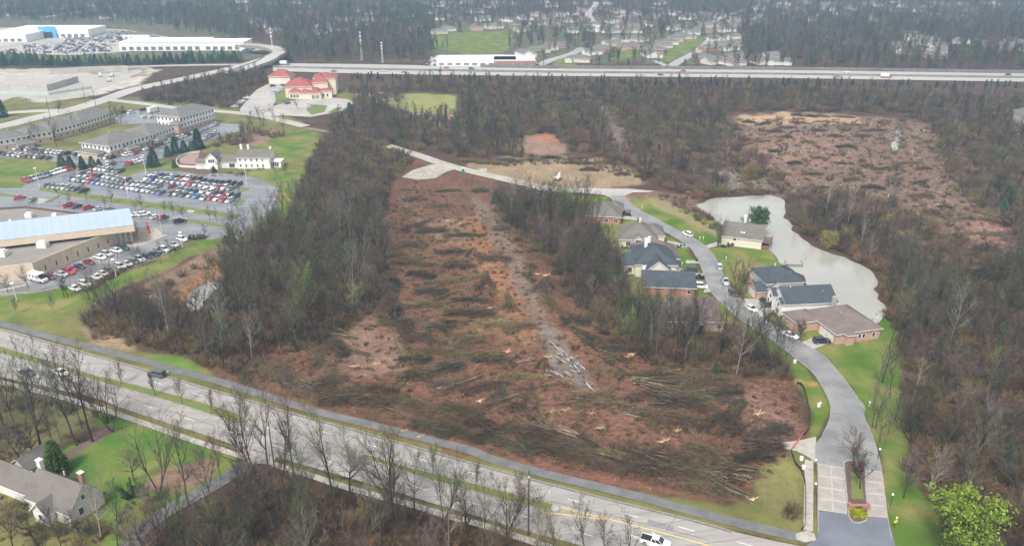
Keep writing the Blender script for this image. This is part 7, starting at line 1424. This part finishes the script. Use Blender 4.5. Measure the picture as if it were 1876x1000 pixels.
def shrubs(lst, name, label, kind='shrub', grp=None, mat=None, proto=None, cat='shrub'):
    for i, (x, y, s_) in enumerate(lst):
        if proto: single(proto, x, y, s_, (label % ordn(i)) if '%' in label else label, cat, grp)
        else: plant(kind, i, x, y, (label % ordn(i)) if '%' in label else label, grp, s_, cat)
hol = bush(450, 1.2, 1.8, M_HOLLY, 420, .35, .12, 10); red = bush(451, 1.6, 3.0, M_BR, 900, .6, .05, 16)
shrubs([(172, 527, .9), (178, 522, .9), (185, 518, .9), (192, 514, .9), (199, 510, .95), (206, 506, .95), (213, 502, .95), (220, 498, .95), (227, 494, .9), (236, 490, .9)], '', 'russet hedge bush along the lane, %s from the lane mouth', grp='russet hedge bushes', proto=red)
shrubs([(160, 531, .9), (85, 508, 1.1), (355, 437, 1.3), (362, 437, 1.2), (372, 436, 1.1), (325, 458, 1.0)], '', 'brown bush by the beige building lane, %s in order from the left', proto=red, grp='loose brown bushes')
shrubs([(396, 314, .8), (455, 314, .8), (474, 310, .7), (482, 310, .7), (1245, 452, 1.0), (1282, 510, 1.6), (1272, 512, .8), (1142, 455, .8), (1150, 455, .8), (1332, 451, 1.2), (1325, 453, 1.1), (1341, 450, 1.1), (1440, 585, 1.5), (1447, 587, 1.2), (1430, 599, .6), (1400, 556, 1.8), (1412, 552, 1.6), (1422, 556, 1.7), (1405, 562, 1.4)], '', 'dark evergreen shrub near a house wall, %s in order from the left', proto=hol, grp='evergreen house shrubs')
ar = conifer(452, 3.6, 1.0, M_CON, 260, 'arborvitae', .02, .35, .3)
for x, lb in ((1139, 'leftmost of the three small dark columnar firs by the street'), (1149, 'middle columnar fir of the three by the street'), (1153, 'rightmost of the three small columnar firs by the street')): single(ar, x, 396, .9, lb)
shrubs([(430, 266, 1.7), (442, 262, 1.9), (455, 259, 1.8), (398, 268, 1.6), (412, 262, 1.8), (500, 252, 1.7), (515, 250, 1.6), (485, 248, 1.7), (425, 252, 1.8), (440, 250, 1.7), (455, 248, 1.8), (470, 244, 1.7), (390, 312, .6), (420, 318, .7), (438, 322, .9), (445, 320, .9)], '', 'brown thicket bush above the white house, %s in order', grp='thicket bushes above the white house')
shrubs([(480, 425, 1.0), (470, 432, .9), (488, 410, 1.0), (497, 400, 1.0)], '', 'green shrub at the wood edge by the car park, %s up', proto=bush(453, 4, 3.4, M_BUD, 1300, .5, .09, 14), grp='green shrubs at the car park edge')
# ---------------------------------------------------------------- street furniture
M_POLE = plain('painted_pole', (.72, .72, .70), .45); M_BLK = plain('black_metal', (.03, .035, .03), .5); M_WOODP = surf('pole_timber', (.12, .085, .065), (.09, .065, .05), sc=1, fine=6); M_GLB = plain('lamp_globe', (.85, .85, .82), .3)
def lotlamp(x, y, h, label, z=.2):
    r = empty('lamp_post', G(x, y)); tag(r, label, 'lamp post', 'lamp posts of the left car park'); k = MB(); k.cyl((0, 0, 0), (0, 0, .8), .28, n=8, mat=M_WALK); k.build('base', parent=r)
    k = MB(); k.cyl((0, 0, .8), (0, 0, h), .11, .08, n=6, mat=M_POLE); k.build('pole', parent=r); k = MB(); k.box(-.55, .55, -.4, .4, h, h + .28, M_POLE); k.build('lamp_head', parent=r)
for x, y, lb in ((73, 346, 'white lamp post at the left end of the long island'), (268, 321, 'white lamp post at the end of the top car block'), (453, 345, 'white lamp post on the oval island at the right'), (236, 365, 'white lamp post on the island centre'), (423, 397, 'white lamp post at the right end of the long island')): lotlamp(x, y, 9.2, lb)
for x, y, lb in ((31, 552, 'white lamp post at the lane mouth by the lawn'), (213, 507, 'white lamp post in the russet hedge'), (335, 455, 'white lamp post near the top of the lane bank')): lotlamp(x, y, 6.0, lb)
for x, y, lb in ((1492, 862, 'black garden lamp with white globe, upper one left of the paving'), (1491, 906, 'black garden lamp with white globe, lower one left of the paving'), (1631, 926, 'black garden lamp with white globe on the right verge'), (1608, 842, 'black garden lamp with white globe at the bend by the island')):
    r = empty('garden_lamp', G(x, y)); tag(r, lb, 'lamp'); k = MB(); k.cyl((0, 0, 0), (0, 0, 2.6), .07, n=6, mat=M_BLK); k.build('pole', parent=r); k = MB(); k.ball((0, 0, 2.8), .24, 10, 6, M_GLB); k.build('globe', parent=r)
def upole(x, y, h, label, arms=True):
    r = empty('utility_pole', G(x, y)); tag(r, label, 'utility pole'); k = MB(); k.cyl((0, 0, -.2), (0, 0, h), .18, .12, n=8, mat=M_WOODP); k.build('pole', parent=r)
    if arms: k = MB(); k.box(-.1, .1, -.5, .5, h - 1.5, h - 1.2, M_POLE); k.build('insulator', parent=r)
for x, y, h, lb in ((968, 980, 15, 'tall brown utility pole beside the second median nose'), (507, 884, 15, 'dark utility pole among the trees at the drive'), (94, 222, 14, 'utility pole behind the left offices'), (158, 192, 12, 'utility pole by the site road, left'), (176, 196, 13, 'utility pole by the site road, right'), (1005, 372, 10, 'thin pole at the top of the right wood')): upole(x, y, h, lb)
def mast(x, y, h, label):
    r = empty('lattice_mast', G(x, y)); tag(r, label, 'mast'); k = MB()
    for a in range(3):
        t0 = a * 2.094; k.cyl((1.0 * math.cos(t0), 1.0 * math.sin(t0), 0), (.35 * math.cos(t0), .35 * math.sin(t0), h), .09, n=4, mat=M_POLE)
    k.build('legs', parent=r); k = MB()
    for i in range(10):
        z0, z1 = h * i / 10, h * (i + 1) / 10
        for a in range(3):
            r0, r1 = 1 - .65 * i / 10, 1 - .65 * (i + 1) / 10; t0, t1 = a * 2.094, (a + 1) * 2.094; k.cyl((r0 * math.cos(t0), r0 * math.sin(t0), z0), (r1 * math.cos(t1), r1 * math.sin(t1), z1), .05, n=3, mat=M_POLE)
    tag(k.build('bracing', parent=r), kind='stuff')
    for z in (h * .72, h * .85, h): k = MB(); k.cyl((-.9, -.6, z), (.9, -.6, z), .35, n=6, mat=M_POLE); k.build('antenna', parent=r)
mast(701, 116, 17, 'white banded lattice mast before the dark forest'); mast(501, 106, 25, 'tall antenna mast beside the ramp bridge'); mast(663, 112, 24, 'thin antenna mast left of the banded mast')
def dias(x, y):
    r = empty('warning_sign', G(x, y), .3); tag(r, 'yellow diamond warning sign on the right verge near the corner', 'sign'); k = MB(); k.cyl((0, 0, 0), (0, 0, 2.0), .04, n=5, mat=M_BLK); k.build('post', parent=r)
    k = MB(); s = .55; k.poly([(0, -.05, 1.7 - s), (s, -.05, 1.7), (0, -.05, 1.7 + s), (-s, -.05, 1.7)], plain('sign_yellow', (.85, .70, .02), .4)); k.poly([(0, -.03, 1.7 - s), (-s, -.03, 1.7), (0, -.03, 1.7 + s), (s, -.03, 1.7)], M_POLE); k.build('sign_panel', parent=r)
    k = MB(); k.ball((.1, 0, 2.5), .2, 8, 5, M_GLB); k.build('globe', parent=r)
dias(1638, 967)
r = empty('entrance_sign', G(1572, 932)); tag(r, 'low brick entrance sign wall on the island behind the bright green bed', 'sign'); k = MB(); k.box(-1.6, 1.6, -.2, .25, 0, 1.1, M_BRK); k.build('wall', parent=r)
for s in (-1, 1): k = MB(); k.box(s * 1.85 - .28, s * 1.85 + .28, -.35, .35, 0, 1.45, M_BRK); k.build('pillar', parent=r)
k = MB(); k.box(-.8, .8, -.26, -.21, .3, .85, M_MULCHP) if 'M_MULCHP' in globals() else k.box(-.8, .8, -.26, -.21, .3, .85, M_DOOR); k.build('panel', parent=r)
k = MB(); rr = np.random.RandomState(3); P = np.stack([rr.uniform(-1.5, 1.5, 1500), rr.uniform(-1.3, 1.3, 1500), rr.uniform(.25, .75, 1500)], 1); o = bpy.data.objects.new('groundcover', mesh_np('groundcover', *blades(P, rr.normal(0, .12, (1500, 3)) + [0, 0, .08], np.full(1500, .12), rr), [twigmat('chartreuse_leaves', [(.36, .40, .01)])])); link(o); o.location = G(1572, 944); tag(o, 'clipped chartreuse plants at the front of the entrance island', 'plants', kind='stuff')
def fence(pts, mat, name, label, h=.8, n=30):
    P = smooth(Gs(pts), n); r = empty(name, (P[0].x, P[0].y, 0)); tag(r, label, 'fence'); k = MB()
    for i in range(n - 1):
        a, b = P[i] - P[0], P[i + 1] - P[0]; s = Vector((.03, .0)); k.prism([a, b, b + s, a + s], 0, h + rnd.uniform(-.12, .05), mat)
    k.build('screen', parent=r)
    for i in range(0, n, 3): a = P[i] - P[0]; k = MB(); k.box(a.x - .04, a.x + .04, a.y - .09, a.y - .01, 0, h + .25, M_WOODP); k.build('stake', parent=r)
fence([(1459, 703), (1468, 706), (1475, 722), (1481, 750), (1483, 780), (1478, 792), (1471, 799)], M_BLK, 'silt_fence', 'black silt fence curving along the upper verge'); fence([(1449, 828), (1457, 850), (1467, 862), (1474, 885), (1475, 920), (1474, 962), (1467, 972)], M_BLK, 'silt_fence', 'black silt fence beside the pavement squares')
fence([(1471, 797), (1462, 810), (1455, 820), (1449, 826)], plain('orange_mesh', (.80, .25, .18), .6), 'safety_fence', 'orange plastic safety fence across the site entrance', 1.1, 12)
def prop(name, x, y, label, cat, build, rz=0.0): r = empty(name, G(x, y), rz); tag(r, label, cat); build(r); return r
M_BIN = plain('bin_green', (.02, .16, .13), .5); M_BIND = plain('bin_dark', (.03, .04, .045), .5)
def binb(m):
    def f(r): k = MB(); k.box(-.32, .32, -.35, .35, .12, 1.05, m); k.build('body', parent=r); k = MB(); k.box(-.35, .35, -.4, .4, 1.05, 1.15, m); k.build('lid', parent=r); [(lambda q: (q.cyl((s * .3 - .03, .3, .12), (s * .3 + .03, .3, .12), .12, n=8, mat=M_TYRE), q.build('wheel', parent=r)))(MB()) for s in (-1, 1)]
    return f
for x, y, m, lb in ((1169, 404, M_BIN, 'green wheeled bin at the farthest drive'), (1253.5, 452, M_BIN, 'green wheeled bin at the kerb by the arched window house'), (1276, 479, M_BIND, 'dark wheeled bin beside the round table drive'), (1288, 511, M_BIND, 'dark wheeled bin at the drive of the black SUV')): prop('wheeled_bin', x, y, lb, 'bin', binb(m))
def hyd(r): k = MB(); k.cyl((0, 0, 0), (0, 0, .75), .16, n=8, mat=plain('hydrant_yellow', (.75, .55, .05), .4)); k.build('body', parent=r); k = MB(); k.ball((0, 0, .8), .19, 8, 4, M_POLE); k.build('cap', parent=r)
prop('fire_hydrant', 308.5, 685, 'yellow and white fire hydrant beside the trail', 'hydrant', hyd)
def loo(r): k = MB(); k.box(-.6, .6, -.6, .6, 0, 2.2, plain('toilet_green', (.02, .35, .20), .4)); k.build('cabin', parent=r); k = MB(); k.box(-.62, .62, -.62, .62, 2.2, 2.35, M_POLE); k.build('roof', parent=r); k = MB(); k.box(-.35, .35, -.63, -.605, .15, 2.0, M_BIN); k.build('door', parent=r)
prop('portable_toilet', 848.5, 317, 'green portable toilet standing beside the gravel track', 'toilet', loo)
for x, lb in ((41, 'left portable toilet at the building site'), (46, 'right portable toilet at the building site')): prop('portable_toilet', x, 187, lb + ', turquoise', 'toilet', loo)
def rockb(r): k = MB(); k.ball((0, 0, .5), 1.2, 9, 6, M_GRAV, .6); o = k.build('boulder', parent=r)
def digger(r):
    y_ = plain('machine_cream', (.62, .55, .45), .5)
    for s in (-1, 1): k = MB(); k.box(-1.6, 1.6, s * 1.0 - .25, s * 1.0 + .25, 0, .7, M_BLK); k.build('track', parent=r)
    k = MB(); k.box(-1.4, 1.0, -1.1, 1.1, .75, 1.7, y_); k.build('body', parent=r); k = MB(); k.box(.0, 1.2, -.9, .2, 1.7, 2.9, M_POLE); k.box(.05, 1.22, -.85, .15, 1.8, 2.6, M_CGL); k.build('cab', parent=r); k = MB(); k.cyl((1.0, .6, 1.3), (3.2, .6, 3.2), .2, n=6, mat=y_); k.cyl((3.2, .6, 3.2), (4.4, .6, .8), .15, n=6, mat=y_); k.build('arm', parent=r)
prop('excavator', 1022, 330, 'small pale excavator on the straw coloured ground by the track', 'excavator', digger, 1.0)
for x, y, lb, z_ in ((200, 150, 'yellow excavator on the building site', .6), (184, 141, 'dark excavator by the far site wall', 2.0), (205, 141, 'second dark digger by the far site wall', .2)): prop('excavator', x, y, lb, 'excavator', digger, z_)
def mailbox(r): k = MB(); k.box(-.06, .06, -.06, .06, 0, 1.0, M_POLE); k.build('post', parent=r); k = MB(); k.box(-.16, .16, -.28, .28, 1.0, 1.28, M_POLE); k.build('box', parent=r)
for x, y, lb in ((1282, 440, 'left mailbox at the pond house drive'), (1288, 440, 'right mailbox at the pond house drive'), (1176, 383, 'mailbox on the strip lawn'), (1330, 477, 'mailbox on the lawn beside the silver SUV'), (1249, 487, 'mailbox beside the round table drive'), (1502, 745, 'mailbox by the upper verge of the bend'), (1592, 744, 'mailbox at the street bump'), (1443, 612, 'mailbox before the brown roofed house')): prop('mailbox', x, y, lb, 'mailbox', mailbox)
for x, y, lb in ((1468, 842, 'pale round utility drum beside the silt fence'), (1472, 858, 'small pale utility box below the drum'), (1500, 744, 'white utility box on the upper verge'), (1456, 664, 'white utility box on the grass by the wood')): prop('utility_box', x, y, lb, 'utility box', lambda r: (lambda k: (k.cyl((0, 0, 0), (0, 0, .8), .42, n=10, mat=M_POLE), k.build('drum', parent=r)))(MB()))
def dock(r):
    k = MB()
    for i in range(12): q = MB(); q.box(i * .5, i * .5 + .46, -1, 1, .55, .63, M_WALK); q.build('plank', parent=r)
    for x in (0.2, 5.6):
        for s in (-1, 1): q = MB(); q.cyl((x, s * .95, -.5), (x, s * .95, 1.5), .08, n=6, mat=M_WOODP); q.build('post', parent=r)
prop('dock', 1437, 485, 'small timber dock on the pond shore', 'dock', dock, -.1); prop('dock', 1600, 596, 'dock at the end of the pond behind the brown roof', 'dock', dock, .9)
M_RED = plain('sculpture_red', (.55, .05, .04), .4)
def sculpt(r): k = MB(); k.cyl((0, 0, 0), (.1, 0, 2.6), .42, .22, n=8, mat=M_RED); k.ball((.1, 0, 2.8), .38, 8, 5, M_RED); k.build('figure', parent=r)
for x, y, lb in ((271, 421, 'left red sculpture on the entrance plaza'), (274, 427, 'right red sculpture on the entrance plaza')): prop('sculpture', x, y, lb, 'sculpture', sculpt)
def flag(r): k = MB(); k.cyl((0, 0, 0), (0, 0, 8), .07, n=6, mat=M_POLE); k.build('pole', parent=r); k = MB(); k.box(.05, .08, -.02, .0, 5.2, 7.6, M_RED); k.box(.0, .9, -.02, 0, 5.6, 7.4, M_RED); k.build('flag', parent=r)
prop('flagpole', 297, 428, 'white flagpole with red flag beside the plaza', 'flagpole', flag)
def curvewall():
    P = smooth(Gs([(366, 280), (345, 283), (330, 289), (323, 297), (326, 304), (335, 307), (390, 309)]), 26); r = empty('garden_wall', (P[0].x, P[0].y, 0)); tag(r, 'curved pale garden wall round the patio of the white house', 'wall'); 
    for i in range(25): a, b = P[i] - P[0], P[i + 1] - P[0]; n_ = (b - a).normalized(); n_ = Vector((-n_.y, n_.x)) * .25; k = MB(); k.prism([a, b, b + n_, a + n_], 0, 1.1, M_CRM); k.build('wall_segment', parent=r)
curvewall()
for x, y, lb in ((909, 980, 'dead snag standing before the near lanes'),): prop('dead_snag', 853, 978, lb, 'tree', lambda r: (lambda k: (k.cyl((0, 0, -.3), (.1, 0, 7.5), .26, .16, n=7, mat=M_WOODP), k.cyl((.1, 0, 7.4), (-.3, 0, 8.6), .12, .04, n=5, mat=M_WOODP), k.build('trunk', parent=r)))(MB()))
for x, y, lb in ((457, 764, 'white delineator post at the first median tip'), (1007, 905, 'short white post beyond the second median')): prop('marker_post', x, y, lb, 'post', lambda r: (lambda k: (k.box(-.08, .08, -.05, .05, 0, 1.1, M_POLE), k.build('post', parent=r)))(MB()))
